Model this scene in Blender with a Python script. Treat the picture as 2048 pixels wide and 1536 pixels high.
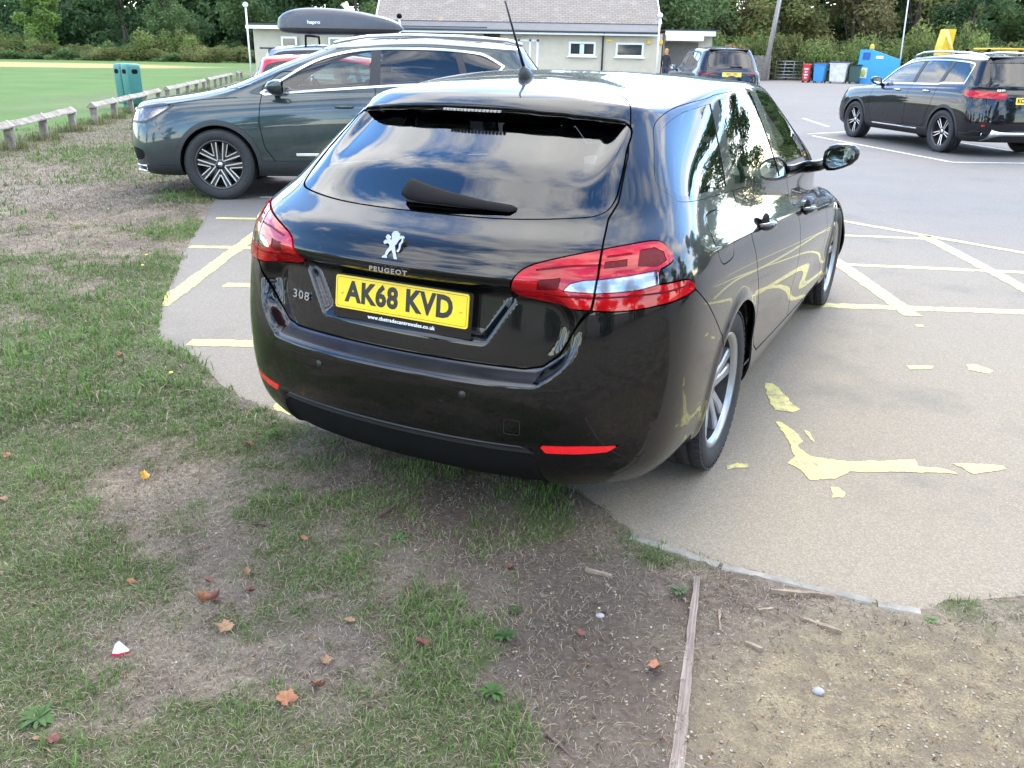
import bpy, math, random
import numpy as np
from math import radians, sin, cos, pi
from mathutils import Vector, Matrix, noise as mnoise

sc = bpy.context.scene
for o in list(bpy.data.objects): bpy.data.objects.remove(o)
# ---------------------------------------------------------------- camera, sky, sun, exposure
CAM_H, PITCH, ROLL = 1.5447, .3684, .0173
cam = bpy.data.cameras.new('camera'); cam_o = bpy.data.objects.new('camera', cam); sc.collection.objects.link(cam_o)
cam.sensor_fit = 'HORIZONTAL'; cam.sensor_width = 36.0; cam.lens = 1724.75/2048*36
cam.clip_start = .05; cam.clip_end = 2000
fw = Vector((0, cos(PITCH), -sin(PITCH))); rt = Vector((1, 0, 0)); up = rt.cross(fw)
R_ = rt*cos(ROLL)+up*sin(ROLL); U_ = up*cos(ROLL)-rt*sin(ROLL)
m = Matrix((R_, U_, -fw)).transposed().to_4x4(); m.translation = Vector((0, 0, CAM_H))
cam_o.matrix_world = m
sc.camera = cam_o

SUN_EL, SUN_AZ = radians(43), radians(20)          # azimuth measured from +Y towards +X
w = bpy.data.worlds.new('World'); sc.world = w; w.use_nodes = True
nt = w.node_tree; nt.nodes.clear(); L = nt.links.new
out = nt.nodes.new('ShaderNodeOutputWorld'); bg = nt.nodes.new('ShaderNodeBackground'); L(bg.outputs[0], out.inputs[0])
bg.inputs[1].default_value = .15
sky = nt.nodes.new('ShaderNodeTexSky'); sky.sky_type = 'NISHITA'; sky.sun_disc = False
sky.sun_elevation = SUN_EL; sky.sun_rotation = SUN_AZ; sky.air_density = 1.0; sky.dust_density = .3; sky.ozone_density = 3.0
# broken cumulus: noise on a flat cloud deck seen by direction
tc = nt.nodes.new('ShaderNodeTexCoord'); sep = nt.nodes.new('ShaderNodeSeparateXYZ'); L(tc.outputs['Generated'], sep.inputs[0])
def wm(op, a, b=None, clamp=False):
    n = nt.nodes.new('ShaderNodeMath'); n.operation = op; n.use_clamp = clamp
    for i, x in enumerate((a, b)):
        if x is None: continue
        if isinstance(x, (int, float)): n.inputs[i].default_value = x
        else: L(x, n.inputs[i])
    return n.outputs[0]
zz = wm('ADD', wm('MAXIMUM', sep.outputs[2], 0.0), .16)
cmb = nt.nodes.new('ShaderNodeCombineXYZ'); L(wm('DIVIDE', sep.outputs[0], zz), cmb.inputs[0]); L(wm('DIVIDE', sep.outputs[1], zz), cmb.inputs[1]); cmb.inputs[2].default_value = 3.7
nz = nt.nodes.new('ShaderNodeTexNoise'); nz.inputs['Scale'].default_value = 1.5; nz.inputs['Detail'].default_value = 9; nz.inputs['Roughness'].default_value = .58; nz.inputs['Distortion'].default_value = .35
L(cmb.outputs[0], nz.inputs['Vector'])
cr = nt.nodes.new('ShaderNodeValToRGB'); L(nz.outputs[0], cr.inputs[0])
cr.color_ramp.elements[0].position = .475; cr.color_ramp.elements[1].position = .565
nz2 = nt.nodes.new('ShaderNodeTexNoise'); nz2.inputs['Scale'].default_value = 2.6; nz2.inputs['Detail'].default_value = 6
L(cmb.outputs[0], nz2.inputs['Vector'])
cc = nt.nodes.new('ShaderNodeValToRGB'); L(nz2.outputs[0], cc.inputs[0])
cc.color_ramp.elements[0].position = .3; cc.color_ramp.elements[0].color = (5.2, 5.5, 6.0, 1); cc.color_ramp.elements[1].position = .7; cc.color_ramp.elements[1].color = (10.8, 10.7, 10.4, 1)
mx = nt.nodes.new('ShaderNodeMix'); mx.data_type = 'RGBA'
hs = nt.nodes.new('ShaderNodeHueSaturation'); hs.inputs['Saturation'].default_value = 1.2; hs.inputs['Value'].default_value = 1.5; L(sky.outputs[0], hs.inputs['Color'])
L(cr.outputs[0], mx.inputs[0]); L(hs.outputs[0], mx.inputs[6]); L(cc.outputs[0], mx.inputs[7]); L(mx.outputs[2], bg.inputs[0])

sun = bpy.data.lights.new('sun', 'SUN'); sun_o = bpy.data.objects.new('sun', sun); sc.collection.objects.link(sun_o)
sun.energy = .9; sun.angle = radians(25); sun.color = (1, .91, .79)
sd = Vector((sin(SUN_AZ)*cos(SUN_EL), cos(SUN_AZ)*cos(SUN_EL), sin(SUN_EL)))
sun_o.rotation_euler = sd.to_track_quat('Z', 'Y').to_euler(); sun_o.location = sd*60
sc.view_settings.view_transform = 'Standard'; sc.view_settings.look = 'None'; sc.view_settings.gamma = 1
sc.view_settings.exposure = 1.98; sc.view_settings.use_curve_mapping = False
# ---------------------------------------------------------------- helpers
rng = np.random.default_rng(7)
COL = sc.collection
def link(o, parent=None):
    COL.objects.link(o)
    if parent is not None: o.parent = parent
    return o
def tag(o, label=None, cat=None, group=None, kind=None):
    if label: o['label'] = label
    if cat: o['category'] = cat
    if group: o['group'] = group
    if kind: o['kind'] = kind
    return o
def empty(name, loc=(0, 0, 0), rz=0.0, label=None, cat=None, group=None):
    o = bpy.data.objects.new(name, None); o.location = loc; o.rotation_euler = (0, 0, rz); o.empty_display_size = .2
    return tag(link(o), label, cat, group)
def mesh_np(name, V, F, N=None, smooth=True):
    """V (n,3); F (m,k) int array of one polygon size, or list of such arrays"""
    Fs = F if isinstance(F, list) else [F]
    Fs = [np.asarray(f, np.int32) for f in Fs if len(f)]
    me = bpy.data.meshes.new(name); V = np.asarray(V, np.float32)
    me.vertices.add(len(V)); me.vertices.foreach_set('co', V.ravel())
    loops = np.concatenate([f.ravel() for f in Fs]); tot = np.concatenate([np.full(len(f), f.shape[1], np.int32) for f in Fs])
    me.loops.add(len(loops)); me.loops.foreach_set('vertex_index', loops)
    me.polygons.add(len(tot)); st = np.concatenate([[0], np.cumsum(tot)[:-1]]).astype(np.int32)
    me.polygons.foreach_set('loop_start', st); me.polygons.foreach_set('loop_total', tot)
    me.polygons.foreach_set('use_smooth', np.full(len(tot), bool(smooth)))
    me.update(calc_edges=True)
    if N is not None:
        N = np.asarray(N, float); N = N/np.maximum(np.linalg.norm(N, axis=1, keepdims=True), 1e-9)
        me.normals_split_custom_set_from_vertices(N.tolist())
    return me
def mobj(name, me, mat=None, parent=None, label=None, cat=None, group=None, kind=None):
    o = bpy.data.objects.new(name, me)
    if mat is not None and not me.materials: me.materials.append(mat)
    return tag(link(o, parent), label, cat, group, kind)
class MB:
    """collects simple solids into one mesh (polygons of any size)"""
    def __init__(s): s.v = []; s.f = []; s.sm = []
    def add(s, V, F, smooth=False):
        b = len(s.v); s.v += [tuple(map(float, p)) for p in V]; s.f += [tuple(int(i)+b for i in f) for f in F]; s.sm += [smooth]*len(F); return s
    def box(s, c, d, bev=0.0, rot=None):
        x, y, z = d[0]/2, d[1]/2, d[2]/2; b = min(bev, x*.49, y*.49, z*.49)
        if b <= 0:
            V = [(i*x, j*y, k*z) for i in (-1, 1) for j in (-1, 1) for k in (-1, 1)]
            F = [(0, 1, 3, 2), (4, 6, 7, 5), (0, 4, 5, 1), (2, 3, 7, 6), (0, 2, 6, 4), (1, 5, 7, 3)]
        else:
            V = []; ix = {}
            for i in (-1, 1):
                for j in (-1, 1):
                    for k in (-1, 1):
                        for a in range(3):
                            p = [i*(x-b), j*(y-b), k*(z-b)]; p[a] = (i*x, j*y, k*z)[a]; ix[(i, j, k, a)] = len(V); V.append(tuple(p))
            F = []
            for a in range(3):
                o1, o2 = [q for q in range(3) if q != a]
                for sg in (-1, 1):
                    q = []
                    for (p1, p2) in ((-1, -1), (1, -1), (1, 1), (-1, 1)):
                        t = [0, 0, 0]; t[a] = sg; t[o1] = p1; t[o2] = p2; q.append(ix[(t[0], t[1], t[2], a)])
                    if (sg > 0) != (a != 1): q = q[::-1]
                    F.append(tuple(q))
            for a in range(3):
                o1, o2 = [q for q in range(3) if q != a]
                for p1 in (-1, 1):
                    for p2 in (-1, 1):
                        t = [0, 0, 0]; t[o1] = p1; t[o2] = p2
                        lo = list(t); lo[a] = -1; hi = list(t); hi[a] = 1
                        F.append((ix[(*lo, o1)], ix[(*hi, o1)], ix[(*hi, o2)], ix[(*lo, o2)]))
            for i in (-1, 1):
                for j in (-1, 1):
                    for k in (-1, 1): F.append((ix[(i, j, k, 0)], ix[(i, j, k, 1)], ix[(i, j, k, 2)]))
        if rot is not None: V = [tuple(rot @ Vector(p)) for p in V]
        return s.add([(p[0]+c[0], p[1]+c[1], p[2]+c[2]) for p in V], F)
    def tube(s, pts, r, n=8, cap=True, smooth=True):
        pts = [Vector(p) for p in pts]; rr = r if isinstance(r, (list, tuple)) else [r]*len(pts); V = []; F = []
        prev = None
        for i, p in enumerate(pts):
            t = (pts[min(i+1, len(pts)-1)]-pts[max(i-1, 0)]).normalized()
            a = Vector((0, 0, 1)) if abs(t.z) < .9 else Vector((1, 0, 0))
            if prev is not None: a = prev
            b = t.cross(a).normalized(); a = b.cross(t).normalized(); prev = a
            V += [tuple(p+(a*cos(2*pi*k/n)+b*sin(2*pi*k/n))*rr[i]) for k in range(n)]
        for i in range(len(pts)-1):
            for k in range(n): F.append((i*n+k, i*n+(k+1) % n, (i+1)*n+(k+1) % n, (i+1)*n+k))
        s.add(V, F, smooth)
        if cap:
            b = len(s.v)-len(V); s.f.append(tuple(b+k for k in range(n))[::-1]); s.f.append(tuple(b+(len(pts)-1)*n+k for k in range(n))); s.sm += [False, False]
        return s
    def prism(s, poly, z0, z1, M=None):
        """polygon (x,y) extruded between z0 and z1; M maps to the target frame"""
        n = len(poly); V = [(x, y, z0) for x, y in poly]+[(x, y, z1) for x, y in poly]
        if M is not None: V = [tuple(M @ Vector(p)) for p in V]
        F = [tuple(range(n))[::-1], tuple(range(n, 2*n))]+[(i, (i+1) % n, n+(i+1) % n, n+i) for i in range(n)]
        return s.add(V, F)
    def lathe(s, prof, n=32, M=None, smooth=True, closed=False):
        """profile [(r, z)] about z"""
        k = len(prof); V = []; F = []
        for i in range(n):
            a = 2*pi*i/n; V += [(r*cos(a), r*sin(a), z) for r, z in prof]
        for i in range(n):
            j = (i+1) % n
            for q in range(k if closed else k-1):
                q2 = (q+1) % k; F.append((i*k+q, j*k+q, j*k+q2, i*k+q2))
        if M is not None: V = [tuple(M @ Vector(p)) for p in V]
        return s.add(V, F, smooth)
    def mesh(s, name):
        me = bpy.data.meshes.new(name); me.from_pydata(s.v, [], s.f); me.polygons.foreach_set('use_smooth', s.sm); me.update(); return me
    def obj(s, name, mat, parent=None, **k): return mobj(name, s.mesh(name), mat, parent, **k)
def copy_tree(o, parent=None):
    c = o.copy(); link(c)
    if parent is not None: c.parent = parent; c.matrix_parent_inverse = o.matrix_parent_inverse.copy()
    for ch in [x for x in bpy.data.objects if x.parent == o]: copy_tree(ch, c)
    return c
# ---- materials
def new_mat(name):
    m = bpy.data.materials.new(name); m.use_nodes = True; n = m.node_tree.nodes
    return m, m.node_tree, n['Principled BSDF']
def nd(t, kind, **k):
    n = t.nodes.new(kind)
    for a, b in k.items(): setattr(n, a, b)
    return n
def noise_node(t, scale, detail=4, rough=.55, coord='Object', dist=0.0):
    tc = nd(t, 'ShaderNodeTexCoord'); n = nd(t, 'ShaderNodeTexNoise')
    n.inputs['Scale'].default_value = scale; n.inputs['Detail'].default_value = detail; n.inputs['Roughness'].default_value = rough; n.inputs['Distortion'].default_value = dist
    t.links.new(tc.outputs[coord], n.inputs['Vector']); return n
def ramp(t, src, stops):
    r = nd(t, 'ShaderNodeValToRGB'); e = r.color_ramp.elements
    while len(e) < len(stops): e.new(.5)
    for x, (p, c) in zip(e, stops): x.position = p; x.color = (*c, 1) if len(c) == 3 else c
    t.links.new(src, r.inputs[0]); return r
def bump(t, src, b, strength=.3, dist=.02):
    n = nd(t, 'ShaderNodeBump'); n.inputs['Strength'].default_value = strength; n.inputs['Distance'].default_value = dist
    t.links.new(src, n.inputs['Height']); t.links.new(n.outputs[0], b.inputs['Normal']); return n
def simple(name, col, rough=.6, metal=0.0, coat=0.0, var=.12, scale=8, bmp=0.0, bdist=.004, spec=.5, coord='Object', coat_rough=.03, rvar=.0):
    m, t, b = new_mat(name)
    b.inputs['Roughness'].default_value = rough; b.inputs['Metallic'].default_value = metal; b.inputs['Coat Weight'].default_value = coat; b.inputs['Coat Roughness'].default_value = coat_rough
    b.inputs['Specular IOR Level'].default_value = spec
    n = noise_node(t, scale, 5, .6, coord)
    c = np.array(col); r = ramp(t, n.outputs[0], [(.3, tuple(np.clip(c*(1-var), 0, 1))), (.7, tuple(np.clip(c*(1+var), 0, 1)))])
    t.links.new(r.outputs[0], b.inputs['Base Color'])
    if rvar:
        mr = nd(t, 'ShaderNodeMapRange'); mr.inputs[3].default_value = max(0, rough-rvar); mr.inputs[4].default_value = rough+rvar
        mr.inputs[1].default_value = .3; mr.inputs[2].default_value = .7
        t.links.new(n.outputs[0], mr.inputs[0]); t.links.new(mr.outputs[0], b.inputs['Roughness'])
    if bmp:
        n2 = noise_node(t, scale*6, 6, .6, coord); bump(t, n2.outputs[0], b, bmp, bdist)
    return m
def car_paint(name, col, metal=.0, rough=.3, dust=.02):
    m, t, b = new_mat(name)
    b.inputs['Metallic'].default_value = metal; b.inputs['Coat Weight'].default_value = 1; b.inputs['Coat Roughness'].default_value = .012; b.inputs['Coat IOR'].default_value = 1.5; b.inputs['Specular IOR Level'].default_value = .08
    n = noise_node(t, 3, 6, .65)
    # dust settles on faces that look up and near the sill
    r = ramp(t, n.outputs[0], [(.35, col), (.75, tuple(x+dust*y for x, y in zip(col, (1, .95, .85))))])
    t.links.new(r.outputs[0], b.inputs['Base Color']); b.inputs['Roughness'].default_value = rough
    n2 = noise_node(t, 900, 2, .5); mr = nd(t, 'ShaderNodeMapRange'); mr.inputs[3].default_value = .008; mr.inputs[4].default_value = .03
    t.links.new(n.outputs[0], mr.inputs[0]); t.links.new(mr.outputs[0], b.inputs['Coat Roughness'])
    return m
def glass_mat(name, tint, ior=1.52, rough=0.0):
    m = bpy.data.materials.new(name); m.use_nodes = True; t = m.node_tree; t.nodes.clear()
    o = nd(t, 'ShaderNodeOutputMaterial'); mx = nd(t, 'ShaderNodeMixShader'); tr = nd(t, 'ShaderNodeBsdfTransparent'); gl = nd(t, 'ShaderNodeBsdfGlossy'); fr = nd(t, 'ShaderNodeFresnel')
    fr.inputs[0].default_value = ior; tr.inputs[0].default_value = (*tint, 1); gl.inputs['Roughness'].default_value = rough
    n = noise_node(t, 5, 4); mr = nd(t, 'ShaderNodeMapRange'); mr.inputs[3].default_value = rough; mr.inputs[4].default_value = rough+.02
    t.links.new(n.outputs[0], mr.inputs[0]); t.links.new(mr.outputs[0], gl.inputs['Roughness'])
    # both faces of the pane reflect
    k = nd(t, 'ShaderNodeMath', operation='MULTIPLY'); k.inputs[1].default_value = 1.75; k.use_clamp = True
    t.links.new(fr.outputs[0], k.inputs[0]); t.links.new(k.outputs[0], mx.inputs[0])
    t.links.new(tr.outputs[0], mx.inputs[1]); t.links.new(gl.outputs[0], mx.inputs[2]); t.links.new(mx.outputs[0], o.inputs[0])
    return m
def text_mesh(s, size, depth=.002, sx=1.0, bold=0.0, spacing=1.0, align='CENTER'):
    """text in the x/y plane, extruded in z, centred; returns (V, faces)"""
    c = bpy.data.curves.new('lettering', 'FONT'); c.body = s; c.size = size; c.extrude = depth; c.offset = bold; c.align_x = align; c.align_y = 'CENTER'; c.space_character = spacing; c.resolution_u = 3
    o = bpy.data.objects.new('lettering', c); COL.objects.link(o); bpy.context.view_layer.update()
    me = o.evaluated_get(bpy.context.evaluated_depsgraph_get()).to_mesh()
    V = [(v.co.x*sx, v.co.y, v.co.z) for v in me.vertices]; F = [tuple(p.vertices) for p in me.polygons]
    o.evaluated_get(bpy.context.evaluated_depsgraph_get()).to_mesh_clear()
    bpy.data.objects.remove(o); bpy.data.curves.remove(c)
    return V, F
def put_fit(name, s, w, h, M, mat, parent, depth=.0006, bold=.0, spacing=1.0):
    V, F = text_mesh(s, .1, depth, 1.0, bold, spacing); A = np.array(V); lo, hi = A.min(0), A.max(0); c = (lo+hi)/2
    A[:, 0] = (A[:, 0]-c[0])*w/(hi[0]-lo[0]); A[:, 1] = (A[:, 1]-c[1])*h/(hi[1]-lo[1]); b = MB(); b.add([tuple(M @ Vector(p)) for p in A], F); return b.obj(name, mat, parent)
def put_text(name, s, size, M, mat, parent, **k):
    V, F = text_mesh(s, size, **k); b = MB(); b.add([tuple(M @ Vector(p)) for p in V], F); return b.obj(name, mat, parent)
# ---------------------------------------------------------------- car body toolkit (pure numpy)
def bs_basis(t):
    return np.stack([(1-t)**3, 3*t**3-6*t**2+4, -3*t**3+3*t**2+3*t+1, t**3], -1)/6.0
def bs_eval_axis(P, ts):
    """uniform cubic B-spline along axis 0 of P (already padded by one each end), ts in [0, n-3]"""
    i = np.clip(ts.astype(int), 0, P.shape[0]-4); b = bs_basis(ts-i)
    return sum(b[:, k].reshape((-1,)+(1,)*(P.ndim-1))*P[i+k] for k in range(4))
MIR = np.array([1, -1, 1.0])
def pad_u(P):   # P[row, col, 3]; mirror across the centre plane at both ends (rear centre, front centre)
    return np.concatenate([P[:, 1:2]*MIR, P, P[:, -2:-1]*MIR], 1)
def pad_v(P):   # bottom: extrapolate; top row is the roof spine: mirror
    return np.concatenate([2*P[0:1]-P[1:2], P, P[-2:-1]*MIR], 0)
def surf(P, u, v):
    Q = pad_v(pad_u(P))
    A = bs_eval_axis(Q, v)                        # (nv, cols+2, 3)
    return bs_eval_axis(A.transpose(1, 0, 2), u).transpose(1, 0, 2)   # (nv, nu, 3)
def sharpen(P, k=3):
    """move the control points so that the surface nearly passes through the given points"""
    T = P.copy(); Q = P.copy()
    nu = P.shape[1]; nv = P.shape[0]
    for _ in range(k):
        S = surf(Q, np.arange(nu, dtype=float), np.arange(nv, dtype=float))
        Q = Q+(T-S)*.7
    return Q
RY = np.array([0, .345, .585, .775, .915, 1.0]); RX = np.array([0, .04, .135, .29, .55, 1.0])
def net(rows, nmid=5):
    """rows: dicts xr,zr (rear centre), dr (corner depth), w / wr / wf (half widths: mid, rear, front),
       zs (side heights rear..front), xf,zf,df (front centre)"""
    out = []
    for r in rows:
        wr = r.get('wr', r['w']); wf = r.get('wf', r['w']); w = r['w']
        zs = r['zs']; pts = []
        for a, b in zip(RY, RX):
            pts.append((r['xr']+b*r['dr'], a*wr, r['zr']+(zs[0]-r['zr'])*min(1, b*1.15)))
        x0 = r['xr']+r['dr']; x1 = r['xf']-r['df']
        for k in range(1, nmid+1):
            t = k/(nmid+1); x = x0+(x1-x0)*t
            yy = wr+(w-wr)*(1-(1-min(1, t*2))**2) if t < .5 else w+(wf-w)*(2*t-1)**2
            pts.append((x, yy, np.interp(t, np.linspace(0, 1, len(zs)), zs)))
        for a, b in zip(RY[::-1], RX[::-1]):
            pts.append((r['xf']-b*r['df'], a*wf, r['zf']+(zs[-1]-r['zf'])*min(1, b*1.15)))
        out.append(pts)
    return np.array(out, float)
def dense(P, step_u, step_v, u_rng=None):
    nv0, nu0 = P.shape[:2]
    uu = np.linspace(0, nu0-1, 600); vv = np.linspace(0, nv0-1, 400)
    S = surf(P, uu, vv)
    lu = np.median(np.linalg.norm(np.diff(S[60:300], axis=1), axis=2), axis=0); lv = np.median(np.linalg.norm(np.diff(S[:, 60:450], axis=0), axis=2), axis=1)
    lu = np.maximum(lu, .003); lv = np.maximum(lv, .0015)
    cu = np.concatenate([[0], np.cumsum(lu)]); cv = np.concatenate([[0], np.cumsum(lv)])
    nu = int(cu[-1]/step_u)+1; nv = int(cv[-1]/step_v)+1
    u = np.interp(np.linspace(0, cu[-1], nu), cu, uu); v = np.interp(np.linspace(0, cv[-1], nv), cv, vv)
    return surf(P, u, v), u, v, np.interp(u, uu, cu)
def grid_normals(S):
    du = np.gradient(S, axis=1); dv = np.gradient(S, axis=0)
    n = np.cross(dv, du)
    l = np.linalg.norm(n, axis=2, keepdims=True); n = n/np.maximum(l, 1e-12)
    bad = l[..., 0] < 1e-9
    n[bad] = (0, 0, 1)
    return n
def grid_mesh(S, N, attrs):
    nv, nu = S.shape[:2]; idx = np.arange(nv*nu).reshape(nv, nu)
    a, b, c, d = idx[:-1, :-1].ravel(), idx[:-1, 1:].ravel(), idx[1:, 1:].ravel(), idx[1:, :-1].ravel()
    T = np.concatenate([np.stack([a, c, b], 1), np.stack([a, d, c], 1)])
    return dict(V=S.reshape(-1, 3), N=N.reshape(-1, 3), T=T, A={k: x.reshape(-1) for k, x in attrs.items()})
def clip(M, d, keep_neg=True):
    """keep the part of the mesh where d < 0 (d: per-vertex signed distance)"""
    if not keep_neg: d = -d
    V, N, T, A = M['V'], M['N'], M['T'], M['A']
    ins = d < 0; cnt = ins[T].sum(1)
    full = T[cnt == 3]; part = T[(cnt == 1) | (cnt == 2)]
    if len(part):
        one = ins[part].sum(1) == 1
        odd = np.where(one[:, None], ins[part], ~ins[part]).argmax(1)   # the vertex that differs
        r = np.arange(len(part)); p0 = part[r, odd]; p1 = part[r, (odd+1) % 3]; p2 = part[r, (odd+2) % 3]
        e = np.concatenate([np.stack([p0, p1], 1), np.stack([p0, p2], 1)]); es = np.sort(e, 1)
        uq, inv = np.unique(es, axis=0, return_inverse=True); inv = inv.reshape(-1)
        da, db = d[uq[:, 0]], d[uq[:, 1]]; t = (da/(da-db))
        n0 = len(V); mixv = lambda X: (X[uq[:, 0]].T*(1-t)+X[uq[:, 1]].T*t).T
        V = np.concatenate([V, mixv(V)]); N = np.concatenate([N, mixv(N)]); A = {k: np.concatenate([x, mixv(x)]) for k, x in A.items()}
        m = len(part); q1 = n0+inv[:m]; q2 = n0+inv[m:]
        t1 = np.stack([p0, q1, q2], 1)[one]
        o2 = ~one
        t2 = np.stack([q1, p1, p2], 1)[o2]; t3 = np.stack([q1, p2, q2], 1)[o2]
        T = np.concatenate([full, t1, t2, t3])
    else: T = full
    used = np.unique(T); rm = np.full(len(V), -1); rm[used] = np.arange(len(used))
    return dict(V=V[used], N=N[used], T=rm[T], A={k: x[used] for k, x in A.items()})
def subdivide(M):
    """split every triangle in four"""
    V, N, T, A = M['V'], M['N'], M['T'], M['A']; E = np.sort(np.concatenate([T[:, [0, 1]], T[:, [1, 2]], T[:, [2, 0]]]), 1)
    uq, inv = np.unique(E, axis=0, return_inverse=True); inv = inv.reshape(-1)+len(V); m = len(T); a, b, c = inv[:m], inv[m:2*m], inv[2*m:]
    mid = lambda X: np.concatenate([X, (X[uq[:, 0]]+X[uq[:, 1]])/2]); t0, t1, t2 = T.T
    return dict(V=mid(V), N=mid(N), T=np.concatenate([np.stack(q, 1) for q in ((t0, a, c), (a, t1, b), (c, b, t2), (a, b, c))]), A={k: mid(x) for k, x in A.items()})
def sd_poly(px, py, poly, rad=0.0):
    """signed distance to a closed polygon (negative inside); rad rounds the corners"""
    P = np.asarray(poly, float)
    d2 = np.full(px.shape, 1e9); s = np.zeros(px.shape, bool)
    for (ax, ay), (bx, by) in zip(P, np.roll(P, -1, 0)):
        ex, ey = bx-ax, by-ay; wx, wy = px-ax, py-ay
        t = np.clip((wx*ex+wy*ey)/(ex*ex+ey*ey+1e-12), 0, 1)
        d2 = np.minimum(d2, (wx-ex*t)**2+(wy-ey*t)**2)
        c = ((ay > py) != (by > py)) & (px < (bx-ax)*(py-ay)/(by-ay+1e-15)+ax); s ^= c
    return np.where(s, -1, 1)*np.sqrt(d2)-rad
def sd_line(px, py, pts):
    P = np.asarray(pts, float); d2 = np.full(px.shape, 1e9)
    for (ax, ay), (bx, by) in zip(P[:-1], P[1:]):
        ex, ey = bx-ax, by-ay; wx, wy = px-ax, py-ay
        t = np.clip((wx*ex+wy*ey)/(ex*ex+ey*ey+1e-12), 0, 1)
        d2 = np.minimum(d2, (wx-ex*t)**2+(wy-ey*t)**2)
    return np.sqrt(d2)
def smooth_poly(pts, n=6, closed=True, sharp=()):
    """Catmull-Rom through the points; indices in sharp stay corners"""
    P = np.asarray(pts, float); m = len(P); out = []
    for i in range(m if closed else m-1):
        p1, p2 = P[i], P[(i+1) % m]
        p0 = P[(i-1) % m] if (closed or i > 0) else p1
        p3 = P[(i+2) % m] if (closed or i < m-2) else p2
        if i in sharp: p0 = p1
        if (i+1) % m in sharp: p3 = p2
        for k in range(n):
            t = k/n
            out.append(.5*((2*p1)+(-p0+p2)*t+(2*p0-5*p1+4*p2-p3)*t*t+(-p0+3*p1-3*p2+p3)*t**3))
    if not closed: out.append(P[-1])
    return np.array(out)
def sstep(a, b, x):
    t = np.clip((x-a)/(b-a), 0, 1); return t*t*(3-2*t)
def smin(a, b, k):
    h = np.clip(.5+.5*(b-a)/k, 0, 1); return b*(1-h)+a*h-k*h*(1-h)
def smax(a, b, k): return -smin(-a, -b, k)
# ---------------------------------------------------------------- car materials, wheels, generic body builder
M_TYRE = simple('tyre_rubber', (.018, .018, .019), .75, var=.35, scale=30, bmp=.4, bdist=.001)
M_PLASTIC = simple('black_plastic', (.016, .016, .017), .45, var=.2, scale=40, bmp=.15, bdist=.0005)
M_DARK = simple('dark_void', (.005, .005, .005), .8, var=.2, spec=.12)
M_CHROME = simple('chrome', (.62, .63, .66), .16, 1.0, var=.03)
M_SATIN = simple('satin_aluminium', (.72, .73, .75), .28, 1.0, var=.04)
M_ALLOY = simple('silver_alloy_paint', (.30, .31, .33), .34, .6, coat=.6, var=.06, scale=14)
M_ALLOYDK = simple('dark_alloy_paint', (.022, .022, .025), .35, .3, coat=.5, var=.1)
M_BRAKE = simple('brake_disc_steel', (.06, .055, .05), .5, .6, var=.3, scale=20)
M_GLASS = glass_mat('car_glass_green_tint', (.62, .72, .68)); M_PRIV = glass_mat('car_glass_dark_tint', (.10, .11, .12)); M_REARGL = glass_mat('car_glass_rear', (.26, .28, .30))
M_LENSCLEAR = glass_mat('clear_lamp_lens', (.92, .92, .93))
M_CABIN = simple('cabin_fabric', (.03, .03, .033), .85, var=.3, scale=30); M_CABINGREY = simple('cabin_plastic_grey', (.10, .10, .105), .6, var=.15)
M_MIRROR = simple('mirror_glass', (.8, .82, .83), .02, 1.0, var=.01)
M_YELLOW = simple('number_plate_yellow', (.80, .55, .015), .22, coat=.5, var=.05, scale=20)
M_BLACKINK = simple('black_lettering', (.008, .008, .008), .4); M_WHITEINK = simple('white_lettering', (.75, .75, .74), .5, var=.03)
M_LAMPIN = simple('lamp_reflector', (.55, .52, .52), .18, .75, var=.15, scale=60)
def ribbed_red():
    m, t, b = new_mat('lamp_red_reflector'); tc = nd(t, 'ShaderNodeTexCoord'); w_ = nd(t, 'ShaderNodeTexWave'); w_.bands_direction = 'Z'; w_.inputs['Scale'].default_value = 22; w_.inputs['Distortion'].default_value = .6; t.links.new(tc.outputs['Object'], w_.inputs[0])
    r = ramp(t, w_.outputs[0], [(.2, (.28, .006, .008)), (.75, (.80, .03, .035))]); t.links.new(r.outputs[0], b.inputs['Base Color']); b.inputs['Roughness'].default_value = .25; bump(t, w_.outputs[0], b, .6, .004); return m
M_LAMPINR = ribbed_red()
def lens_red(name, col):
    m, t, b = new_mat(name)
    b.inputs['Roughness'].default_value = .04; b.inputs['Coat Weight'].default_value = 1; b.inputs['Coat Roughness'].default_value = .01
    b.inputs['Transmission Weight'].default_value = .55; b.inputs['IOR'].default_value = 1.08
    n = noise_node(t, 16, 3); r = ramp(t, n.outputs[0], [(.35, tuple(np.array(col)*.8)), (.65, tuple(np.clip(np.array(col)*1.15, 0, 1)))]); t.links.new(r.outputs[0], b.inputs['Base Color'])
    return m
M_LENSRED = lens_red('red_lamp_lens', (.62, .006, .014)); M_LENSDEEP = lens_red('deep_red_lamp_lens', (.20, .003, .006))
M_POCKET = simple('dark_red_lamp_pocket', (.10, .002, .005), .45, coat=0, var=.4, scale=90, spec=.2)
M_BADGE = simple('badge_chrome', (.27, .275, .30), .22, 1.0, var=.05)
M_REFLECTOR = simple('red_reflector', (.75, .01, .015), .15, coat=1, var=.1, scale=120)

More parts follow.
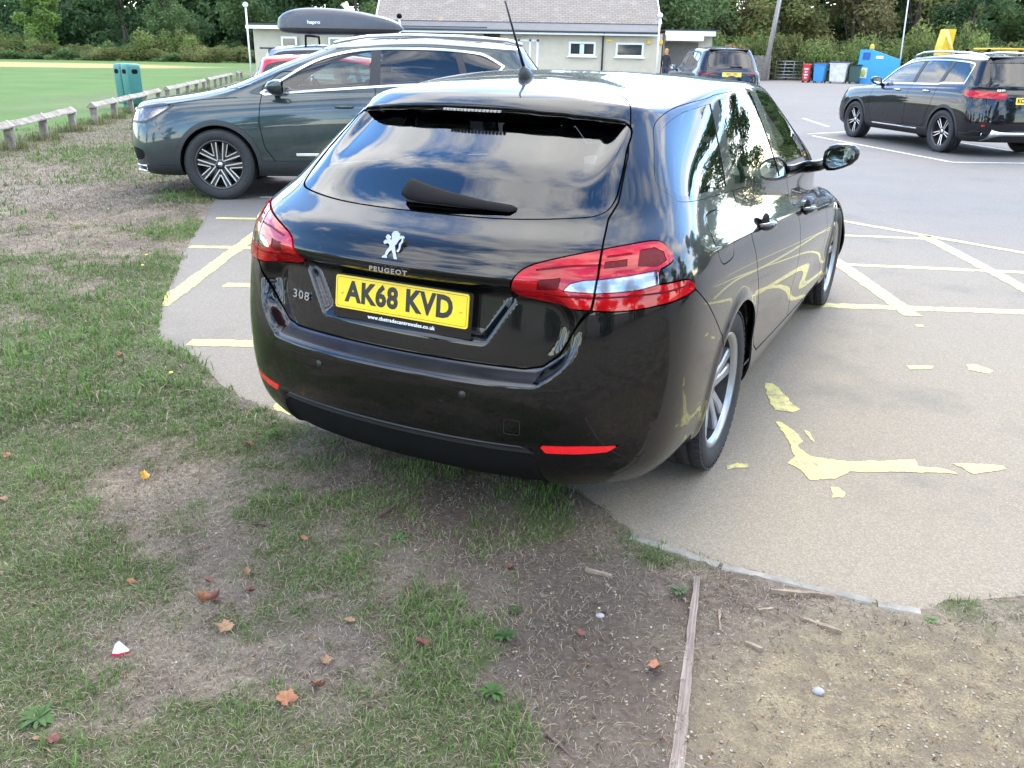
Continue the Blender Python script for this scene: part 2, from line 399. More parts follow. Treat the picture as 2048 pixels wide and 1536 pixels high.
def merge(ms):
    V = []; N = []; T = []; b = 0
    for m in ms: V.append(m['V']); N.append(m['N']); T.append(m['T']+b); b += len(m['V'])
    return dict(V=np.concatenate(V), N=np.concatenate(N), T=np.concatenate(T), A={})
def mirror(m): return dict(V=m['V']*MIR, N=m['N']*MIR, T=m['T'][:, ::-1], A=m['A'])
def skirt(m, depth):
    """turn the open border inwards so that a panel has an edge"""
    T = m['T']; E = np.concatenate([T[:, [0, 1]], T[:, [1, 2]], T[:, [2, 0]]]); Es = np.sort(E, 1)
    k = Es[:, 0].astype(np.int64)*(len(m['V'])+1)+Es[:, 1]; _, ix, c = np.unique(k, return_index=True, return_counts=True)
    B = E[ix[c == 1]]; n = len(m['V'])
    if not len(B): return m
    vs = np.unique(B); rm = np.zeros(n, int); rm[vs] = np.arange(len(vs))
    top = m['V'][vs]; low = top-m['N'][vs]*depth
    a, b = rm[B[:, 0]], rm[B[:, 1]]; q = len(vs)
    T2 = np.concatenate([np.stack([n+b, n+a, n+q+a], 1), np.stack([n+b, n+q+a, n+q+b], 1)])
    ed = top[b]-top[a]; sn = np.cross(ed, m['N'][vs][a]); SN = np.zeros((q, 3)); np.add.at(SN, a, sn); np.add.at(SN, b, sn)
    SN /= np.maximum(np.linalg.norm(SN, axis=1, keepdims=True), 1e-9)
    return dict(V=np.concatenate([m['V'], top, low]), N=np.concatenate([m['N'], SN, SN]), T=np.concatenate([T, T2]), A={})
def emit(name, ms, mat, parent, off=0.0, edge=.008, label=None):
    ms = [m for m in (ms if isinstance(ms, list) else [ms]) if len(m['T'])]
    if not ms: return None
    m = merge(ms)
    if off: m['V'] = m['V']+m['N']*off
    if edge: m = skirt(m, edge)
    o = mobj(name, mesh_np(name, m['V'], m['T'], m['N']), mat, parent)
    if label: o['label'] = label
    return o
def body_grid(rows, su, sv, disp=None, nmid=5):
    P = sharpen(net(rows, nmid)); S, u, v, arc = dense(P, su, sv)
    s = np.broadcast_to(arc, S.shape[:2]).copy(); S0 = S.copy()
    N = grid_normals(S)
    if disp is not None:
        S = disp(S, N, s); N = grid_normals(S)
    # outward side
    c = S.reshape(-1, 3).mean(0); c[1] = 0
    if ((S-c)*N).sum() < 0: N = -N
    return grid_mesh(S, N, dict(s=s, X=S0[..., 0], Y=S0[..., 1], Z=S0[..., 2]))
def cut_regions(G, regions, gap=.005):
    """regions: (name, sdf(attrs), cutgap) taken in turn from what remains; name None = a plain seam. returns dict, remainder"""
    out = {}; R = G
    for name, f, g in regions:
        d = f(R['A'])
        if name is None: R = clip(R, g/2-d); continue
        out[name] = clip(R, d+g/2); d2 = g/2-d
        R = clip(R, d2)
    return out, R
def arm(mb, a0, a1, r0, r1, h0, h1, zf0, zf1, zb, bev=.006, mid=None):
    """one wheel spoke: centre line from angle a0 at r0 to a1 at r1"""
    st = [(r0, a0, h0, zf0), (r1, a1, h1, zf1)] if mid is None else [(r0, a0, h0, zf0), mid, (r1, a1, h1, zf1)]
    V = []; F = []
    P = [Vector((r*cos(a), r*sin(a), 0)) for r, a, h, z in st]
    for i, (r, a, h, z) in enumerate(st):
        t = (P[min(i+1, len(P)-1)]-P[max(i-1, 0)]).normalized(); n = Vector((-t.y, t.x, 0))
        for (k, zz) in ((-1, zb), (-1, z-bev), (-1+bev/h, z), (1-bev/h, z), (1, z-bev), (1, zb)):
            p = P[i]+n*h*k; V.append((p.x, p.y, zz))
    for i in range(len(st)-1):
        for k in range(5): F.append((i*6+k, (i+1)*6+k, (i+1)*6+k+1, i*6+k+1))
    mb.add(V, F)
def wheel_meshes(style, R, rr, wid):
    """meshes about +z = outward; origin at wheel centre, outer tyre face near z = wid/2"""
    h = wid/2; tm = MB()
    g = .008
    half = [(rr-.012, h*.72), (rr+.004, h*.86), (rr+.012, h*.93), (rr+(R-rr)*.45, h*1.0), (R-.030, h*.985), (R-.013, h*.93), (R-.004, h*.83)]
    tread = []
    for a, b in ((.80, .53), (.45, .09)): tread += [(R, h*a), (R, h*b), (R-g, h*(b-.01)), (R-g, h*(b-.07))]
    prof = half+tread; prof = prof+[(r, -z) for r, z in prof[::-1]]
    tm.lathe(prof, 72)
    # tread blocks: thin ribs across the shoulder
    nb = 60
    for i in range(nb):
        a = 2*pi*i/nb
        for sg in (1, -1):
            Mx = Matrix.Rotation(a, 4, 'Z')
            tm.box(Mx @ Vector((R-.003, 0, sg*h*.80)), (.008, 2*pi*R/nb*.72, h*.30), .0015, rot=Matrix.Rotation(a, 3, 'Z'))
    rm = MB(); ring = [(rr-.004, h*.70), (rr+.006, h*.84), (rr+.004, h*.88), (rr-.012, h*.86), (rr-.016, h*.72), (rr-.02, h*.66)]
    rm.lathe(ring, 64)
    face = h*.62
    dark = MB(); dark.lathe([(.0, -.02), (rr*.62, -.02), (rr*.66, -.03), (rr*.66, -.05)], 32); dark.lathe([(rr*.66, -.055), (rr-.022, -.055), (rr-.02, h*.2), (rr-.018, h*.66)], 48)
    sp2 = None
    if style == 'broad':       # five pairs of broad silver spokes
        for i in range(5):
            c = 2*pi*i/5+.3
            for sg in (-1, 1):
                arm(rm, c+sg*.32, c+sg*.20, .03, rr-.008, .022, .027, face-.018, face+.004, face-.026, .006, mid=(rr*.55, c+sg*.225, .0185, face-.004))
        rm.lathe([(.0, face-.006), (.026, face-.007), (.032, face-.012), (.05, face-.016), (.066, face-.028), (.07, face-.06)], 24)
    elif style == 'split':     # dark wheel, five V spokes drawn with bright machined ridges
        sp2 = MB()
        for i in range(5):
            c = 2*pi*i/5+.25
            for sg in (-1, 1):
                arm(rm, c+sg*.30, c+sg*.37, .045, rr-.006, .026, .034, face-.012, face, face-.05, .004)
                arm(sp2, c+sg*.10, c+sg*.47, .050, rr-.008, .0058, .0062, face+.001, face+.006, face-.01, .001)
                arm(sp2, c+sg*.03, c+sg*.27, .105, rr-.008, .0046, .0054, face+.001, face+.006, face-.01, .001)
        rm.lathe([(.0, face-.002), (.03, face-.003), (.06, face-.012), (.068, face-.05)], 24)
        sp2.lathe([(rr-.014, face), (rr-.010, face+.006), (rr-.003, face+.006), (rr+.002, face)], 64); sp2.lathe([(0, face+.001), (.022, face), (.026, face-.006)], 20)
    else:                      # star: five twin spokes, bright faces on black
        sp2 = MB()
        for i in range(5):
            c = 2*pi*i/5+pi/2
            for sg in (-1, 1):
                arm(rm, c+sg*.28, c+sg*.13, .03, rr-.006, .016, .013, face-.014, face, face-.05, .003)
                arm(sp2, c+sg*.25, c+sg*.13, .055, rr-.008, .0085, .0075, face-.010, face+.003, face-.016, .002)
        rm.lathe([(.0, face-.004), (.03, face-.005), (.055, face-.014), (.06, face-.05)], 24)
        sp2.lathe([(rr-.012, face), (rr-.008, face+.005), (rr+.002, face+.004)], 64); sp2.lathe([(0, face), (.03, face-.001), (.034, face-.006)], 20)
    return tm.mesh('tyre'), rm.mesh('wheel'), dark.mesh('brake_disc'), (sp2.mesh('spoke_face') if sp2 else None)
def add_wheels(root, style, R, rr, wid, xs, track, alloy, steer=0.0):
    """track = outer face of the tyre (half)"""
    tm, rm, dm, sm = wheel_meshes(style, R, rr, wid)
    for x in xs:
        for sg in (1, -1):
            o = mobj('wheel', rm, alloy, root); o.location = (x, sg*(track-wid/2), R)
            o.rotation_euler = (-sg*pi/2, 0, 0)      # local z points outwards
            mobj('tyre', tm, M_TYRE, o); mobj('brake_disc', dm, M_BRAKE, o)
            if sm: mobj('spoke_face', sm, M_SATIN, o)
def rbox(mb, c, d, r=.05, rot=None): mb.box(c, d, r, rot)
def add_cabin(root, x_front, x_rear, yw, z_seat, z_top, z_belt, rows=2, dash=True):
    f = MB(); f.box(((x_front+x_rear)/2, 0, z_seat-.22), (x_front-x_rear, yw*2*.96, .04)); f.obj('cabin_floor', M_CABIN, root)
    xs = np.linspace(x_front-.95, x_rear+.62, rows) if rows > 1 else [x_front-.95]
    for k, x in enumerate(xs):
        for y in ((-.36, .36) if k == 0 else (-.42, 0, .42)):
            w = .50 if k == 0 else .40
            b = MB(); b.box((x+.18, y, z_seat), (.5, w, .16), .05); b.box((x-.14, y, z_seat+.30), (.14, w, .62), .05, rot=Matrix.Rotation(-.22, 3, 'Y'))
            s = b.obj('seat', M_CABIN, root)
            h = MB(); h.box((x-.235, y, min(z_seat+.70, z_top-.14)), (.10, .24, .17), .04); h.box((x-.225, y-.05, z_seat+.60), (.012, .012, .14)); h.box((x-.225, y+.05, z_seat+.60), (.012, .012, .14)); h.obj('headrest', M_CABIN, s)
    if dash:
        b = MB(); b.box((x_front-.10, 0, z_belt-.16), (.55, yw*1.84, .26), .08); b.obj('dashboard', M_CABINGREY, root)
        b = MB(); b.lathe([(.165, -.012), (.182, 0), (.165, .012), (.155, 0)], 28, Matrix.Translation((x_front-.48, -.36, z_belt-.06)) @ Matrix.Rotation(-1.15, 4, 'Y'), closed=True); b.obj('steering_wheel', M_CABIN, root)
def mirror_part(root, x, y, z, sg, col, size=(.17, .20, .13), arm_len=.10):
    """door mirror: shell with a glass that faces the rear"""
    n = 14; V = []; prof = [(-.5, .80), (-.46, .95), (-.30, 1.0), (.05, .93), (.33, .70), (.48, .36), (.52, .05)]
    for a, k in prof:
        for i in range(n):
            t = 2*pi*i/n; cy, cz = cos(t), sin(t)
            e = (abs(cy)**2.8+abs(cz)**2.8)**(-1/2.8)
            yy = cy*e*k*size[1]/2; zz = cz*e*k*size[2]/2*(1-.22*(cy*e))
            V.append((x+a*size[0]+.10*max(0, -cy)*size[0], sg*(y+arm_len+size[1]/2+yy), z+zz+.02*cy*k))
    F = [(i*n+k, i*n+(k+1) % n, (i+1)*n+(k+1) % n, (i+1)*n+k) for i in range(len(prof)-1) for k in range(n)]
    F.append(tuple(range((len(prof)-1)*n, len(prof)*n))); 
    if sg > 0: F = [f[::-1] for f in F]
    b = MB(); b.add(V, F, True)
    b.tube([(x+.02, sg*(y-.03), z-.075), (x+.01, sg*(y+.05), z-.06), (x, sg*(y+arm_len+.05), z-.03)], [.035, .03, .03], 8)
    o = b.obj('door_mirror', col, root)
    g = MB(); q = [(p[0]+.012, p[1]*.999+sg*.0, p[2]) for p in V[:n]]; cx = np.mean(q, 0); q = [tuple(cx+(np.array(p)-cx)*.97) for p in q]; g.add(q, [tuple(range(n))]); g.obj('mirror_glass', M_MIRROR, o)
    return o
# ---------------------------------------------------------------- black estate car: body surface
MAIN_ROWS = [
 dict(xr=-.93, zr=.215, dr=.42, w=.80, wr=.80, zs=[.20,.17,.16,.16,.18], xf=3.46, zf=.18, df=.45),
 dict(xr=-.985, zr=.29, dr=.46, w=.865, wr=.865, zs=[.28,.245,.235,.235,.25], xf=3.55, zf=.24, df=.5),
 dict(xr=-1.012, zr=.42, dr=.49, w=.893, wr=.893, zs=[.40,.38,.37,.37,.38], xf=3.58, zf=.36, df=.55),
 dict(xr=-1.015, zr=.56, dr=.495, w=.898, wr=.900, zs=[.55,.53,.52,.52,.50], xf=3.57, zf=.48, df=.6, wf=.88),
 dict(xr=-1.00, zr=.67, dr=.485, w=.902, wr=.900, zs=[.66,.645,.63,.61,.58], xf=3.54, zf=.57, df=.65, wf=.87),
 dict(xr=-.982, zr=.79, dr=.475, w=.893, wr=.890, zs=[.78,.76,.73,.70,.66], xf=3.48, zf=.64, df=.7, wf=.85),
 dict(xr=-.965, zr=.885, dr=.455, w=.872, wr=.866, zs=[.90,.86,.82,.78,.72], xf=3.40, zf=.70, df=.72, wf=.81),
 dict(xr=-.915, zr=.985, dr=.43, w=.828, wr=.822, zs=[.995,.95,.90,.85,.78], xf=3.20, zf=.76, df=.74, wf=.74),
 dict(xr=-.785, zr=1.055, dr=.40, w=.795, wr=.770, zs=[1.075,1.03,.99,.96,.95], xf=2.52, zf=.975, df=.34, wf=.775),
 dict(xr=-.625, zr=1.195, dr=.34, w=.748, wr=.697, zs=[1.20,1.19,1.175,1.165,1.16], xf=2.05, zf=1.18, df=.32, wf=.72),
 dict(xr=-.435, zr=1.345, dr=.28, w=.672, wr=.622, zs=[1.325,1.365,1.388,1.388,1.365], xf=1.56, zf=1.378, df=.28, wf=.652),
 dict(xr=-.36, zr=1.405, dr=.27, w=.610, wr=.566, zs=[1.378,1.415,1.433,1.432,1.412], xf=1.42, zf=1.425, df=.28, wf=.58),
 dict(xr=-.12, zr=1.438, dr=.22, w=.36, wr=.34, zs=[1.432,1.446,1.459,1.458,1.442], xf=1.1, zf=1.452, df=.25, wf=.33),
 dict(xr=.05, zr=1.449, dr=.16, w=0, wr=0, zs=[1.452,1.457,1.466,1.465,1.458], xf=.90, zf=1.46, df=.2, wf=0),
]
# ---------------------------------------------------------------- black estate car in the foreground
CAR_X, CAR_Y, CAR_TH = .0471, 3.5373, .4751
M_BLACKPAINT = car_paint('black_car_paint', (.0012, .0012, .0017), dust=.0025)
M_SHELF = simple('scuffed_black_bumper_top', (.012, .012, .014), .32, coat=.35, var=.5, scale=9, coat_rough=.15)
ARCH_R, WB = .362, 2.73
_h = smooth_poly([(.0, .868), (.30, .868), (.52, .862), (.595, .80), (.60, .72), (.575, .655), (.52, .607), (.46, .594), (0, .592)], 6, closed=False)
SCOOP = np.concatenate([_h, (_h*[-1, 1])[::-1][1:-1]])
def main_disp(S, N, s):
    X, Y, Z = S[..., 0], S[..., 1], S[..., 2]; rear = (s < 1.0)
    D = S.copy()
    sc_ = sd_poly(Y, Z, SCOOP); lo = sstep(.72, .64, Z)
    dx = .066*(lo*sstep(.018, -.018, sc_)+(1-lo)*sstep(.030, -.050, sc_))
    ni = sd_poly(Y, Z, [(-.405, .85), (.405, .85), (.31, .695), (-.31, .695)], .004)
    dx = dx+.028*sstep(.016, -.018, ni)
    ze = 1.352-.028*(Y/.55)**2; side = 1-sstep(.47, .56, Y)
    dx = dx+.055*side*sstep(ze+.001, ze-.009, Z)*sstep(ze-.20, ze-.02, Z)
    dx = dx-.014*side*sstep(ze-.002, ze+.006, Z)*(1-sstep(ze+.008, ze+.05, Z))
    # bumper: crisp upper lip and a set-back valance
    dx = dx+.014*sstep(.376, .362, Z)*(1-sstep(.49, .53, Y))
    dx = dx-.007*np.exp(-((Z-.905)/.014)**2)*(1-sstep(.35, .60, Y))
    D[..., 0] += np.where(rear & (X < .3), dx, 0)
    for cx in (0, WB):
        d = np.sqrt((X-cx)**2+(Z-.316)**2)-ARCH_R
        D[..., 1] += np.where(Y > .70, .012*np.exp(-(np.maximum(d, 0)/.030)**2), 0)
    # shoulder line along the doors and a hollow above the sill
    sidew = sstep(-.45, -.1, X)*(1-sstep(2.3, 2.9, X))*(Y > .6)
    zl = .905-.055*np.clip(X, -.5, 2.5)
    D[..., 1] += sidew*(.006*np.exp(-((Z-zl)/.016)**2)-.012*np.exp(-((Z-.43)/.09)**2))
    return D
G = body_grid(MAIN_ROWS, .0105, .0075, main_disp)
LAMP = smooth_poly([(.402, .856), (.43, .904), (.478, .941), (.589, .970), (.703, .989), (.799, 1.0), (.889, 1.005), (.934, .992), (.962, .953), (.892, .929), (.879, .888), (1.014, .885), (1.058, .847), (.887, .828), (.75, .818), (.656, .821), (.514, .829), (.435, .84)], 5, sharp=(0, 9, 10, 12))
TAIL = [(-.1, .612), (.44, .613), (.495, .625), (.545, .668), (.585, .735), (.630, .800), (.656, .824), (.685, .916), (.705, .99), (.716, 1.06), (.752, 1.103), (.79, 1.229), (.796, 1.319), (.80, 1.40), (.80, 1.7), (-.1, 1.7)]
def d_tail(A): return np.maximum(sd_poly(A['s'], A['Z'], TAIL), A['X']-(-.165-.085*(A['Y']/.51)**4))
RGL = smooth_poly([(0, 1.047), (.29, 1.049), (.50, 1.060), (.585, 1.072), (.606, 1.105), (.598, 1.16), (.575, 1.24), (.543, 1.315), (.40, 1.331), (.2, 1.345), (0, 1.350)], 6, closed=False)
RGL = np.concatenate([RGL, (RGL*[-1, 1])[::-1][1:-1]])
DLO = smooth_poly([(-.445, 1.154), (-.426, 1.112), (-.347, 1.083), (.14, 1.056), (.6, 1.032), (1.245, .985), (2.075, .955), (1.93, 1.085), (1.62, 1.272), (1.35, 1.378), (1.06, 1.408), (.91, 1.413), (.33, 1.396), (.22, 1.387), (-.06, 1.364), (-.235, 1.325), (-.33, 1.258)], 5, sharp=(6,))
QGL = smooth_poly([(-.418, 1.155), (-.402, 1.125), (-.335, 1.100), (-.1, 1.088), (.135, 1.076), (.213, 1.366), (.1, 1.358), (-.06, 1.343), (-.225, 1.303), (-.312, 1.245)], 5, sharp=(4, 5))
RDGL = smooth_poly([(.262, 1.070), (.6, 1.050), (1.085, 1.012), (.80, 1.392), (.55, 1.389), (.30, 1.374)], 4, sharp=(0, 2, 3, 5))
FDGL = smooth_poly([(1.245, 1.002), (1.6, .985), (1.985, .970), (1.88, 1.07), (1.6, 1.245), (1.34, 1.352), (1.06, 1.388), (.92, 1.393)], 4, sharp=(0, 2, 7))
BUMP = [(-.1, 0), (1.33, 0), (1.33, .62), (1.302, .644), (1.23, .708), (1.149, .779), (1.058, .845), (.887, .826), (.70, .835), (.645, .81), (.58, .735), (.54, .668), (.49, .63), (.44, .62), (-.1, .62)]
side = lambda A: np.where((A['Y'] > .45) & (A['s'] > .82), 0, 1.0)
poly_s = lambda P: (lambda A: sd_poly(A['s'], A['Z'], P))
poly_x = lambda P: (lambda A: np.maximum(sd_poly(A['X'], A['Z'], P), side(A)-.5))
poly_y = lambda P: (lambda A: np.where(A['s'] < 1.0, sd_poly(A['Y'], A['Z'], P), 1.0))
arch = lambda cx, r: (lambda A: np.where(A['Y'] > .45, np.sqrt((A['X']-cx)**2+(A['Z']-.316)**2)-r, 1.0))
REAR_DOOR = [(.20, 1.12), (.20, 1.06), (.235, .90), (.297, .71), (.37, .545), (.405, .45), (.445, .375), (.51, .335), (1.222, .305), (1.22, .66), (1.235, .99), (1.235, 1.12)]
FRONT_DOOR = [(1.235, 1.12), (1.235, .99), (1.22, .66), (1.222, .305), (2.06, .268), (2.14, .32), (2.17, .6), (2.15, .80), (2.10, .945), (2.0, 1.12)]
WSC = [(1.46, 1.393), (2.46, .985), (2.30, 1.02)]
def d_wind(A):     # windscreen: between the A pillars
    return np.where((A['X'] > 1.2) & (A['Z'] > .97), np.maximum(np.maximum(A['Y']-(.70-.42*(A['Z']-1.0)*.55), A['Z']-1.395), .985-A['Z']), 1.0)
CLEAR = [(.576, .876), (.60, .898), (.639, .908), (.689, .911), (.885, .929), (.880, .888), (.812, .877), (.672, .871)]
LINES = [[(.45, .862), (.66, .856), (.90, .862), (1.02, .868), (1.02, .8725), (.90, .8665), (.66, .8605), (.45, .8665)], [(.50, .928), (.60, .9425), (.70, .9475), (.70, .9520), (.60, .9470), (.50, .9325)], [(.72, .968), (.80, .974), (.80, .9785), (.72, .9725)]]
POCK = LINES+[[(.492, .873), (.508, .904), (.573, .912), (.562, .880)], [(.705, .940), (.712, .957), (.785, .963), (.78, .945)], [(.815, .943), (.832, .984), (.885, .988), (.920, .975), (.925, .952), (.88, .938)]]
VAL = [(-.55, .1), (.55, .1), (.515, .32), (.485, .345), (-.485, .345), (-.515, .32)]
STRIP = [(-.515, .345), (.515, .345), (.47, .374), (-.47, .374)]
REFL = [(.522, .383), (.65, .389), (.772, .386), (.737, .364), (.64, .358), (.545, .356)]
d_lamp = poly_s(LAMP)
regs = [(None, arch(0, ARCH_R), 0), (None, arch(WB, ARCH_R), 0)]
def hole(R, f): return clip(R, -f(R['A']))
R0 = hole(hole(G, arch(0, ARCH_R)), arch(WB, ARCH_R))
parts, R0 = cut_regions(R0, [
    ('lamp_all', d_lamp, .005),
    ('rear_glass', poly_y(RGL), .005), ('windscreen', d_wind, .004),
    ('dlo', poly_x(DLO), .002),
    ('tail', d_tail, .007),
    ('reflector', poly_s(REFL), .002),
    ('valance', poly_y(VAL), .003), ('lip', poly_y(STRIP), .002),
    ('bumper', poly_s(BUMP), .005),
    ('rear_door', poly_x(REAR_DOOR), .007), ('front_door', poly_x(FRONT_DOOR), .007),
])
dl, trim = cut_regions(parts['dlo'], [('quarter_glass', poly_x(QGL), .001), ('rear_door_glass', poly_x(RDGL), .001), ('front_door_glass', poly_x(FDGL), .001)])
lampT, lampQ = None, None
lt, lq = cut_regions(subdivide(subdivide(parts['lamp_all'])), [('t', d_tail, .008)]); lt = lt['t']
car = empty('estate_car', (CAR_X, CAR_Y, .006), pi/2-CAR_TH, 'glossy black estate car seen from behind, nearest the camera, with a yellow rear plate', 'car')
both = lambda m: [m, mirror(m)]
FLAP = smooth_poly([(-.25, 1.02), (-.16, 1.028), (-.07, 1.018), (-.045, .985), (-.05, .90), (-.08, .865), (-.17, .86), (-.24, .868), (-.265, .905), (-.268, .985)], 4)
fl, bodyR = cut_regions(R0, [('flap', poly_x(FLAP), .004)])
emit('body', [R0, mirror(bodyR)], M_BLACKPAINT, car)
emit('fuel_flap', mirror(fl['flap']), M_BLACKPAINT, car)
tail = emit('tailgate', both(parts['tail']), M_BLACKPAINT, car)
# the sloping upper ledge of the bumper is scuffed
bl, bmain = cut_regions(parts['bumper'], [('ledge', poly_y([(-.53, .70), (-.50, .578), (.50, .578), (.53, .70)]), .0)])
bumper = emit('rear_bumper', both(bmain), M_BLACKPAINT, car)
emit('bumper_ledge', both(bl['ledge']), M_SHELF, bumper, edge=0)
emit('valance', both(parts['valance']), M_DARK, bumper); emit('bumper_lip', both(parts['lip']), M_PLASTIC, bumper, off=.004)
for m in both(parts['reflector']): emit('reflector', m, M_REFLECTOR, bumper, off=.001)
for nm, mm in (('rear_door', parts['rear_door']), ('front_door', parts['front_door'])):
    for sg, q in zip((1, -1), both(mm)):
        d = emit(nm, q, M_BLACKPAINT, car)
        g = dl[nm+'_glass']; emit('window', g if sg > 0 else mirror(g), M_GLASS, d, off=-.004, edge=0)
        hx, hz, hy = ((.50, .885, .862), (1.46, .815, .872))[nm == 'front_door']
        b = MB()
        b.tube([(hx-.105, sg*(hy-.006), hz+.006), (hx-.085, sg*(hy+.020), hz+.004), (hx, sg*(hy+.031), hz), (hx+.085, sg*(hy+.018), hz-.004), (hx+.105, sg*(hy-.008), hz-.006)], [.010, .016, .018, .016, .010], 10)
        h = b.obj('handle', M_BLACKPAINT, d)
        b = MB(); M4 = Matrix.Translation((hx-.005, sg*(hy-.006), hz-.004)) @ Matrix.Rotation(-sg*pi/2, 4, 'X') @ Matrix.Diagonal((1.5, 1, 1, 1))
        b.lathe([(.0, .0105), (.036, .0095), (.046, .008), (.050, .0)], 20, M4); b.obj('handle_recess', M_DARK, d)
for q in both(trim): emit('window_trim', q, M_BLACKPAINT, car, off=-.001, edge=.01)
for q in both(dl['quarter_glass']): emit('quarter_window', q, M_REARGL, car, off=-.004, edge=0)
emit('rear_window', both(parts['rear_glass']), M_REARGL, tail, off=-.003, edge=0)
emit('windscreen', both(parts['windscreen']), M_GLASS, car, off=-.003, edge=0)
# black frit border behind the rear glass
fr, _ = cut_regions(parts['rear_glass'], [('in', poly_y(np.array(RGL)*[.87, 1]+[0, .0]), 0)])
inner = clip(parts['rear_glass'], sd_poly(parts['rear_glass']['A']['Y'], parts['rear_glass']['A']['Z'], [(-.49, 1.100), (.49, 1.100), (.515, 1.13), (.45, 1.30), (-.45, 1.30), (-.515, 1.13)], .012), False)
emit('window_border', both(inner), M_DARK, tail, off=-.007, edge=0)
# tail lamps
for sg, (a, b_) in zip((1, -1), zip(both(lt), both(lq))):
    for nm, mm, par in (('tailgate_lamp', a, tail), ('corner_lamp', b_, car)):
        A = mm['A']
        c, rest = cut_regions(mm, [('clear', poly_s(CLEAR), .002)]+[('p%d' % i, poly_s(p), .001) for i, p in enumerate(POCK)])
        o = emit(nm, rest, M_LENSRED, par, off=.004, edge=.02)
        if len(c['clear']['T']):
            emit('clear_lens', c['clear'], M_LENSCLEAR, o, off=.003, edge=.004); emit('bulb_reflector', c['clear'], M_LAMPIN, o, off=-.012, edge=.01)
        for k in c:
            if k != 'clear' and len(c[k]['T']): emit('lamp_pocket', c[k], M_POCKET, o, off=.002, edge=.004)
        emit('lamp_housing', rest, M_LAMPINR, o, off=-.012, edge=0)
# dark inner shell seen through the seams, wheel housings, floor
Gi = body_grid(MAIN_ROWS, .04, .03, main_disp)
for f in (arch(0, ARCH_R-.01), arch(WB, ARCH_R-.01), poly_y(RGL*[1.0, 1]), d_wind, poly_x(DLO)): Gi = clip(Gi, .004-f(Gi['A']))
emit('inner_shell', both(Gi), M_DARK, car, off=-.030, edge=0)
for cx in (0, WB):
    for sg in (1, -1):
        b = MB()
        pr = [(cx+ARCH_R*cos(a), .316+ARCH_R*sin(a)) for a in np.linspace(-.2, pi+.2, 26)]
        V = [(x, sg*(.87 if cx == 0 else .80), z) for x, z in pr]+[(x, sg*.56, z) for x, z in pr]; n = len(pr)
        b.add(V, [(i, i+1, n+i+1, n+i) for i in range(n-1)], True)
        b.add([(cx, sg*.56, .3)]+[(x, sg*.56, z) for x, z in pr], [(0, i+1, i+2) for i in range(n-1)]); b.obj('wheel_housing', M_DARK, car)
b = MB(); b.box((1.25, 0, .245), (3.9, 1.30, .08), .03); b.obj('underbody', M_DARK, car)
add_wheels(car, 'broad', .316, .226, .215, (0, WB), .882, M_ALLOY)
add_cabin(car, 1.95, -.35, .70, .50, 1.40, .96)
b = MB(); b.box((-.40, 0, .93), (.62, 1.15, .02), .005); b.obj('parcel_shelf', M_CABIN, car)
b = MB(); b.box((.65, 0, 1.370), (1.2, .8, .02), .01); b.obj('headlining', M_CABINGREY, car)
for sg in (1, -1): mirror_part(car, 1.86, .79, 1.045, sg, M_BLACKPAINT, (.15, .185, .135), .07)
# number plate on its holder
pt = .12
PM = Matrix.Translation((-.897, 0, .772)) @ Matrix.Rotation(-pt*0, 4, 'Y')
PF = Matrix(((0, 0, -1, 0), (-1, 0, 0, 0), (0, 1, 0, 0), (0, 0, 0, 1)))      # local x->-Y(right), y->Z, z->-X (towards the rear)
tl = Matrix.Rotation(.14, 4, 'Y')
PLM = Matrix.Translation((-.914, 0, .772)) @ tl @ PF
def rrect(w, h, r, n=5):
    return [(sx*(w/2-r)+r*cos(a), sy*(h/2-r)+r*sin(a)) for sx, sy, a0 in ((1, 1, 0), (-1, 1, pi/2), (-1, -1, pi), (1, -1, 1.5*pi)) for a in np.linspace(a0, a0+pi/2, n)]
b = MB(); b.prism(rrect(.545, .150, .008), -.040, -.003, PLM @ Matrix.Translation((0, -.014, 0))); hold = b.obj('plate_holder', M_BLACKPAINT, tail)
b = MB(); b.prism(rrect(.520, .111, .010), -.004, .002, PLM); plate = b.obj('number_plate', M_YELLOW, tail)
PLZ = PLM @ Matrix.Translation((0, 0, .0022))
put_fit('plate_lettering', 'AK68', .216, .076, PLZ @ Matrix.Translation((-.114, .005, 0)), M_BLACKINK, plate, bold=.0042, spacing=1.08)
put_fit('plate_lettering', 'KVD', .178, .076, PLZ @ Matrix.Translation((.114, .005, 0)), M_BLACKINK, plate, bold=.0042, spacing=1.08)
for sx in (-1, 1): b = MB(); b.lathe([(0, .003), (.005, .0022), (.006, 0)], 12, PLZ @ Matrix.Translation((sx*.232, -.002, 0))); b.obj('plate_screw', M_YELLOW, plate)
b = MB(); o_ = rrect(.508, .099, .007); i_ = rrect(.5055, .0965, .006); n = len(o_)
b.add([tuple(PLZ @ Vector((x, y, .0003))) for x, y in o_+i_], [(i, (i+1) % n, n+(i+1) % n, n+i) for i in range(n)]); b.obj('plate_border', M_BLACKINK, plate)
put_text('dealer_lettering', 'www.thetradecentrewales.co.uk', .0175, PLM @ Matrix.Translation((.005, -.072, -.0022)), M_WHITEINK, hold, depth=.0004, sx=1.02, bold=.0004, spacing=1.12)
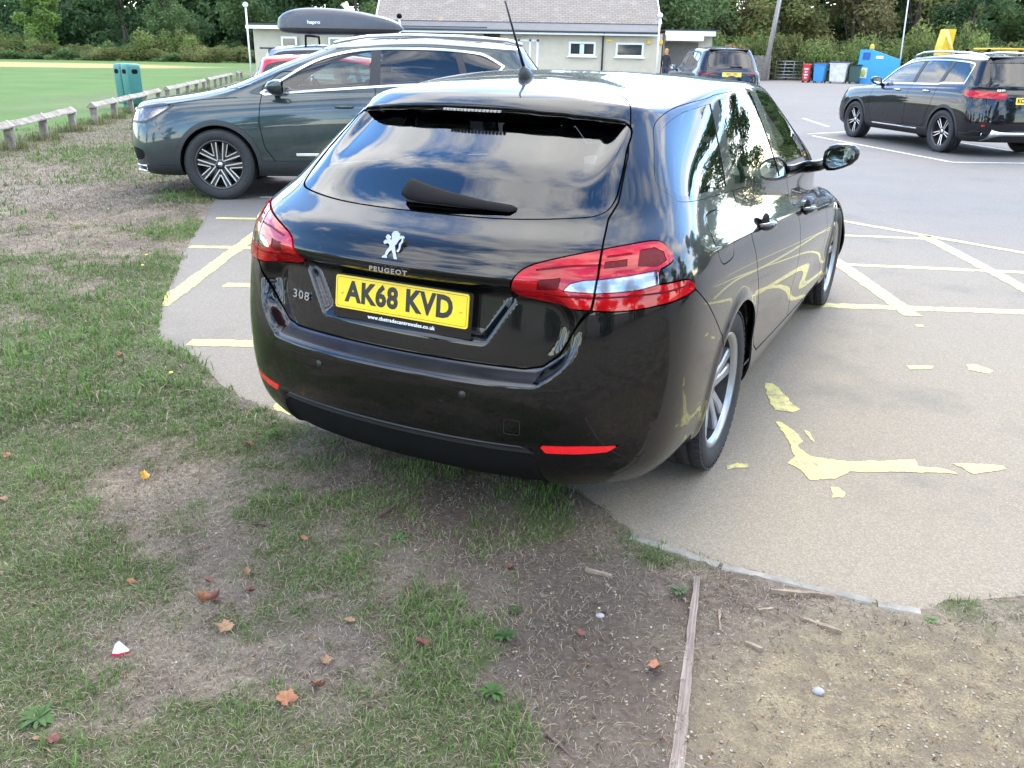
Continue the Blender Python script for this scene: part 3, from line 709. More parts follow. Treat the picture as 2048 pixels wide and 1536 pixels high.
# badges
def on_tail(y, z, x, tilt): return Matrix.Translation((x, y, z)) @ Matrix.Rotation(tilt, 4, 'Y') @ PF
put_text('maker_lettering', 'PEUGEOT', .021, on_tail(.0, .884, -.974, .05), M_CHROME, tail, depth=.0022, sx=1.35, bold=.0008, spacing=1.25)
def tail_pt(y, z):
    q = parts['tail']; i = np.argmin((q['A']['Y']-abs(y))**2+(q['A']['Z']-z)**2); sg = 1 if y > 0 else -1
    return Vector((q['V'][i, 0], y, z)), Vector((q['N'][i, 0], q['N'][i, 1]*sg, q['N'][i, 2]))
p_, n_ = tail_pt(.435, .725)
bm = Matrix.Translation(p_+n_*.003) @ Matrix.Rotation(math.atan2(-n_.y, -n_.x)*-1+0, 4, 'Z') @ PF
bm = Matrix.Translation(p_+n_*.004) @ Matrix(((0, 0, n_.x, 0), (0, 0, n_.y, 0), (0, 0, n_.z, 0), (0, 0, 0, 1)))
zx = Vector((0, 0, 1)); ax = zx.cross(n_).normalized(); ay = n_.cross(ax)
bm = Matrix.Translation(p_+n_*.003) @ Matrix((ax, ay, n_)).transposed().to_4x4()
put_fit('model_lettering', '308', .088, .030, bm, M_CHROME, tail, depth=.003, bold=.001, spacing=1.15)
lion = [(752, 255), (775, 232), (800, 240), (776, 205), (795, 180), (825, 205), (850, 235), (858, 215), (848, 175), (870, 145), (915, 138), (950, 160), (958, 185), (985, 175), (1003, 195), (1003, 235), (980, 262), (978, 300), (962, 330), (938, 335), (935, 318), (955, 300), (955, 255), (978, 230), (984, 205), (968, 205), (945, 225), (925, 258), (905, 275), (918, 320), (938, 370), (962, 420), (955, 455), (892, 440), (890, 415), (912, 405), (888, 350), (868, 320), (838, 345), (815, 380), (823, 405), (820, 435), (752, 420), (755, 390), (788, 375), (800, 335), (835, 295), (830, 268), (800, 262), (770, 275)]
lp = [((x-872)*.000295, -(y-300)*.000335) for x, y in lion]
LM = Matrix.Translation((-.945, 0, .952)) @ Matrix.Rotation(.26, 4, 'Y') @ PF
b = MB(); b.prism(lp[::-1], -.006, .003, LM); b.obj('lion_badge', M_BADGE, tail)
# high brake light, wiper, sensors, tow cover, aerial
b = MB()
for i in range(16): b.box((-.448+.10*((i-7.5)*.0145)**2*4, (i-7.5)*.0145, 1.3445), (.012, .010, .008), .001)
b.obj('high_brake_light', simple('clear_led_strip', (.34, .31, .28), .3, var=.3, scale=80), tail)
def glass_x(y, z): return np.interp(z, [1.05, 1.12, 1.20, 1.28], [-.795, -.705, -.612, -.516])+.10*(y/.5)**2
n = 10; V = []; st_ = [(.088, 1.118, .010, .012), (.080, 1.112, .024, .022), (.055, 1.107, .027, .024), (.0, 1.099, .024, .022), (-.10, 1.091, .017, .016), (-.22, 1.081, .012, .012), (-.315, 1.075, .010, .012), (-.332, 1.074, .004, .006)]
for y, z, hz_, hx_ in st_:
    gx_ = glass_x(y, z)
    for k in range(n):
        a_ = 2*pi*k/n; zz_ = z+hz_*cos(a_); V.append((glass_x(y, zz_)-.014-hx_*.55+hx_*.8*sin(a_), y, zz_))
b = MB(); b.add(V, [(i*n+k, i*n+(k+1) % n, (i+1)*n+(k+1) % n, (i+1)*n+k) for i in range(len(st_)-1) for k in range(n)]+[tuple(range(n))[::-1], tuple(range((len(st_)-1)*n, len(st_)*n))], True)
wo = b.obj('rear_wiper', M_DARK, tail)
b = MB(); b.tube([(glass_x(.06, 1.075)-.012, .06, 1.075), (glass_x(-.12, 1.073)-.010, -.12, 1.073), (glass_x(-.33, 1.068)-.008, -.33, 1.068)], .006, 6); b.obj('wiper_blade', M_TYRE, wo)
def bumper_x(y, z):
    i = np.argmin((bmain['A']['Y']-abs(y))**2+(bmain['A']['Z']-z)**2); return bmain['V'][i], bmain['N'][i]
for y, z in ((.285, .528), (-.285, .528), (.615, .525), (-.615, .525)):
    p, nn = bumper_x(y, z); nn = Vector((nn[0], nn[1]*(1 if y > 0 else -1), nn[2])); p = Vector((p[0], y, z))
    Mq = Matrix.Translation(p) @ nn.to_track_quat('Z', 'Y').to_matrix().to_4x4()
    b = MB(); b.lathe([(0, .0015), (.0085, .0015), (.0095, .0005)], 18, Mq); b.lathe([(.0098, .0012), (.0122, .0012), (.0125, -.002)], 18, Mq); b.obj('parking_sensor', M_PLASTIC, bumper)
p, nn = bumper_x(-.447, .44); nn = Vector((nn[0], -nn[1], nn[2])); p = Vector((p[0], -.447, .44))
Mq = Matrix.Translation(p) @ Matrix.Rotation(-math.atan2(nn.y, -nn.x), 4, 'Z') @ PF
b = MB(); o_ = rrect(.052, .050, .006); i_ = rrect(.049, .047, .005); n = len(o_)
b.add([tuple(Mq @ Vector((x, y, .0035))) for x, y in o_]+[tuple(Mq @ Vector((x, y, .0035))) for x, y in i_], [(i, (i+1) % n, n+(i+1) % n, n+i) for i in range(n)]); b.obj('tow_eye_cover', M_PLASTIC, bumper)
b = MB()
n = 14; prof = [(.0, 1.0, 1.0), (.018, .92, .95), (.034, .62, .70), (.044, .30, .30), (.048, .16, .14)]; V = []
for hgt, kx, ky in prof:
    for i in range(n):
        t = 2*pi*i/n; V.append((-.035+(.055*cos(t) if cos(t) > 0 else .035*cos(t))*kx-.03*hgt/.048*.6, .026*sin(t)*ky, 1.441+hgt))
b.add(V, [(i*n+k, i*n+(k+1) % n, (i+1)*n+(k+1) % n, (i+1)*n+k) for i in range(len(prof)-1) for k in range(n)]+[tuple(range((len(prof)-1)*n, len(prof)*n))], True)
ab = b.obj('aerial_base', M_PLASTIC, car)
b = MB(); b.tube([(-.052, 0, 1.485), (-.085, 0, 1.530), (-.135, 0, 1.60), (-.208, 0, 1.705)], [.007, .0055, .0042, .0035], 8); b.obj('aerial_rod', M_PLASTIC, ab)
# ---------------------------------------------------------------- the other parked cars
def car_rows(xr, xf, w, zlow, zbr, zbf, zt, tail_top, cowl, head, hood_z, tail_belt=.19, crown=.035):
    wf = np.array([.885, .955, .985, .997, 1, .993, .972, .935, .895, .83, .748, .685, .41, 0])*w
    fr = [0, .09, .25, .42, .58, .72, .86, .94]; rx = [.08, .03, 0, 0, .012, .03, .055, .10]; fx = [-.12, -.04, 0, 0, -.012, -.04, -.10, -.28]
    rows = []
    for k in range(8):
        zr = zlow+(zbr-zlow)*fr[k]; zf = zlow+(hood_z-zlow)*(fr[k]/.94); zm = zlow+((zbr+zbf)/2-zlow)*fr[k]; zfs = zlow+((zbf+hood_z)/2-zlow)*fr[k]
        rows.append(dict(xr=xr+rx[k], zr=zr, dr=.40+.01*k, w=wf[k], wr=wf[k]*(1-.004*k), wf=wf[k]*(1-.012*max(0, k-3)), zs=[zr, zr*.7+zm*.3, zm, zm*.5+zfs*.5, zfs*.4+zf*.6], xf=xf+fx[k], zf=zf, df=.46+.02*k))
    xb = xr+tail_belt; a = zt-crown
    rows.append(dict(xr=xb, zr=zbr, dr=.36, w=wf[8], wr=wf[8]*.985, wf=wf[8]*.95, zs=[zbr, zbr*.75+zbf*.25, (zbr+zbf)/2, zbr*.25+zbf*.75, zbf], xf=cowl, zf=zbf+.02, df=.32))
    z9 = (zbr+a-.09)/2; rows.append(dict(xr=(xb+tail_top)/2, zr=z9, dr=.31, w=wf[9], wr=wf[9]*.97, wf=wf[9]*.95, zs=[z9, z9, z9-.005, z9-.01, z9-.02], xf=(cowl+head)/2+.03, zf=z9-.01, df=.32))
    z10 = a-.095; rows.append(dict(xr=tail_top, zr=z10+.01, dr=.26, w=wf[10], wr=wf[10]*.955, wf=wf[10]*.97, zs=[z10-.025, z10, z10+.012, z10+.005, z10-.03], xf=head+.12, zf=z10-.01, df=.28))
    z11 = a-.03; rows.append(dict(xr=tail_top+.06, zr=z11-.005, dr=.26, w=wf[11], wr=wf[11]*.955, wf=wf[11]*.97, zs=[z11-.025, z11-.003, z11+.010, z11+.003, z11-.03], xf=head-.03, zf=z11-.012, df=.28))
    rows.append(dict(xr=tail_top+.32, zr=a, dr=.22, w=wf[12], zs=[a-.005, a+.012, a+.022, a+.018, a-.005], xf=head-.35, zf=a, df=.25))
    rows.append(dict(xr=tail_top+.5, zr=a+.008, dr=.16, w=0, zs=[a+.01, a+.025, a+.035, a+.03, a+.012], xf=head-.55, zf=a+.012, df=.2))
    return rows
def build_car(name, loc, th, label, rows, paint, wb, arch_r, R, rim, style, track, dlo, panes, rear_glass, wind, tail=(), head=(), doors=(), clad=None, flap=None, group=None, step=.026, alloy=None, glass=M_GLASS, cabin=None, z0=.008, mirrors=None, tail_line=None, trim=M_PLASTIC, handles=(), wid=.235, cladmat=M_PLASTIC, tgap=.008, chrome_dlo=None, lens=None, extra=()):
    Gx = body_grid(rows, step, step*.8)
    root = empty(name, (loc[0], loc[1], z0), pi/2-th, label, 'car', group)
    arches = [arch2(cx, arch_r, R) for cx in (0, wb)]
    Rm = Gx
    for f in arches: Rm = hole(Rm, f)
    regs_ = [('rear_window', poly_y(rear_glass), .006), ('windscreen', wind, .006), ('dlo', poly_xs(dlo), .003)]
    for i, p in enumerate(tail): regs_.append(('tail%d' % i, poly_s(p), .004))
    for i, p in enumerate(head): regs_.append(('head%d' % i, poly_f(p), .004))
    for nm_, p, mt_, of_ in extra: regs_.append((nm_, poly_f(p), .002))
    if clad is not None: regs_.append(('cladding', clad, .002))
    if tail_line is not None: regs_.append(('tailgate', (lambda A: np.maximum(sd_poly(A['s'], A['Z'], tail_line), A['X']-.15)), tgap))
    for i, p in enumerate(doors): regs_.append(('door%d' % i, poly_xs(p), tgap))
    pr, Rm = cut_regions(Rm, regs_)
    emit('body', both(Rm), paint, root)
    if clad is not None: emit('cladding', both(pr['cladding']), cladmat, root, off=.004)
    for nm_, p, mt_, of_ in extra:
        for q in both(pr[nm_]): emit(nm_, q, mt_, root, off=of_)
    if tail_line is not None: tg = emit('tailgate', both(pr['tailgate']), paint, root)
    else: tg = root
    emit('rear_window', both(pr['rear_window']), M_PRIV if glass is M_PRIV else M_REARGL, tg, off=-.003, edge=0)
    emit('windscreen', both(pr['windscreen']), M_GLASS, root, off=-.003, edge=0)
    pn, tr = cut_regions(pr['dlo'], [('p%d' % i, poly_xs(p[0]), .001) for i, p in enumerate(panes)])
    for q in both(tr): emit('window_trim', q, trim, root, edge=.006)
    for i, p in enumerate(panes):
        for q in both(pn['p%d' % i]): emit('window', q, p[1], root, off=-.004, edge=0)
    if chrome_dlo is not None:
        ro, _ = cut_regions(pr['dlo'], [('in', chrome_dlo, 0)])
        for q in both(ro['in']): emit('window_chrome', q, M_CHROME, root, off=.006, edge=.006)
    for i, p in enumerate(tail):
        for q in both(pr['tail%d' % i]):
            o = emit('tail_lamp', q, lens or M_LENSRED, root, off=.006, edge=.02)
            if o: emit('lamp_housing', q, M_LAMPINR, o, off=-.010, edge=0)
    for i, p in enumerate(head):
        for q in both(pr['head%d' % i]):
            o = emit('headlamp', q, M_LENSCLEAR, root, off=.003, edge=.01)
            if o: emit('lamp_reflector', q, M_LAMPIN, o, off=-.016, edge=0)
    dn = []
    for i, p in enumerate(doors):
        for sg, q in zip((1, -1), both(pr['door%d' % i])):
            d = emit('door', q, paint, root)
            if d is None: continue
            if i < len(handles):
                hx, hz = handles[i]; hy = side_y(q, hx, hz)
                b = MB(); b.tube([(hx-.10, sg*(hy-.004), hz), (hx-.08, sg*(hy+.022), hz), (hx, sg*(hy+.03), hz), (hx+.08, sg*(hy+.022), hz), (hx+.10, sg*(hy-.004), hz)], [.008, .013, .015, .013, .008], 8); b.obj('handle', handles_mat.get(name, paint), d)
    Gi = body_grid(rows, .06, .05)
    for f in [arch2(cx, arch_r-.01, R) for cx in (0, wb)]+[poly_y(rear_glass), wind, poly_xs(dlo)]: Gi = clip(Gi, .004-f(Gi['A']))
    emit('inner_shell', both(Gi), M_DARK, root, off=-.035, edge=0)
    ymax = max(r['w'] for r in rows)
    for cx in (0, wb):
        for sg in (1, -1):
            b = MB(); prf = [(cx+arch_r*cos(a), R+arch_r*sin(a)) for a in np.linspace(-.15, pi+.15, 18)]; n = len(prf)
            b.add([(x, sg*(ymax-.05), z) for x, z in prf]+[(x, sg*.55, z) for x, z in prf], [(i, i+1, n+i+1, n+i) for i in range(n-1)], True)
            b.add([(cx, sg*.55, .35)]+[(x, sg*.55, z) for x, z in prf], [(0, i+1, i+2) for i in range(n-1)]); b.obj('wheel_housing', M_DARK, root)
    xs = [r['xr'] for r in rows]; b = MB(); b.box((wb/2, 0, .27), (wb+1.0, 1.3, .10), .03); b.obj('underbody', M_DARK, root)
    add_wheels(root, style, R, rim, wid, (0, wb), track, alloy or M_ALLOYDK)
    if cabin: add_cabin(root, *cabin)
    if mirrors:
        for sg in (1, -1): mirror_part(root, *mirrors[:3], sg, paint, mirrors[3], mirrors[4])
    return root, Gx
handles_mat = {}
def arch2(cx, r, zc): return lambda A: np.where(A['Y'] > .45, np.sqrt((A['X']-cx)**2+(A['Z']-zc)**2)-r, 1.0)
def poly_xs(P): return lambda A: np.where((A['Y'] > .40) & (A['s'] > .70) & (A['X'] < 3.4), sd_poly(A['X'], A['Z'], P), 1.0)
def poly_f(P): return lambda A: np.where((A['X'] > 2.2) & (A['Y'] > .2), sd_poly(A['X'], A['Z'], P), 1.0)
def side_y(q, x, z): i = np.argmin((q['A']['X']-x)**2+(q['A']['Z']-z)**2); return abs(q['V'][i, 1])
def wind_fn(zlo, zhi, xmin, y0, k): return lambda A: np.where((A['X'] > xmin) & (A['Z'] > zlo-.1), np.maximum(np.maximum(A['Y']-(y0-k*(A['Z']-zlo)), A['Z']-zhi), zlo-A['Z']), 1.0)
def inset_band(P, t0, t1): return lambda A: np.maximum(sd_poly(A['X'], A['Z'], P)+t0, -(sd_poly(A['X'], A['Z'], P)+t1))
def suv_clad(wb, R, r, zs, zb, y=.55):
    def f(A):
        d = np.where(A['Y'] > .45, np.minimum(np.sqrt(A['X']**2+(A['Z']-R)**2), np.sqrt((A['X']-wb)**2+(A['Z']-R)**2))-r, 1.0)
        return np.minimum(d, A['Z']-np.where((A['X'] > -.1) & (A['X'] < wb+.1), zs, zb))
    return f
def rail(root, pts, r, mat, feet=()):
    for sg in (1, -1):
        b = MB(); b.tube([(x, sg*y, z) for x, y, z in pts], r, 8); b.obj('roof_rail', mat, root)
def plate(root, M, text, w=.52, col=None, flag=False):
    b = MB(); b.prism(rrect(w, .111, .01), -.004, .004, M); p = b.obj('number_plate', col or M_YELLOW, root)
    put_text('plate_lettering', text, .092, M @ Matrix.Translation((0, .004, .0045)), M_BLACKINK, p, depth=.0006, sx=.66, bold=.0022, spacing=1.05)
    return p
# --- dark green grey SUV parked across, nose to the left
M_SUVPAINT = car_paint('dark_green_grey_metallic', (.030, .044, .046), metal=.45, rough=.34)
rowsT = car_rows(-1.0, 3.86, .920,   .24, 1.17, 1.095, 1.655, -.50, 2.84, 1.66, 1.0)
dloT = smooth_poly([(-.10, 1.235), (.45, 1.195), (1.2, 1.145), (2.28, 1.06), (2.34, 1.085), (2.05, 1.26), (1.75, 1.42), (1.4, 1.515), (1.0, 1.55), (.5, 1.553), (.1, 1.525), (-.05, 1.49), (-.24, 1.385)], 4, sharp=(0, 3, 4, 12))
pnT = [(smooth_poly([(1.19, 1.175), (1.7, 1.135), (2.22, 1.10), (2.0, 1.25), (1.72, 1.395), (1.4, 1.485), (1.16, 1.515)], 4, sharp=(0, 2, 6)), M_GLASS),
       ([(.22, 1.235), (1.08, 1.185), (1.06, 1.522), (.30, 1.520)], M_PRIV),
       ([(-.08, 1.262), (.15, 1.243), (.22, 1.512), (.08, 1.492), (-.03, 1.460), (-.195, 1.385)], M_PRIV)]
lampT = [smooth_poly([(.30, .97), (.62, .99), (.86, 1.06), (1.00, 1.08), (1.04, 1.05), (.86, .96), (.6, .92), (.32, .92)], 4)]
headT = [smooth_poly([(3.84, .80), (3.74, .785), (3.55, .79), (3.45, .83), (3.26, .945), (3.34, .955), (3.56, .915), (3.80, .86)], 4)]
doorsT = [[(.30, 1.30), (.26, 1.0), (.33, .78), (.46, .55), (.50, .40), (1.12, .385), (1.13, 1.3)], [(1.13, 1.3), (1.12, .385), (2.18, .37), (2.30, .55), (2.34, .8), (2.30, 1.15), (2.1, 1.3)]]
SEAT_TH = -pi/2-.06
suv, GT = build_car('suv_car', (-.41, 10.42), SEAT_TH, 'dark green grey SUV parked side on with its nose to the left', rowsT, M_SUVPAINT, 2.79, .405, .36, .252, 'split', .925,
    dloT, pnT, [(-.55, 1.20), (.55, 1.20), (.60, 1.26), (.50, 1.50), (-.50, 1.50), (-.60, 1.26)], wind_fn(1.125, 1.525, 1.5, .76, .50), tail=lampT, head=headT, doors=doorsT,
    clad=suv_clad(2.79, .36, .455, .40, .345), tail_line=[(-.1, .62), (.5, .62), (.62, .75), (.66, .95), (.70, 1.15), (.74, 1.6), (-.1, 1.6)], handles=[(.50, .985), (1.45, .965)], cabin=(2.35, -.4, .74, .62, 1.56, 1.10), mirrors=(2.14, .80, 1.15, (.17, .24, .16), .05), step=.022,
    extra=[('headlamp_surround', [(3.88, .80), (3.74, .762), (3.53, .768), (3.43, .815), (3.20, .952), (3.34, .972), (3.57, .933), (3.84, .88)], M_PLASTIC, .0), ('fog_lamp_recess', smooth_poly([(3.78, .52), (3.86, .47), (3.86, .39), (3.66, .39), (3.58, .43), (3.60, .50)], 3), M_DARK, -.01), ('bonnet_seam', [(2.55, 1.035), (2.9, 1.012), (3.25, .965), (3.42, .93), (3.42, .935), (3.25, .971), (2.9, 1.018), (2.55, 1.041)], M_DARK, -.002), ('wing_seam', [(3.42, .80), (3.36, .70), (3.30, .62), (3.306, .617), (3.366, .697), (3.427, .797)], M_DARK, -.002)], chrome_dlo=inset_band(dloT, .002, .024), cladmat=simple('dark_grey_cladding', (.022, .024, .025), .5))
rail(suv, [(-.42, .585, 1.600), (-.25, .60, 1.640), (.2, .625, 1.668), (.8, .63, 1.675), (1.2, .615, 1.655), (1.45, .60, 1.615), (1.56, .59, 1.585)], .018, M_SATIN)
# front details
def front_y(q, x, z): return side_y(dict(A=GT['A'], V=GT['V']), x, z)
for sg in (1, -1):
    pts = []
    for x, z in ((3.83, .325), (3.72, .328), (3.56, .335)):
        i = np.argmin((GT['A']['X']-x)**2+(GT['A']['Z']-z)**2+(GT['A']['Y'] < .3)*9); pts.append((GT['V'][i, 0]+.008, sg*(GT['V'][i, 1]+.010), z))
    q = pts+[(p[0]-.004, p[1], p[2]-.055) for p in pts[::-1]]
    b = MB(); b.tube(q+[q[0]], .009, 8); b.obj('bumper_trim', M_SATIN, suv)
_g = clip(GT, np.where(GT['A']['X'] > 3.2, sd_poly(GT['A']['Y'], GT['A']['Z'], [(-.56, .88), (.56, .88), (.50, .62), (.42, .56), (-.42, .56), (-.50, .62)]), 1.0)); gr_ = emit('grille', both(_g), M_DARK, suv, off=.005, edge=.01)
_g = clip(GT, np.where(GT['A']['X'] > 3.2, np.abs(sd_poly(GT['A']['Y'], GT['A']['Z'], [(-.56, .88), (.56, .88), (.50, .62), (.42, .56), (-.42, .56), (-.50, .62)]))-.012, 1.0)); emit('grille_surround', both(_g), M_CHROME, gr_, off=.012, edge=.01)
for sg in (1, -1):
    b = MB(); b.box((1.55, sg*.918, .475), (.85, .012, .028), .004); b.obj('door_moulding', M_SATIN, suv)
# --- black seven seat SUV on the right
M_BLK2 = car_paint('blue_black_car_paint', (.0025, .003, .0055), dust=.003)
rowsG = car_rows(-.93, 3.82, .917, .24, 1.12, 1.04, 1.625, -.60, 2.66, 1.72, .98, tail_belt=.10, crown=.03)
dloG = smooth_poly([(-.20, 1.135), (.30, 1.130), (.42, 1.100), (1.2, 1.085), (2.30, 1.062), (2.05, 1.24), (1.75, 1.40), (1.35, 1.495), (.8, 1.528), (.2, 1.520), (-.22, 1.485), (-.315, 1.42), (-.295, 1.17)], 4, sharp=(1, 2, 4))
pnG = [(smooth_poly([(1.20, 1.11), (1.7, 1.098), (2.20, 1.088), (2.0, 1.23), (1.72, 1.375), (1.36, 1.465), (1.08, 1.488)], 4, sharp=(0, 2, 6)), M_GLASS),
       ([(.42, 1.125), (1.10, 1.112), (.98, 1.494), (.28, 1.492)], M_PRIV),
       (smooth_poly([(-.19, 1.160), (.30, 1.155), (.20, 1.490), (-.20, 1.458), (-.283, 1.40), (-.268, 1.19)], 4, sharp=(1, 2)), M_PRIV)]
tailG = [smooth_poly([(.40, .95), (.42, 1.02), (.62, 1.035), (.9, 1.05), (1.02, 1.045), (1.10, 1.00), (1.06, .955), (.9, .94), (.6, .925), (.46, .92)], 4)]
doorsG = [[(.40, 1.25), (.36, .98), (.40, .80), (.50, .58), (.52, .40), (1.14, .385), (1.15, 1.25)], [(1.15, 1.25), (1.14, .385), (2.2, .37), (2.34, .6), (2.36, .85), (2.28, 1.2)]]
handles_mat['black_suv'] = M_CHROME
GLB_TH = math.atan2(-.545, 3.06)
gd = Vector((sin(GLB_TH), cos(GLB_TH))); gl_ = Vector((-cos(GLB_TH), sin(GLB_TH)))
gp = Vector((7.40, 15.70))-gl_*.90
def make_glb(loc, th, label, group=None):
    g, GG = build_car('black_suv', loc, th, label, rowsG, M_BLK2, 2.829, .395, .352, .250, 'star', .915,
        dloG, pnG, smooth_poly([(-.56, 1.115), (.56, 1.115), (.62, 1.16), (.56, 1.45), (.48, 1.478), (-.48, 1.478), (-.56, 1.45), (-.62, 1.16)], 3), wind_fn(1.09, 1.50, 1.5, .76, .50), tail=tailG, doors=doorsG,
        clad=suv_clad(2.829, .352, .445, .38, .34), tail_line=[(-.1, .56), (.55, .56), (.68, .66), (.71, .95), (.72, 1.12), (.76, 1.6), (-.1, 1.6)], handles=[(.62, .995), (1.50, .985)], glass=M_PRIV, cabin=(2.3, -.3, .74, .60, 1.52, 1.06, 2), mirrors=(2.16, .79, 1.12, (.16, .23, .15), .05), group=group, chrome_dlo=inset_band(dloG, .002, .024))
    rail(g, [(-.46, .565, 1.548), (-.35, .60, 1.595), (0, .62, 1.635), (.8, .63, 1.655), (1.25, .62, 1.635), (1.48, .60, 1.585), (1.58, .59, 1.545)], .018, M_CHROME)
    PFm = Matrix.Translation((-.905, 0, .90)) @ Matrix.Rotation(.10, 4, 'Y') @ PF
    pl_ = MB(); pl_.prism(rrect(.52, .111, .01), -.004, .004, PFm); pl_ = pl_.obj('number_plate', M_YELLOW, g); put_fit('plate_lettering', 'KC17', .215, .072, PFm @ Matrix.Translation((-.125, .003, .0045)), M_BLACKINK, pl_, bold=.0035, spacing=1.08)
    put_text('model_lettering', 'GLB 200d', .045, Matrix.Translation((-.815, .50, 1.06)) @ Matrix.Rotation(.22, 4, 'Z') @ Matrix.Rotation(.1, 4, 'Y') @ PF, M_CHROME, g, depth=.003, sx=1.0, bold=.0015)
    b = MB(); b.lathe([(.050, 0), (.056, .004), (.062, 0)], 28, Matrix.Translation((-.865, 0, 1.03)) @ Matrix.Rotation(.12, 4, 'Y') @ PF)
    for k in range(3):
        a = pi/2+2*pi*k/3; b.box(Matrix.Translation((-.868, 0, 1.03)) @ PF @ Vector((.027*cos(a), .027*sin(a), 0)), (.006, .056, .010), .001, rot=(PF.to_3x3() @ Matrix.Rotation(a, 3, 'Z') @ Matrix(((0, 1, 0), (1, 0, 0), (0, 0, 1)))))
    b.obj('star_badge', M_CHROME, g)
    # silver rear skid panel with sham exhaust frames
    n = 26; top = []; bot = []
    for i in range(n):
        t = -1+2*i/(n-1); y = t*.86; x = -.955+.50*abs(t)**3.2; bulge = math.exp(-((abs(t)-.78)/.16)**2)
        zt_ = .405+.075*bulge-.03*max(0, abs(t)-.9)*10; zb_ = .350-.09*bulge
        top.append((x-.035, y, zt_)); bot.append((x-.02, y, min(zb_, zt_-.02)))
    b = MB(); b.add(top+bot+[(p[0]+.05, p[1], p[2]) for p in top]+[(p[0]+.05, p[1], p[2]) for p in bot], [(i, n+i, n+i+1, i+1) for i in range(n-1)]+[(2*n+i, i, i+1, 2*n+i+1) for i in range(n-1)]+[(n+i, 3*n+i, 3*n+i+1, n+i+1) for i in range(n-1)], True); b.obj('skid_panel', M_SATIN, g)
    for sg in (1, -1):
        Mq = Matrix.Translation((-.785, sg*.67, .365)) @ Matrix.Rotation(sg*.62, 4, 'Z') @ PF
        b = MB(); b.prism(rrect(.17, .05, .024), -.03, .012, Mq); t_ = b.obj('exhaust_opening', M_DARK, g)
        o_ = rrect(.19, .066, .032); i_ = rrect(.165, .046, .022); nn_ = len(o_); b = MB()
        b.add([tuple(Mq @ Vector((x, y, .008))) for x, y in o_]+[tuple(Mq @ Vector((x, y, .016))) for x, y in i_], [(i, (i+1) % nn_, nn_+(i+1) % nn_, nn_+i) for i in range(nn_)]); b.obj('exhaust_trim', M_CHROME, t_)
        b = MB(); b.box((-.80, sg*.66, .505), (.015, .26, .028), .004, rot=Matrix.Rotation(sg*.55, 3, 'Z')); b.obj('reflector', M_REFLECTOR, g)
        b = MB(); b.box((1.4, sg*.912, .345), (1.45, .014, .022), .005); b.obj('sill_strip', M_CHROME, g)
    b = MB(); b.box((-.43, 0, 1.572), (.22, 1.08, .03), .012); b.obj('spoiler', M_BLK2, g)
    b = MB(); b.box((-.865, -.0, .62), (.012, 1.0, .014), .003); b.obj('bumper_strip', M_CHROME, g)
    return g
glb = make_glb(gp, GLB_TH, 'black SUV with silver roof rails at the right edge of the photo')
g2 = copy_tree(glb); g2.location = (11.2, 7.4, .008); g2.rotation_euler = (0, 0, pi/2+2.86); g2['label'] = 'black SUV parked outside the frame, seen only mirrored in the estate car'
# --- far dark SUV by the building
M_NAVY = car_paint('dark_navy_car_paint', (.007, .008, .014), dust=.006)
rowsB = car_rows(-.95, 3.70, .93, .24, 1.10, 1.02, 1.66, -.52, 2.62, 1.62, .98, tail_belt=.16)
dloB = smooth_poly([(-.05, 1.13), (1.2, 1.08), (2.25, 1.04), (1.98, 1.23), (1.65, 1.41), (1.2, 1.51), (.6, 1.545), (.0, 1.52), (-.25, 1.42)], 4, sharp=(2,))
pnB = [([(1.16, 1.11), (2.12, 1.07), (1.92, 1.22), (1.62, 1.38), (1.2, 1.475), (1.1, 1.48)], M_GLASS), ([(.30, 1.145), (1.06, 1.115), (1.0, 1.495), (.30, 1.50)], M_PRIV), ([(-.03, 1.16), (.20, 1.15), (.22, 1.49), (.02, 1.475), (-.19, 1.40)], M_PRIV)]
bmw, _ = build_car('navy_suv', (6.02, 26.9), -.05, 'dark navy SUV seen from behind, far off in front of the pavilion doorway', rowsB, M_NAVY, 2.86, .39, .36, .25, 'star', .92, dloB, pnB,
    smooth_poly([(-.52, 1.12), (.52, 1.12), (.585, 1.17), (.50, 1.48), (-.50, 1.48), (-.585, 1.17)], 3), wind_fn(1.07, 1.52, 1.45, .76, .5), tail=[smooth_poly([(.44, .94), (.46, .985), (.7, 1.0), (.96, 1.02), (1.0, .985), (.8, .95), (.55, .93)], 4)], doors=[[(.36, 1.3), (.34, .95), (.5, .55), (.5, .4), (1.12, .385), (1.12, 1.3)], [(1.12, 1.3), (1.12, .385), (2.25, .4), (2.3, 1.3)]],
    clad=suv_clad(2.86, .36, .43, .36, .36), tail_line=[(-.1, .6), (.5, .6), (.66, .75), (.72, 1.1), (.76, 1.6), (-.1, 1.6)], step=.045, lens=M_LENSDEEP, glass=M_PRIV, cabin=(2.2, -.3, .74, .6, 1.52, 1.04), mirrors=(2.1, .80, 1.08, (.16, .22, .15), .05))
plate(bmw, Matrix.Translation((-.900, 0, .955)) @ Matrix.Rotation(.12, 4, 'Y') @ PF, 'WD11 KKF')
bmw.scale = (1.05, 1.05, 1.06)
b = MB(); b.box((-.36, 0, 1.585), (.30, 1.10, .03), .012); b.obj('spoiler', M_NAVY, bmw)
b = MB(); b.box((-.76, -.14, 1.155), (.03, .34, .02), .006); b.obj('rear_wiper', M_PLASTIC, bmw)
b = MB(); b.lathe([(0, .004), (.036, .004), (.04, 0)], 20, Matrix.Translation((-.86, 0, 1.0)) @ Matrix.Rotation(.15, 4, 'Y') @ PF); b.obj('badge', M_CHROME, bmw)
b = MB(); b.add([(0.05, 0, 1.655), (-.16, .02, 1.655), (-.16, -.02, 1.655), (-.15, 0, 1.73)], [(0, 1, 3), (0, 3, 2), (1, 2, 3)]); b.obj('aerial_fin', M_NAVY, bmw)
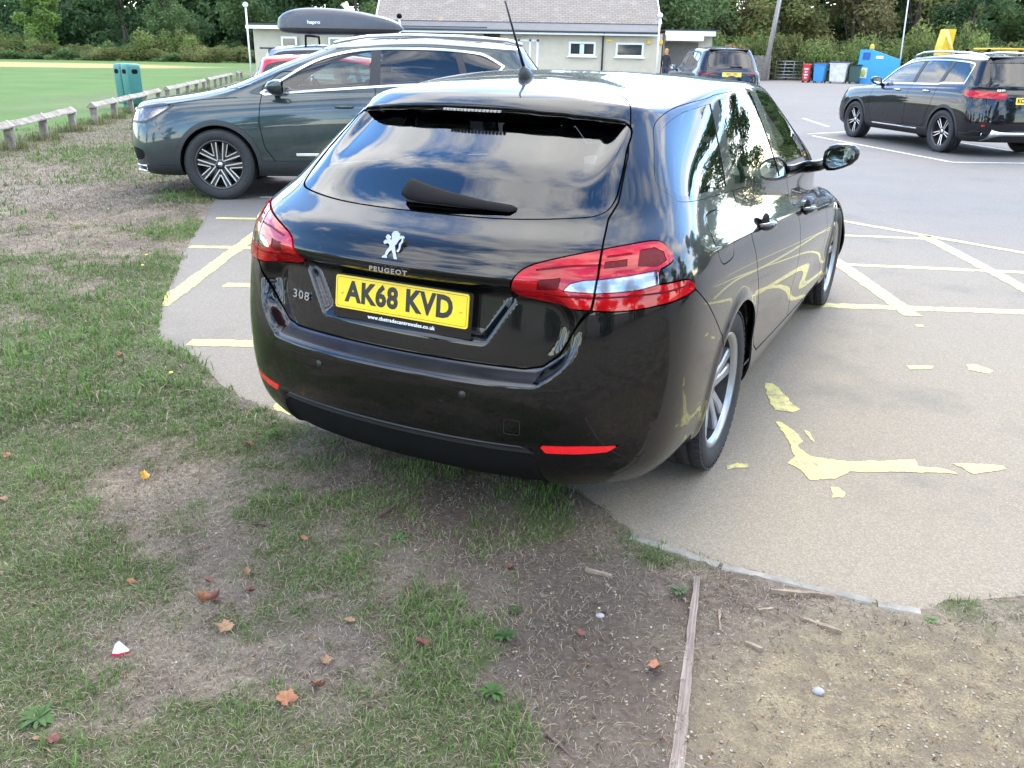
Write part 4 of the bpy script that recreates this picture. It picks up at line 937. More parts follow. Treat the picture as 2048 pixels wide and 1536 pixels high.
# --- red hatchback and blue grey car with a roof box, behind the green grey SUV
M_REDP = car_paint('red_car_paint', (.55, .012, .018), dust=.02)
rowsR = car_rows(-.72, 3.30, .87, .20, 1.0, .93, 1.47, -.45, 2.30, 1.35, .86, tail_belt=.13)
dloR = smooth_poly([(-.25, 1.06), (.9, 1.0), (1.95, .95), (1.7, 1.12), (1.35, 1.27), (.9, 1.355), (.3, 1.365), (-.2, 1.32), (-.33, 1.2)], 4, sharp=(2,))
redc, _ = build_car('red_hatchback', (-3.42, 14.1), pi/2-.03, 'red hatchback mostly hidden behind the green grey SUV', rowsR, M_REDP, 2.52, .34, .30, .2, 'star', .865, dloR,
    [([(.92, 1.03), (1.82, .98), (1.62, 1.12), (1.3, 1.245), (.86, 1.325)], M_GLASS), ([(-.20, 1.09), (.82, 1.035), (.78, 1.33), (.3, 1.335), (-.15, 1.29), (-.27, 1.2)], M_GLASS)],
    smooth_poly([(-.5, 1.03), (.5, 1.03), (.57, 1.08), (.48, 1.32), (-.48, 1.32), (-.57, 1.08)], 3), wind_fn(.97, 1.36, 1.2, .70, .5), tail=[smooth_poly([(.5, .76), (.52, .95), (.7, 1.0), (.88, .98), (.9, .9), (.75, .78)], 4)], step=.04, cabin=(1.9, -.3, .68, .48, 1.36, .95))
M_BLUEG = car_paint('blue_grey_metallic', (.22, .25, .31), metal=.4, rough=.35, dust=.02)
rowsE = car_rows(-.95, 3.40, .90, .22, 1.08, 1.0, 1.60, -.55, 2.40, 1.45, .92, tail_belt=.15)
dloE = smooth_poly([(-.30, 1.14), (.9, 1.08), (2.05, 1.03), (1.8, 1.2), (1.45, 1.37), (.9, 1.475), (.3, 1.49), (-.25, 1.45), (-.4, 1.3)], 4, sharp=(2,))
est, _ = build_car('blue_grey_car', (-4.18, 17.75), pi/2, 'blue grey car carrying the roof box, behind the red hatchback', rowsE, M_BLUEG, 2.68, .36, .33, .23, 'star', .895, dloE,
    [([(.95, 1.11), (1.92, 1.06), (1.72, 1.2), (1.4, 1.34), (.9, 1.44)], M_GLASS), ([(-.25, 1.17), (.85, 1.115), (.80, 1.455), (.3, 1.46), (-.2, 1.42), (-.34, 1.3)], M_PRIV)],
    smooth_poly([(-.52, 1.10), (.52, 1.10), (.6, 1.15), (.50, 1.44), (-.50, 1.44), (-.6, 1.15)], 3), wind_fn(1.05, 1.48, 1.3, .72, .5), tail=[smooth_poly([(.5, .82), (.52, 1.03), (.7, 1.08), (.92, 1.06), (.94, .98), (.78, .84)], 4)], step=.04, cabin=(2.0, -.3, .70, .55, 1.48, 1.02))
b = MB(); b.box((-.48, 0, 1.515), (.30, 1.10, .03), .012); b.obj('spoiler', M_PLASTIC, est)
for x in (.25, 1.15):
    b = MB(); b.tube([(x, -.60, 1.54), (x, -.57, 1.74), (x, .57, 1.74), (x, .60, 1.54)], .02, 8); b.obj('roof_bar', M_DARK, est)
# roof box: lofted shell, lid and tray
M_BOX = simple('grey_roof_box_plastic', (.055, .06, .07), .32, var=.08, bmp=.08, bdist=.001)
def loft_box(L, W, H0, H1, name, mat, parent, top):
    n, m_ = 30, 20; V = []; F = []
    for i in range(n+1):
        t = i/n; x = -L/2+L*t
        e = (1-abs(2*t-1)**6)**.5 if t < .5 else (1-abs(2*t-1)**3.2)**.6
        wv = W/2*max(e, .02); hv = (H1 if top else H0)*max(e, .02)*(1 if not top else (.78+.22*math.sin(pi*min(1, t*1.15+.12))))
        for k in range(m_+1):
            a = pi*k/m_; y = wv*np.sign(cos(a))*abs(cos(a))**.45; z = hv*abs(sin(a))**.55
            V.append((x, y, z if top else -z))
    for i in range(n):
        for k in range(m_): F.append((i*(m_+1)+k, (i+1)*(m_+1)+k, (i+1)*(m_+1)+k+1, i*(m_+1)+k+1))
    b = MB(); b.add(V, F, True); return b.obj(name, mat, parent)
boxr = empty('roof_box', (-3.38, 17.75, 1.885), .0, 'dark grey roof box carried above the blue grey car', 'roof box')
loft_box(2.42, .82, .10, .36, 'lid', M_BOX, boxr, True); loft_box(2.36, .79, .11, .28, 'tray', M_PLASTIC, boxr, False)
put_text('lettering', 'hapro', .085, Matrix.Translation((-.42, -.416, .10)) @ Matrix.Rotation(pi/2+.06, 4, 'X'), M_WHITEINK, boxr, depth=.004, sx=1.2, bold=.002)
# ---------------------------------------------------------------- ground, tarmac, paint
ASPH = np.array([(-3.279, 9.503), (-3.008, 8.45), (-2.712, 7.075), (-2.407, 5.923), (-2.222, 5.235), (-1.993, 4.592), (-1.775, 4.43), (-1.426, 3.919), (-1.217, 3.704), (-1.034, 3.536), (-.681, 3.311), (-.348, 3.156), (-.042, 3.078), (.134, 2.977), (.244, 2.88), (.345, 2.758), (.417, 2.574), (.474, 2.53), (.698, 2.40), (.912, 2.30), (1.096, 2.21), (1.238, 2.165), (1.345, 2.218), (1.588, 2.251),
    (2.4, 2.2), (4.5, 1.6), (9, 0), (14, -6), (30, -6), (60, 20), (60, 61), (26, 60.5), (19, 62), (14, 65), (8, 66), (-14.5, 66), (-13.6, 46), (-12.2, 38), (-9.5, 28), (-6.5, 19), (-4.3, 13), (-3.5, 10.6)])
def fbm(x, y, f, o=4, seed=0.0):
    """cheap smooth value noise, vectorised"""
    r = np.zeros(np.shape(x)); a = 1.0; tot = 0
    for k in range(o):
        X = np.asarray(x)*f+seed*17.3+k*31.7; Y = np.asarray(y)*f-seed*9.1+k*11.9
        xi = np.floor(X); yi = np.floor(Y); u = X-xi; v = Y-yi; u = u*u*(3-2*u); v = v*v*(3-2*v)
        h = lambda i, j: (np.sin((i*127.1+j*311.7))*43758.5453) % 1.0
        r += a*((h(xi, yi)*(1-u)+h(xi+1, yi)*u)*(1-v)+(h(xi, yi+1)*(1-u)+h(xi+1, yi+1)*u)*v); tot += a; a *= .5; f *= 2.03
    return r/tot
def refine(P, step, amp, seed=1):
    out = []
    for a, b in zip(P, np.roll(P, -1, 0)):
        n = max(1, int(np.linalg.norm(b-a)/step)) if np.linalg.norm(b-a) < 2.5 else 1
        for k in range(n):
            p = a+(b-a)*k/n
            out.append(p+(np.array([fbm(p[0], p[1], 9, 3, seed)-.5, fbm(p[0], p[1], 9, 3, seed+5)-.5])*amp if n > 1 else 0))
    return np.array(out)
ASPH_F = refine(ASPH, .035, .030)
# green / bare map of the verge: (x, y, radius, amount)
DENS = [(-2.9, 7.6, .55, .9), (-2.55, 6.2, .5, .95), (-2.2, 5.0, .45, .9), (-2.35, 4.4, .6, .75), (-1.75, 3.9, .4, .9), (-1.45, 3.45, .3, .9), (-2.0, 3.3, .5, .75), (-2.4, 3.6, .6, .7), (-1.0, 3.25, .18, .8), (-3.6, 9.3, .3, .9), (-1.6, 2.5, .3, .35), (-1.9, 2.9, .3, .6), (-1.3, 2.25, .22, .55), (-1.45, 1.95, .25, .75), (-1.25, 1.62, .25, .85), (-.75, 1.55, .2, .85), (-.35, 1.55, .22, .8), (-.05, 1.62, .16, .85), (-.1, 1.95, .14, .75), (-.25, 2.18, .16, .7), (-.65, 2.15, .2, .45), (-.5, 2.75, .3, .5), (.1, 2.78, .2, .5), (.0, 2.5, .2, .3), (.45, 2.4, .10, .75), (.55, 2.2, .08, .6), (1.35, 2.15, .15, .5), (-5, 10.5, .9, .55), (-6.5, 13.5, 1.2, .6), (-5.2, 12.5, 1.0, .5), (-3.9, 6.2, .8, .45), (-3.3, 4.6, .5, .35), (-5.6, 8.4, .8, .45), (-.95, 2.75, .25, .4), (-2.9, 3.2, .5, .6), (-3.3, 5.4, .4, .55)]
BARE = [(-4.6, 9.3, .9, 1), (-3.9, 8.2, .5, .7), (-1.25, 3.0, .28, .7), (-.35, 2.72, .22, .7), (.15, 2.3, .25, .6), (.25, 1.85, .25, .75), (-.55, 1.9, .15, .55), (-1.0, 1.95, .18, .7), (1.0, 1.75, .5, 1.0), (.75, 2.0, .3, .9), (-3.2, 6.9, .5, .6), (-2.7, 4.75, .35, .5), (-7.5, 14, .6, .6), (-7.9, 16, .6, .6)]
def density(x, y):
    d = np.full(np.shape(x), .40)
    for cx, cy, r, a in DENS: d = d+(a*1.0)*np.exp(-((x-cx)**2+(y-cy)**2)/(r*r))
    for cx, cy, r, a in BARE: d = d-(a*.55)*np.exp(-((x-cx)**2+(y-cy)**2)/(r*r))
    d = d+(fbm(x, y, 2.2, 4, 2)-.5)*1.1+(fbm(x, y, 8, 3, 3)-.5)*1.2+(fbm(x, y, 26, 2, 4)-.5)*.8-.55*np.exp(-(((x-.35)/.45)**2+((y-1.9)/.55)**2)**1.5)
    return np.clip(d, 0, 1)
def lines(segs):
    out = [segs[0][0]]
    for a, b, s in segs:
        n = max(1, int(round((b-a)/s))); out += list(a+(b-a)*np.arange(1, n+1)/n)
    return np.array(out)
gx = lines([(-700, -60, 80), (-60, -10, 5), (-10, -4.2, .2), (-4.2, 2.6, .035), (2.6, 6, .3), (6, 60, 6), (60, 700, 80)])
gy = lines([(-500, -20, 60), (-20, 0, 2), (0, 1.2, .2), (1.2, 5.2, .03), (5.2, 10.5, .08), (10.5, 20, .4), (20, 120, 5), (120, 900, 80)])
XX, YY = np.meshgrid(gx, gy); dA = sd_poly(XX, YY, ASPH_F)
fine = np.clip(1-np.maximum(0, np.abs(XX+.8)-3.4)/1.5, 0, 1)*np.clip(1-np.maximum(0, YY-9)/2, 0, 1)
den = density(XX, YY)
HH = ((fbm(XX, YY, 3, 4, 7)-.45)*.055+(fbm(XX, YY, 22, 3, 8)-.5)*.016)*fine*sstep(0, .16, dA)+.012*sstep(.0, .10, dA)*fine
HH = np.where(dA < .0, -.012*sstep(-.02, -.08, dA)+.001, HH)
def ground_z(x, y):
    dd = sd_poly(np.atleast_1d(np.asarray(x, float)), np.atleast_1d(np.asarray(y, float)), ASPH_F); x = np.atleast_1d(x); y = np.atleast_1d(y)
    fi = np.clip(1-np.maximum(0, np.abs(x+.8)-3.4)/1.5, 0, 1)*np.clip(1-np.maximum(0, y-9)/2, 0, 1)
    return np.where(dd < .02, .0, ((fbm(x, y, 3, 4, 7)-.45)*.055+(fbm(x, y, 22, 3, 8)-.5)*.016)*fi*sstep(0, .16, dd)+.012*sstep(0, .10, dd)*fi)
lip_ = .004+.20*np.clip(dA, -.06, .05)+(fbm(XX, YY, 26, 3, 13)-.5)*.014; bl_ = sstep(.10, .03, np.abs(dA))*(fine > .3); HH = HH*(1-bl_)+lip_*bl_      # soil creeping over a crumbling edge
nY, nX = XX.shape; ix = np.arange(nX*nY).reshape(nY, nX)
me = mesh_np('ground', np.stack([XX, YY, HH], -1).reshape(-1, 3), np.stack([ix[:-1, :-1].ravel(), ix[:-1, 1:].ravel(), ix[1:, 1:].ravel(), ix[1:, :-1].ravel()], 1))
RAIL_X = lambda y: -8.34-.187*(y-16.8)
field = sstep(-.3, .5, RAIL_X(YY)-XX)*(YY > 5)+sstep(20, 40, -XX)*(YY <= 5)
field = np.clip(field, 0, 1)
sand = np.exp(-(((XX-1.15)/.75)**2+((YY-1.6)/.55)**2)**1.5)
grav = np.exp(-(((XX+4.8)/1.3)**2+((YY-9.6)/1.2)**2))
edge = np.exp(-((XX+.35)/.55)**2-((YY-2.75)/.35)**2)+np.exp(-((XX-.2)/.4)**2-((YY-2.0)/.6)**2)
pitch = np.clip(1.25-(((XX+44)/22)**2+((YY-69)/9)**2), 0, 1)
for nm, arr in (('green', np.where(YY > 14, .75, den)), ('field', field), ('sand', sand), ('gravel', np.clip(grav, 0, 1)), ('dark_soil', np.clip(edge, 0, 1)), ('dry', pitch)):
    at = me.attributes.new(nm, 'FLOAT', 'POINT'); at.data.foreach_set('value', arr.astype(np.float32).ravel())
m, t, b_ = new_mat('verge_soil_and_turf'); Lk = t.links.new
def attr(t, n): a = nd(t, 'ShaderNodeAttribute'); a.attribute_name = n; return a.outputs['Fac']
def mixc(t, f, a, b):
    n = nd(t, 'ShaderNodeMix', data_type='RGBA')
    for i, x in ((0, f), (6, a), (7, b)):
        if isinstance(x, tuple): n.inputs[i].default_value = (*x, 1)
        elif isinstance(x, (int, float)): n.inputs[i].default_value = x
        else: t.links.new(x, n.inputs[i])
    return n.outputs[2]
def mrange(t, src, a, b, c=0.0, d=1.0):
    n = nd(t, 'ShaderNodeMapRange'); n.interpolation_type = 'SMOOTHSTEP'
    for i, x in ((1, a), (2, b), (3, c), (4, d)): n.inputs[i].default_value = x
    t.links.new(src, n.inputs[0]); return n.outputs[0]
n1 = noise_node(t, 14, 8, .65); n2 = noise_node(t, 160, 5, .7); n3 = noise_node(t, 2.2, 5, .6); n4 = noise_node(t, 55, 6, .7)
soil = ramp(t, n1.outputs[0], [(.25, (.085, .066, .051)), (.5, (.15, .119, .095)), (.75, (.235, .190, .155))]).outputs[0]
thatch = ramp(t, n4.outputs[0], [(.3, (.12, .098, .066)), (.5, (.22, .182, .132)), (.72, (.35, .30, .23))]).outputs[0]
soil = mixc(t, mrange(t, n3.outputs[0], .42, .6), soil, thatch)
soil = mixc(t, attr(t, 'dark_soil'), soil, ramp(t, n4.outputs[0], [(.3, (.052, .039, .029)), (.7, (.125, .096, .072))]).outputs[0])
turf = ramp(t, n4.outputs[0], [(.3, (.050, .062, .024)), (.55, (.085, .100, .040)), (.75, (.15, .145, .070))]).outputs[0]
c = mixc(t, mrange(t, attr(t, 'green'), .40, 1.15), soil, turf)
sandc = ramp(t, n2.outputs[0], [(.3, (.165, .13, .075)), (.5, (.26, .21, .125)), (.68, (.37, .31, .21))]).outputs[0]
sandc = mixc(t, mrange(t, n1.outputs[0], .35, .6), sandc, ramp(t, n2.outputs[0], [(.3, (.13, .102, .066)), (.7, (.23, .185, .125))]).outputs[0])
c = mixc(t, mrange(t, attr(t, 'sand'), .25, .7), c, sandc)
grc = ramp(t, n2.outputs[0], [(.3, (.10, .082, .066)), (.5, (.17, .145, .122)), (.7, (.27, .235, .20))]).outputs[0]
c = mixc(t, mrange(t, attr(t, 'gravel'), .3, .8), c, grc)
fn = noise_node(t, .35, 6, .6); fn2 = noise_node(t, 3.0, 4, .6)
fcol = ramp(t, fn.outputs[0], [(.3, (.060, .115, .028)), (.55, (.080, .140, .035)), (.75, (.105, .160, .046))]).outputs[0]
fcol = mixc(t, mrange(t, fn2.outputs[0], .4, .7, 0, .25), fcol, (.10, .16, .04))
fcol = mixc(t, mrange(t, attr(t, 'dry'), .1, .6), fcol, (.30, .235, .10))
c = mixc(t, attr(t, 'field'), c, fcol)
Lk(c, b_.inputs['Base Color']); b_.inputs['Roughness'].default_value = .95; b_.inputs['Specular IOR Level'].default_value = .2
hb = nd(t, 'ShaderNodeMath', operation='ADD'); Lk(n4.outputs[0], hb.inputs[0]); Lk(n2.outputs[0], hb.inputs[1]); bump(t, hb.outputs[0], b_, .8, .012)
ground = mobj('ground', me, m, kind='structure')
# tarmac
def tri_fill(P, z, name, mat, parent=None, **k):
    import bmesh
    bm = bmesh.new(); vs = [bm.verts.new((x, y, z)) for x, y in P]; bm.faces.new(vs); bmesh.ops.triangulate(bm, faces=bm.faces[:]); bmesh.ops.recalc_face_normals(bm, faces=bm.faces[:])
    for f in bm.faces:
        if f.normal.z < 0: f.normal_flip()
    me = bpy.data.meshes.new(name); bm.to_mesh(me); bm.free(); return mobj(name, me, mat, parent, **k)
m, t, b_ = new_mat('worn_tarmac'); Lk = t.links.new
tc = nd(t, 'ShaderNodeTexCoord'); vo = nd(t, 'ShaderNodeTexVoronoi'); vo.inputs['Scale'].default_value = 190; Lk(tc.outputs['Object'], vo.inputs['Vector'])
n1 = noise_node(t, 1.1, 6, .6); n2 = noise_node(t, 220, 3, .6); n3 = noise_node(t, .25, 4, .55); n5 = noise_node(t, 9, 6, .7)
stone = ramp(t, vo.outputs['Color'], [(.1, (.060, .058, .055)), (.5, (.125, .116, .104)), (.9, (.24, .22, .19))]).outputs[0]
warm = ramp(t, n1.outputs[0], [(.3, (.105, .101, .098)), (.7, (.165, .150, .128))]).outputs[0]
c = mixc(t, .45, stone, warm)
c = mixc(t, mrange(t, n3.outputs[0], .35, .65, 0, .35), c, (.12, .118, .122))
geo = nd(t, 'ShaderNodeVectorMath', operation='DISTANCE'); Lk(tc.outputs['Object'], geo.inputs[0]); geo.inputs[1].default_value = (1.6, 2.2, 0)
c = mixc(t, mrange(t, geo.outputs['Value'], 9.0, 1.0, 0, .85), c, mixc(t, .55, stone, (.29, .232, .148)))      # warm lens and white-balance cast painted into the near tarmac, fading with distance
n6 = noise_node(t, .8, 7, .68); c = mixc(t, mrange(t, n6.outputs[0], .52, .68, 0, .38), c, (.085, .08, .072))
c = mixc(t, mrange(t, n5.outputs[0], .55, .75, 0, .22), c, (.22, .195, .15))
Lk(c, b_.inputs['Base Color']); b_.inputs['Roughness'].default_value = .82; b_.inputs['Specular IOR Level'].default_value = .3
bump(t, vo.outputs['Distance'], b_, .3, .004)
M_TARMAC = m
# triangulated in a fan of strips: a plain filled polygon
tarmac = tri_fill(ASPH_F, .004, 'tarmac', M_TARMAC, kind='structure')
def paint_mat(name, col, wear):
    m, t, b = new_mat(name); n = noise_node(t, 25, 6, .7); na_ = noise_node(t, 260, 3, .6); nb_ = noise_node(t, 16, 5, .65); n2 = nd(t, 'ShaderNodeMix', data_type='FLOAT'); n2.inputs[0].default_value = .5; t.links.new(na_.outputs[0], n2.inputs[2]); t.links.new(nb_.outputs[0], n2.inputs[3])
    c = ramp(t, n.outputs[0], [(.3, tuple(np.array(col)*.78)), (.65, col)]).outputs[0]
    c = mixc(t, mrange(t, n2.outputs[0], .47, .60, 0, wear), c, (.17, .15, .115)); t.links.new(c, b.inputs['Base Color']); b.inputs['Roughness'].default_value = .7
    bump(t, n2.outputs[0], b, .3, .004); return m
M_YPAINT = paint_mat('pale_yellow_road_paint', (.57, .50, .15), .9); M_WPAINT = paint_mat('white_road_paint', (.62, .61, .58), .6)
def ragged(P, step, amp, seed):
    out = []; P = np.asarray(P, float)
    for a, b in zip(P, np.roll(P, -1, 0)):
        n = max(1, int(np.linalg.norm(b-a)/step)); dirn = (b-a)/(np.linalg.norm(b-a)+1e-9); nrm = np.array([-dirn[1], dirn[0]])
        for k in range(n):
            p = a+(b-a)*k/n; out.append(p+nrm*((fbm(p[0], p[1], 12, 3, seed)-.5)*amp*2.2+(fbm(p[0], p[1], 70, 2, seed+3)-.5)*min(amp, .010)*1.6))
    return np.array(out)
def stripe(a, b, w, seed, mat=None, amp=.012, z=.0058):
    a = np.array(a); b = np.array(b); d = (b-a)/np.linalg.norm(b-a); n = np.array([-d[1], d[0]])*w/2
    return tri_fill(ragged([a+n, a-n, b-n, b+n], .02, amp, seed), z, 'painted_line', mat or M_YPAINT, tarmac)
def patch(P, seed, amp=.012, mat=None): return tri_fill(ragged(P, .011, amp, seed), .0062, 'painted_patch', mat or M_YPAINT, tarmac)
# ladder hatching: lines across (constant y) and two rails (constant x)
for i, (a, b, w_) in enumerate([((-2.86, 8.27), (1.9, 8.32), .075), ((-2.66, 6.99), (.9, 7.0), .085), ((-2.0, 5.80), (.6, 5.76), .10), ((-1.80, 4.545), (.2, 4.52), .115),
        ((2.9, 7.97), (3.78, 7.86), .075), ((2.45, 6.78), (4.6, 6.50), .085), ((1.75, 5.56), (4.2, 5.40), .11)]): stripe(a, b, w_, i+1)
stripe((3.2, 8.82), (4.9, 6.6), .085, 21, z=.0066); stripe((-2.24, 5.25), (-2.28, 8.2), .11, 22, z=.0066); stripe((2.60, 6.95), (2.56, 5.32), .12, 23, z=.0066); stripe((3.80, 8.0), (3.66, 5.6), .115, 24, z=.0066)
gpx = lambda L_: np.array([gnd(*q) for q in L_])
def gnd(u, v):      # point of the flat tarmac seen at a pixel of the 2048 x 1536 photograph
    d = fw+R_*((u-1024)/1724.75)-U_*((v-768)/1724.75); t_ = -CAM_H/d.z; return (d.x*t_, d.y*t_)
patch(gpx([(1526, 766), (1545, 768), (1562, 785), (1578, 800), (1582, 812), (1598, 820), (1585, 826), (1548, 822), (1540, 800), (1534, 790)]), 31)
patch(gpx([(1552, 846), (1565, 848), (1590, 866), (1606, 884), (1592, 895), (1620, 915), (1650, 920), (1700, 926), (1790, 924), (1830, 922), (1835, 935), (1880, 938), (1915, 950), (1840, 947), (1700, 945), (1672, 960), (1618, 963), (1600, 940), (1572, 928), (1590, 915), (1575, 880)]), 32, .008)
patch(gpx([(1898, 928), (1950, 930), (2005, 934), (2012, 940), (1945, 950), (1925, 938)]), 33, .006)
patch(gpx([(1660, 976), (1678, 977), (1692, 990), (1685, 998), (1664, 998)]), 34, .006)
patch(gpx([(1452, 934), (1475, 928), (1495, 930), (1498, 938), (1470, 938), (1455, 942)]), 35, .005)
patch(gpx([(1813, 733), (1866, 734), (1863, 740), (1820, 741)]), 36, .006); patch(gpx([(1932, 731), (1950, 730), (1988, 743), (1980, 750), (1938, 742)]), 37, .006)
patch(gpx([(1608, 862), (1616, 866), (1630, 888), (1622, 882)]), 38, .004); patch(gpx([(545, 822), (560, 795), (590, 812), (605, 826), (580, 832)]), 39, .01)
patch(gpx([(940, 905), (1060, 918), (1062, 936), (1000, 930), (960, 920)]), 40, .01); patch(gpx([(325, 608), (335, 585), (360, 575), (352, 600)]), 41, .01)
patch(gpx([(1828, 650), (1845, 651), (1848, 655), (1835, 656)]), 42, .003)
for i, (a, b) in enumerate([((-2.80, 9.55), (-.9, 9.60)), ((6.15, 18.6), (6.955, 14.16)), ((6.93, 14.15), (8.6, 14.20)), ((7.61, 23.94), (7.35, 21.2)), ((6.2, 19.05), (7.9, 20.2)), ((8.73, 17.6), (9.1, 15.4)), ((9.6, 21.0), (9.3, 22.4))]): stripe(a, b, .085, 60+i, M_WPAINT, .006)
# concrete edging and timber board
M_CONC = simple('pale_concrete_edging', (.20, .185, .155), .9, var=.35, scale=14, bmp=.5, bdist=.004)
kp = [((.415, 2.554), (.677, 2.386)), ((.687, 2.380), (1.098, 2.201)), ((1.112, 2.189), (1.225, 2.153))]
for i, (a, b) in enumerate(kp):
    a = Vector((*a, 0)); b = Vector((*b, 0)); L_ = (b-a).length; ang = math.atan2(b.y-a.y, b.x-a.x)
    q = MB(); n = 10
    V = []
    for k in range(n+1):
        x = L_*k/n; w0 = .0195+.0006*math.sin(k*2.1+i); h_ = .013+.0012*math.sin(k*1.3+i*2)
        V += [(x, -w0, -.05), (x, -w0, h_-.006), (x, -w0+.006, h_), (x, w0-.006, h_+.001), (x, w0, h_-.005), (x, w0, -.05)]
    q.add(V, [(k*6+j, (k+1)*6+j, (k+1)*6+j+1, k*6+j+1) for k in range(n) for j in range(5)][::1]+[tuple(range(6)), tuple(range(n*6, n*6+6))[::-1]])
    q.f = [f[::-1] for f in q.f]
    o = q.obj('edging_stone', M_CONC); o.location = (a.x, a.y, 0); o.rotation_euler = (0, 0, ang)
    tag(o, ['pale concrete edging stone, the left one, beside the dark soil', 'long pale concrete edging stone in the middle of the kerb line', 'short pale concrete edging stone at the right end of the kerb line'][i], 'edging stone', 'concrete edging along the tarmac')
m, t, b_ = new_mat('weathered_board'); tc = nd(t, 'ShaderNodeTexCoord'); mp = nd(t, 'ShaderNodeMapping'); mp.inputs['Scale'].default_value = (2, 60, 30); t.links.new(tc.outputs['Object'], mp.inputs[0])
n = nd(t, 'ShaderNodeTexNoise'); n.inputs['Scale'].default_value = 2.0; n.inputs['Detail'].default_value = 8; n.inputs['Roughness'].default_value = .7; t.links.new(mp.outputs[0], n.inputs[0])
r = ramp(t, n.outputs[0], [(.3, (.06, .045, .036)), (.5, (.19, .15, .125)), (.72, (.32, .27, .23))]); t.links.new(r.outputs[0], b_.inputs['Base Color']); b_.inputs['Roughness'].default_value = .85; bump(t, n.outputs[0], b_, .6, .004)
M_BOARD = m
def board(name, a, b, w0, w1, h, label, cat, mat=M_BOARD, z=.0, jag=.0014, group=None, seed=1):
    a = Vector((*a, 0)); b = Vector((*b, 0)); L_ = (b-a).length; n = max(4, int(L_/.04)); V = []; R2 = random.Random(seed)
    for k in range(n+1):
        x = L_*k/n; w_ = (w0+(w1-w0)*k/n)/2; j = [R2.uniform(-jag, jag) for _ in range(4)]; off = R2.uniform(-jag, jag)*.6
        V += [(x, -w_+j[0]+off, -.02), (x, -w_+j[0]+off, h+j[1]*.5), (x, w_+j[2]+off, h+j[3]*.5), (x, w_+j[2]+off, -.02)]
    q = MB(); q.add(V, [(k*4+i, k*4+(i+1) % 4, (k+1)*4+(i+1) % 4, (k+1)*4+i)[::-1] for k in range(n) for i in range(4)]+[(0, 1, 2, 3), tuple(n*4+i for i in range(4))[::-1]])
    o = q.obj(name, mat); o.location = (a.x, a.y, z+float(ground_z(a.x, a.y)[0])); o.rotation_euler = (0, 0, math.atan2(b.y-a.y, b.x-a.x)); return tag(o, label, cat, group)
board('timber_board', (.588, 2.295), (.385, 1.50), .016, .034, .022, 'weathered timber edging board running towards the camera between soil and sandy gravel', 'board')
M_TWIG = simple('dry_twig', (.20, .15, .105), .85, var=.35, scale=40); M_TWIGDK = simple('dark_twig', (.07, .045, .035), .85, var=.35, scale=40)
for i, (a, b, w_, mt, lb) in enumerate([((.242, 2.333), (.322, 2.291), .012, M_TWIG, 'pale stick lying on bare soil left of the timber board'), ((-.88, 2.564), (-.835, 2.567), .006, M_TWIGDK, 'short brown twig on the thin grass'), ((.80, 2.232), (.985, 2.211), .016, M_TWIG, 'splintered pale wood strip lying just below the concrete edging'),
        ((-.395, 2.725), (-.452, 2.62), .008, M_TWIGDK, 'dark twig on the dark soil behind the car'), ((.629, 2.15), (.606, 2.05), .007, M_TWIG, 'thin straw coloured stick right of the timber board top'), ((.10, 1.62), (.16, 1.54), .012, M_TWIGDK, 'dark brown bark stick near the bottom edge'), ((.66, 1.98), (.70, 1.95), .012, M_TWIG, 'small wood chip beside the timber board'), ((.86, 2.10), (.95, 2.04), .010, M_TWIG, 'broken wood splinter on the sandy gravel below the edging'), ((.74, 2.15), (.80, 2.16), .010, M_TWIG, 'short flat wood chip right of the board end')]):
    board('twig', a, b, w_, w_*.6, w_*.6, lb, 'twig', mt, .003, .003, 'sticks and chips on the verge', i)
# ---------------------------------------------------------------- pavilion and street furniture
M_RENDER = simple('beige_rendered_wall', (.50, .44, .335), .9, var=.07, scale=3, bmp=.2, bdist=.004)
M_WHITEP = simple('white_painted_trim', (.74, .74, .73), .5, var=.04); M_GREYP = simple('dark_grey_gutter', (.045, .048, .053), .5, var=.15)
M_WGLASS = simple('dark_window_glass', (.03, .035, .04), .05, var=.3, scale=1.5, spec=.8); M_FELT = simple('dark_roof_felt', (.05, .05, .055), .8, var=.15)
M_YBOX = simple('yellow_alarm_box', (.65, .42, .03), .5)
def tile_mat():
    m, t, b = new_mat('brown_roof_tiles'); tc = nd(t, 'ShaderNodeTexCoord'); br = nd(t, 'ShaderNodeTexBrick')
    br.inputs['Scale'].default_value = 1.0; br.inputs['Brick Width'].default_value = .30; br.inputs['Row Height'].default_value = .17; br.inputs['Mortar Size'].default_value = .018
    br.inputs['Color1'].default_value = (.185, .155, .128, 1); br.inputs['Color2'].default_value = (.235, .20, .165, 1); br.inputs['Mortar'].default_value = (.12, .10, .085, 1); t.links.new(tc.outputs['Object'], br.inputs['Vector'])
    n = noise_node(t, 1.2, 6, .65); c = mixc(t, mrange(t, n.outputs[0], .5, .75, 0, .6), br.outputs['Color'], (.30, .27, .23)); n2 = noise_node(t, .6, 3); c = mixc(t, mrange(t, n2.outputs[0], .62, .75, 0, .6), c, (.36, .22, .10))
    t.links.new(c, b.inputs['Base Color']); b.inputs['Roughness'].default_value = .85; bump(t, br.outputs['Fac'], b, .6, .02); return m
pav = empty('pavilion', (0, 47, 0), 0, 'single storey beige pavilion with a brown tiled roof', 'building')
def box(name, c, d, mat, par, bev=0.0): b = MB(); b.box(c, d, bev); return b.obj(name, mat, par)
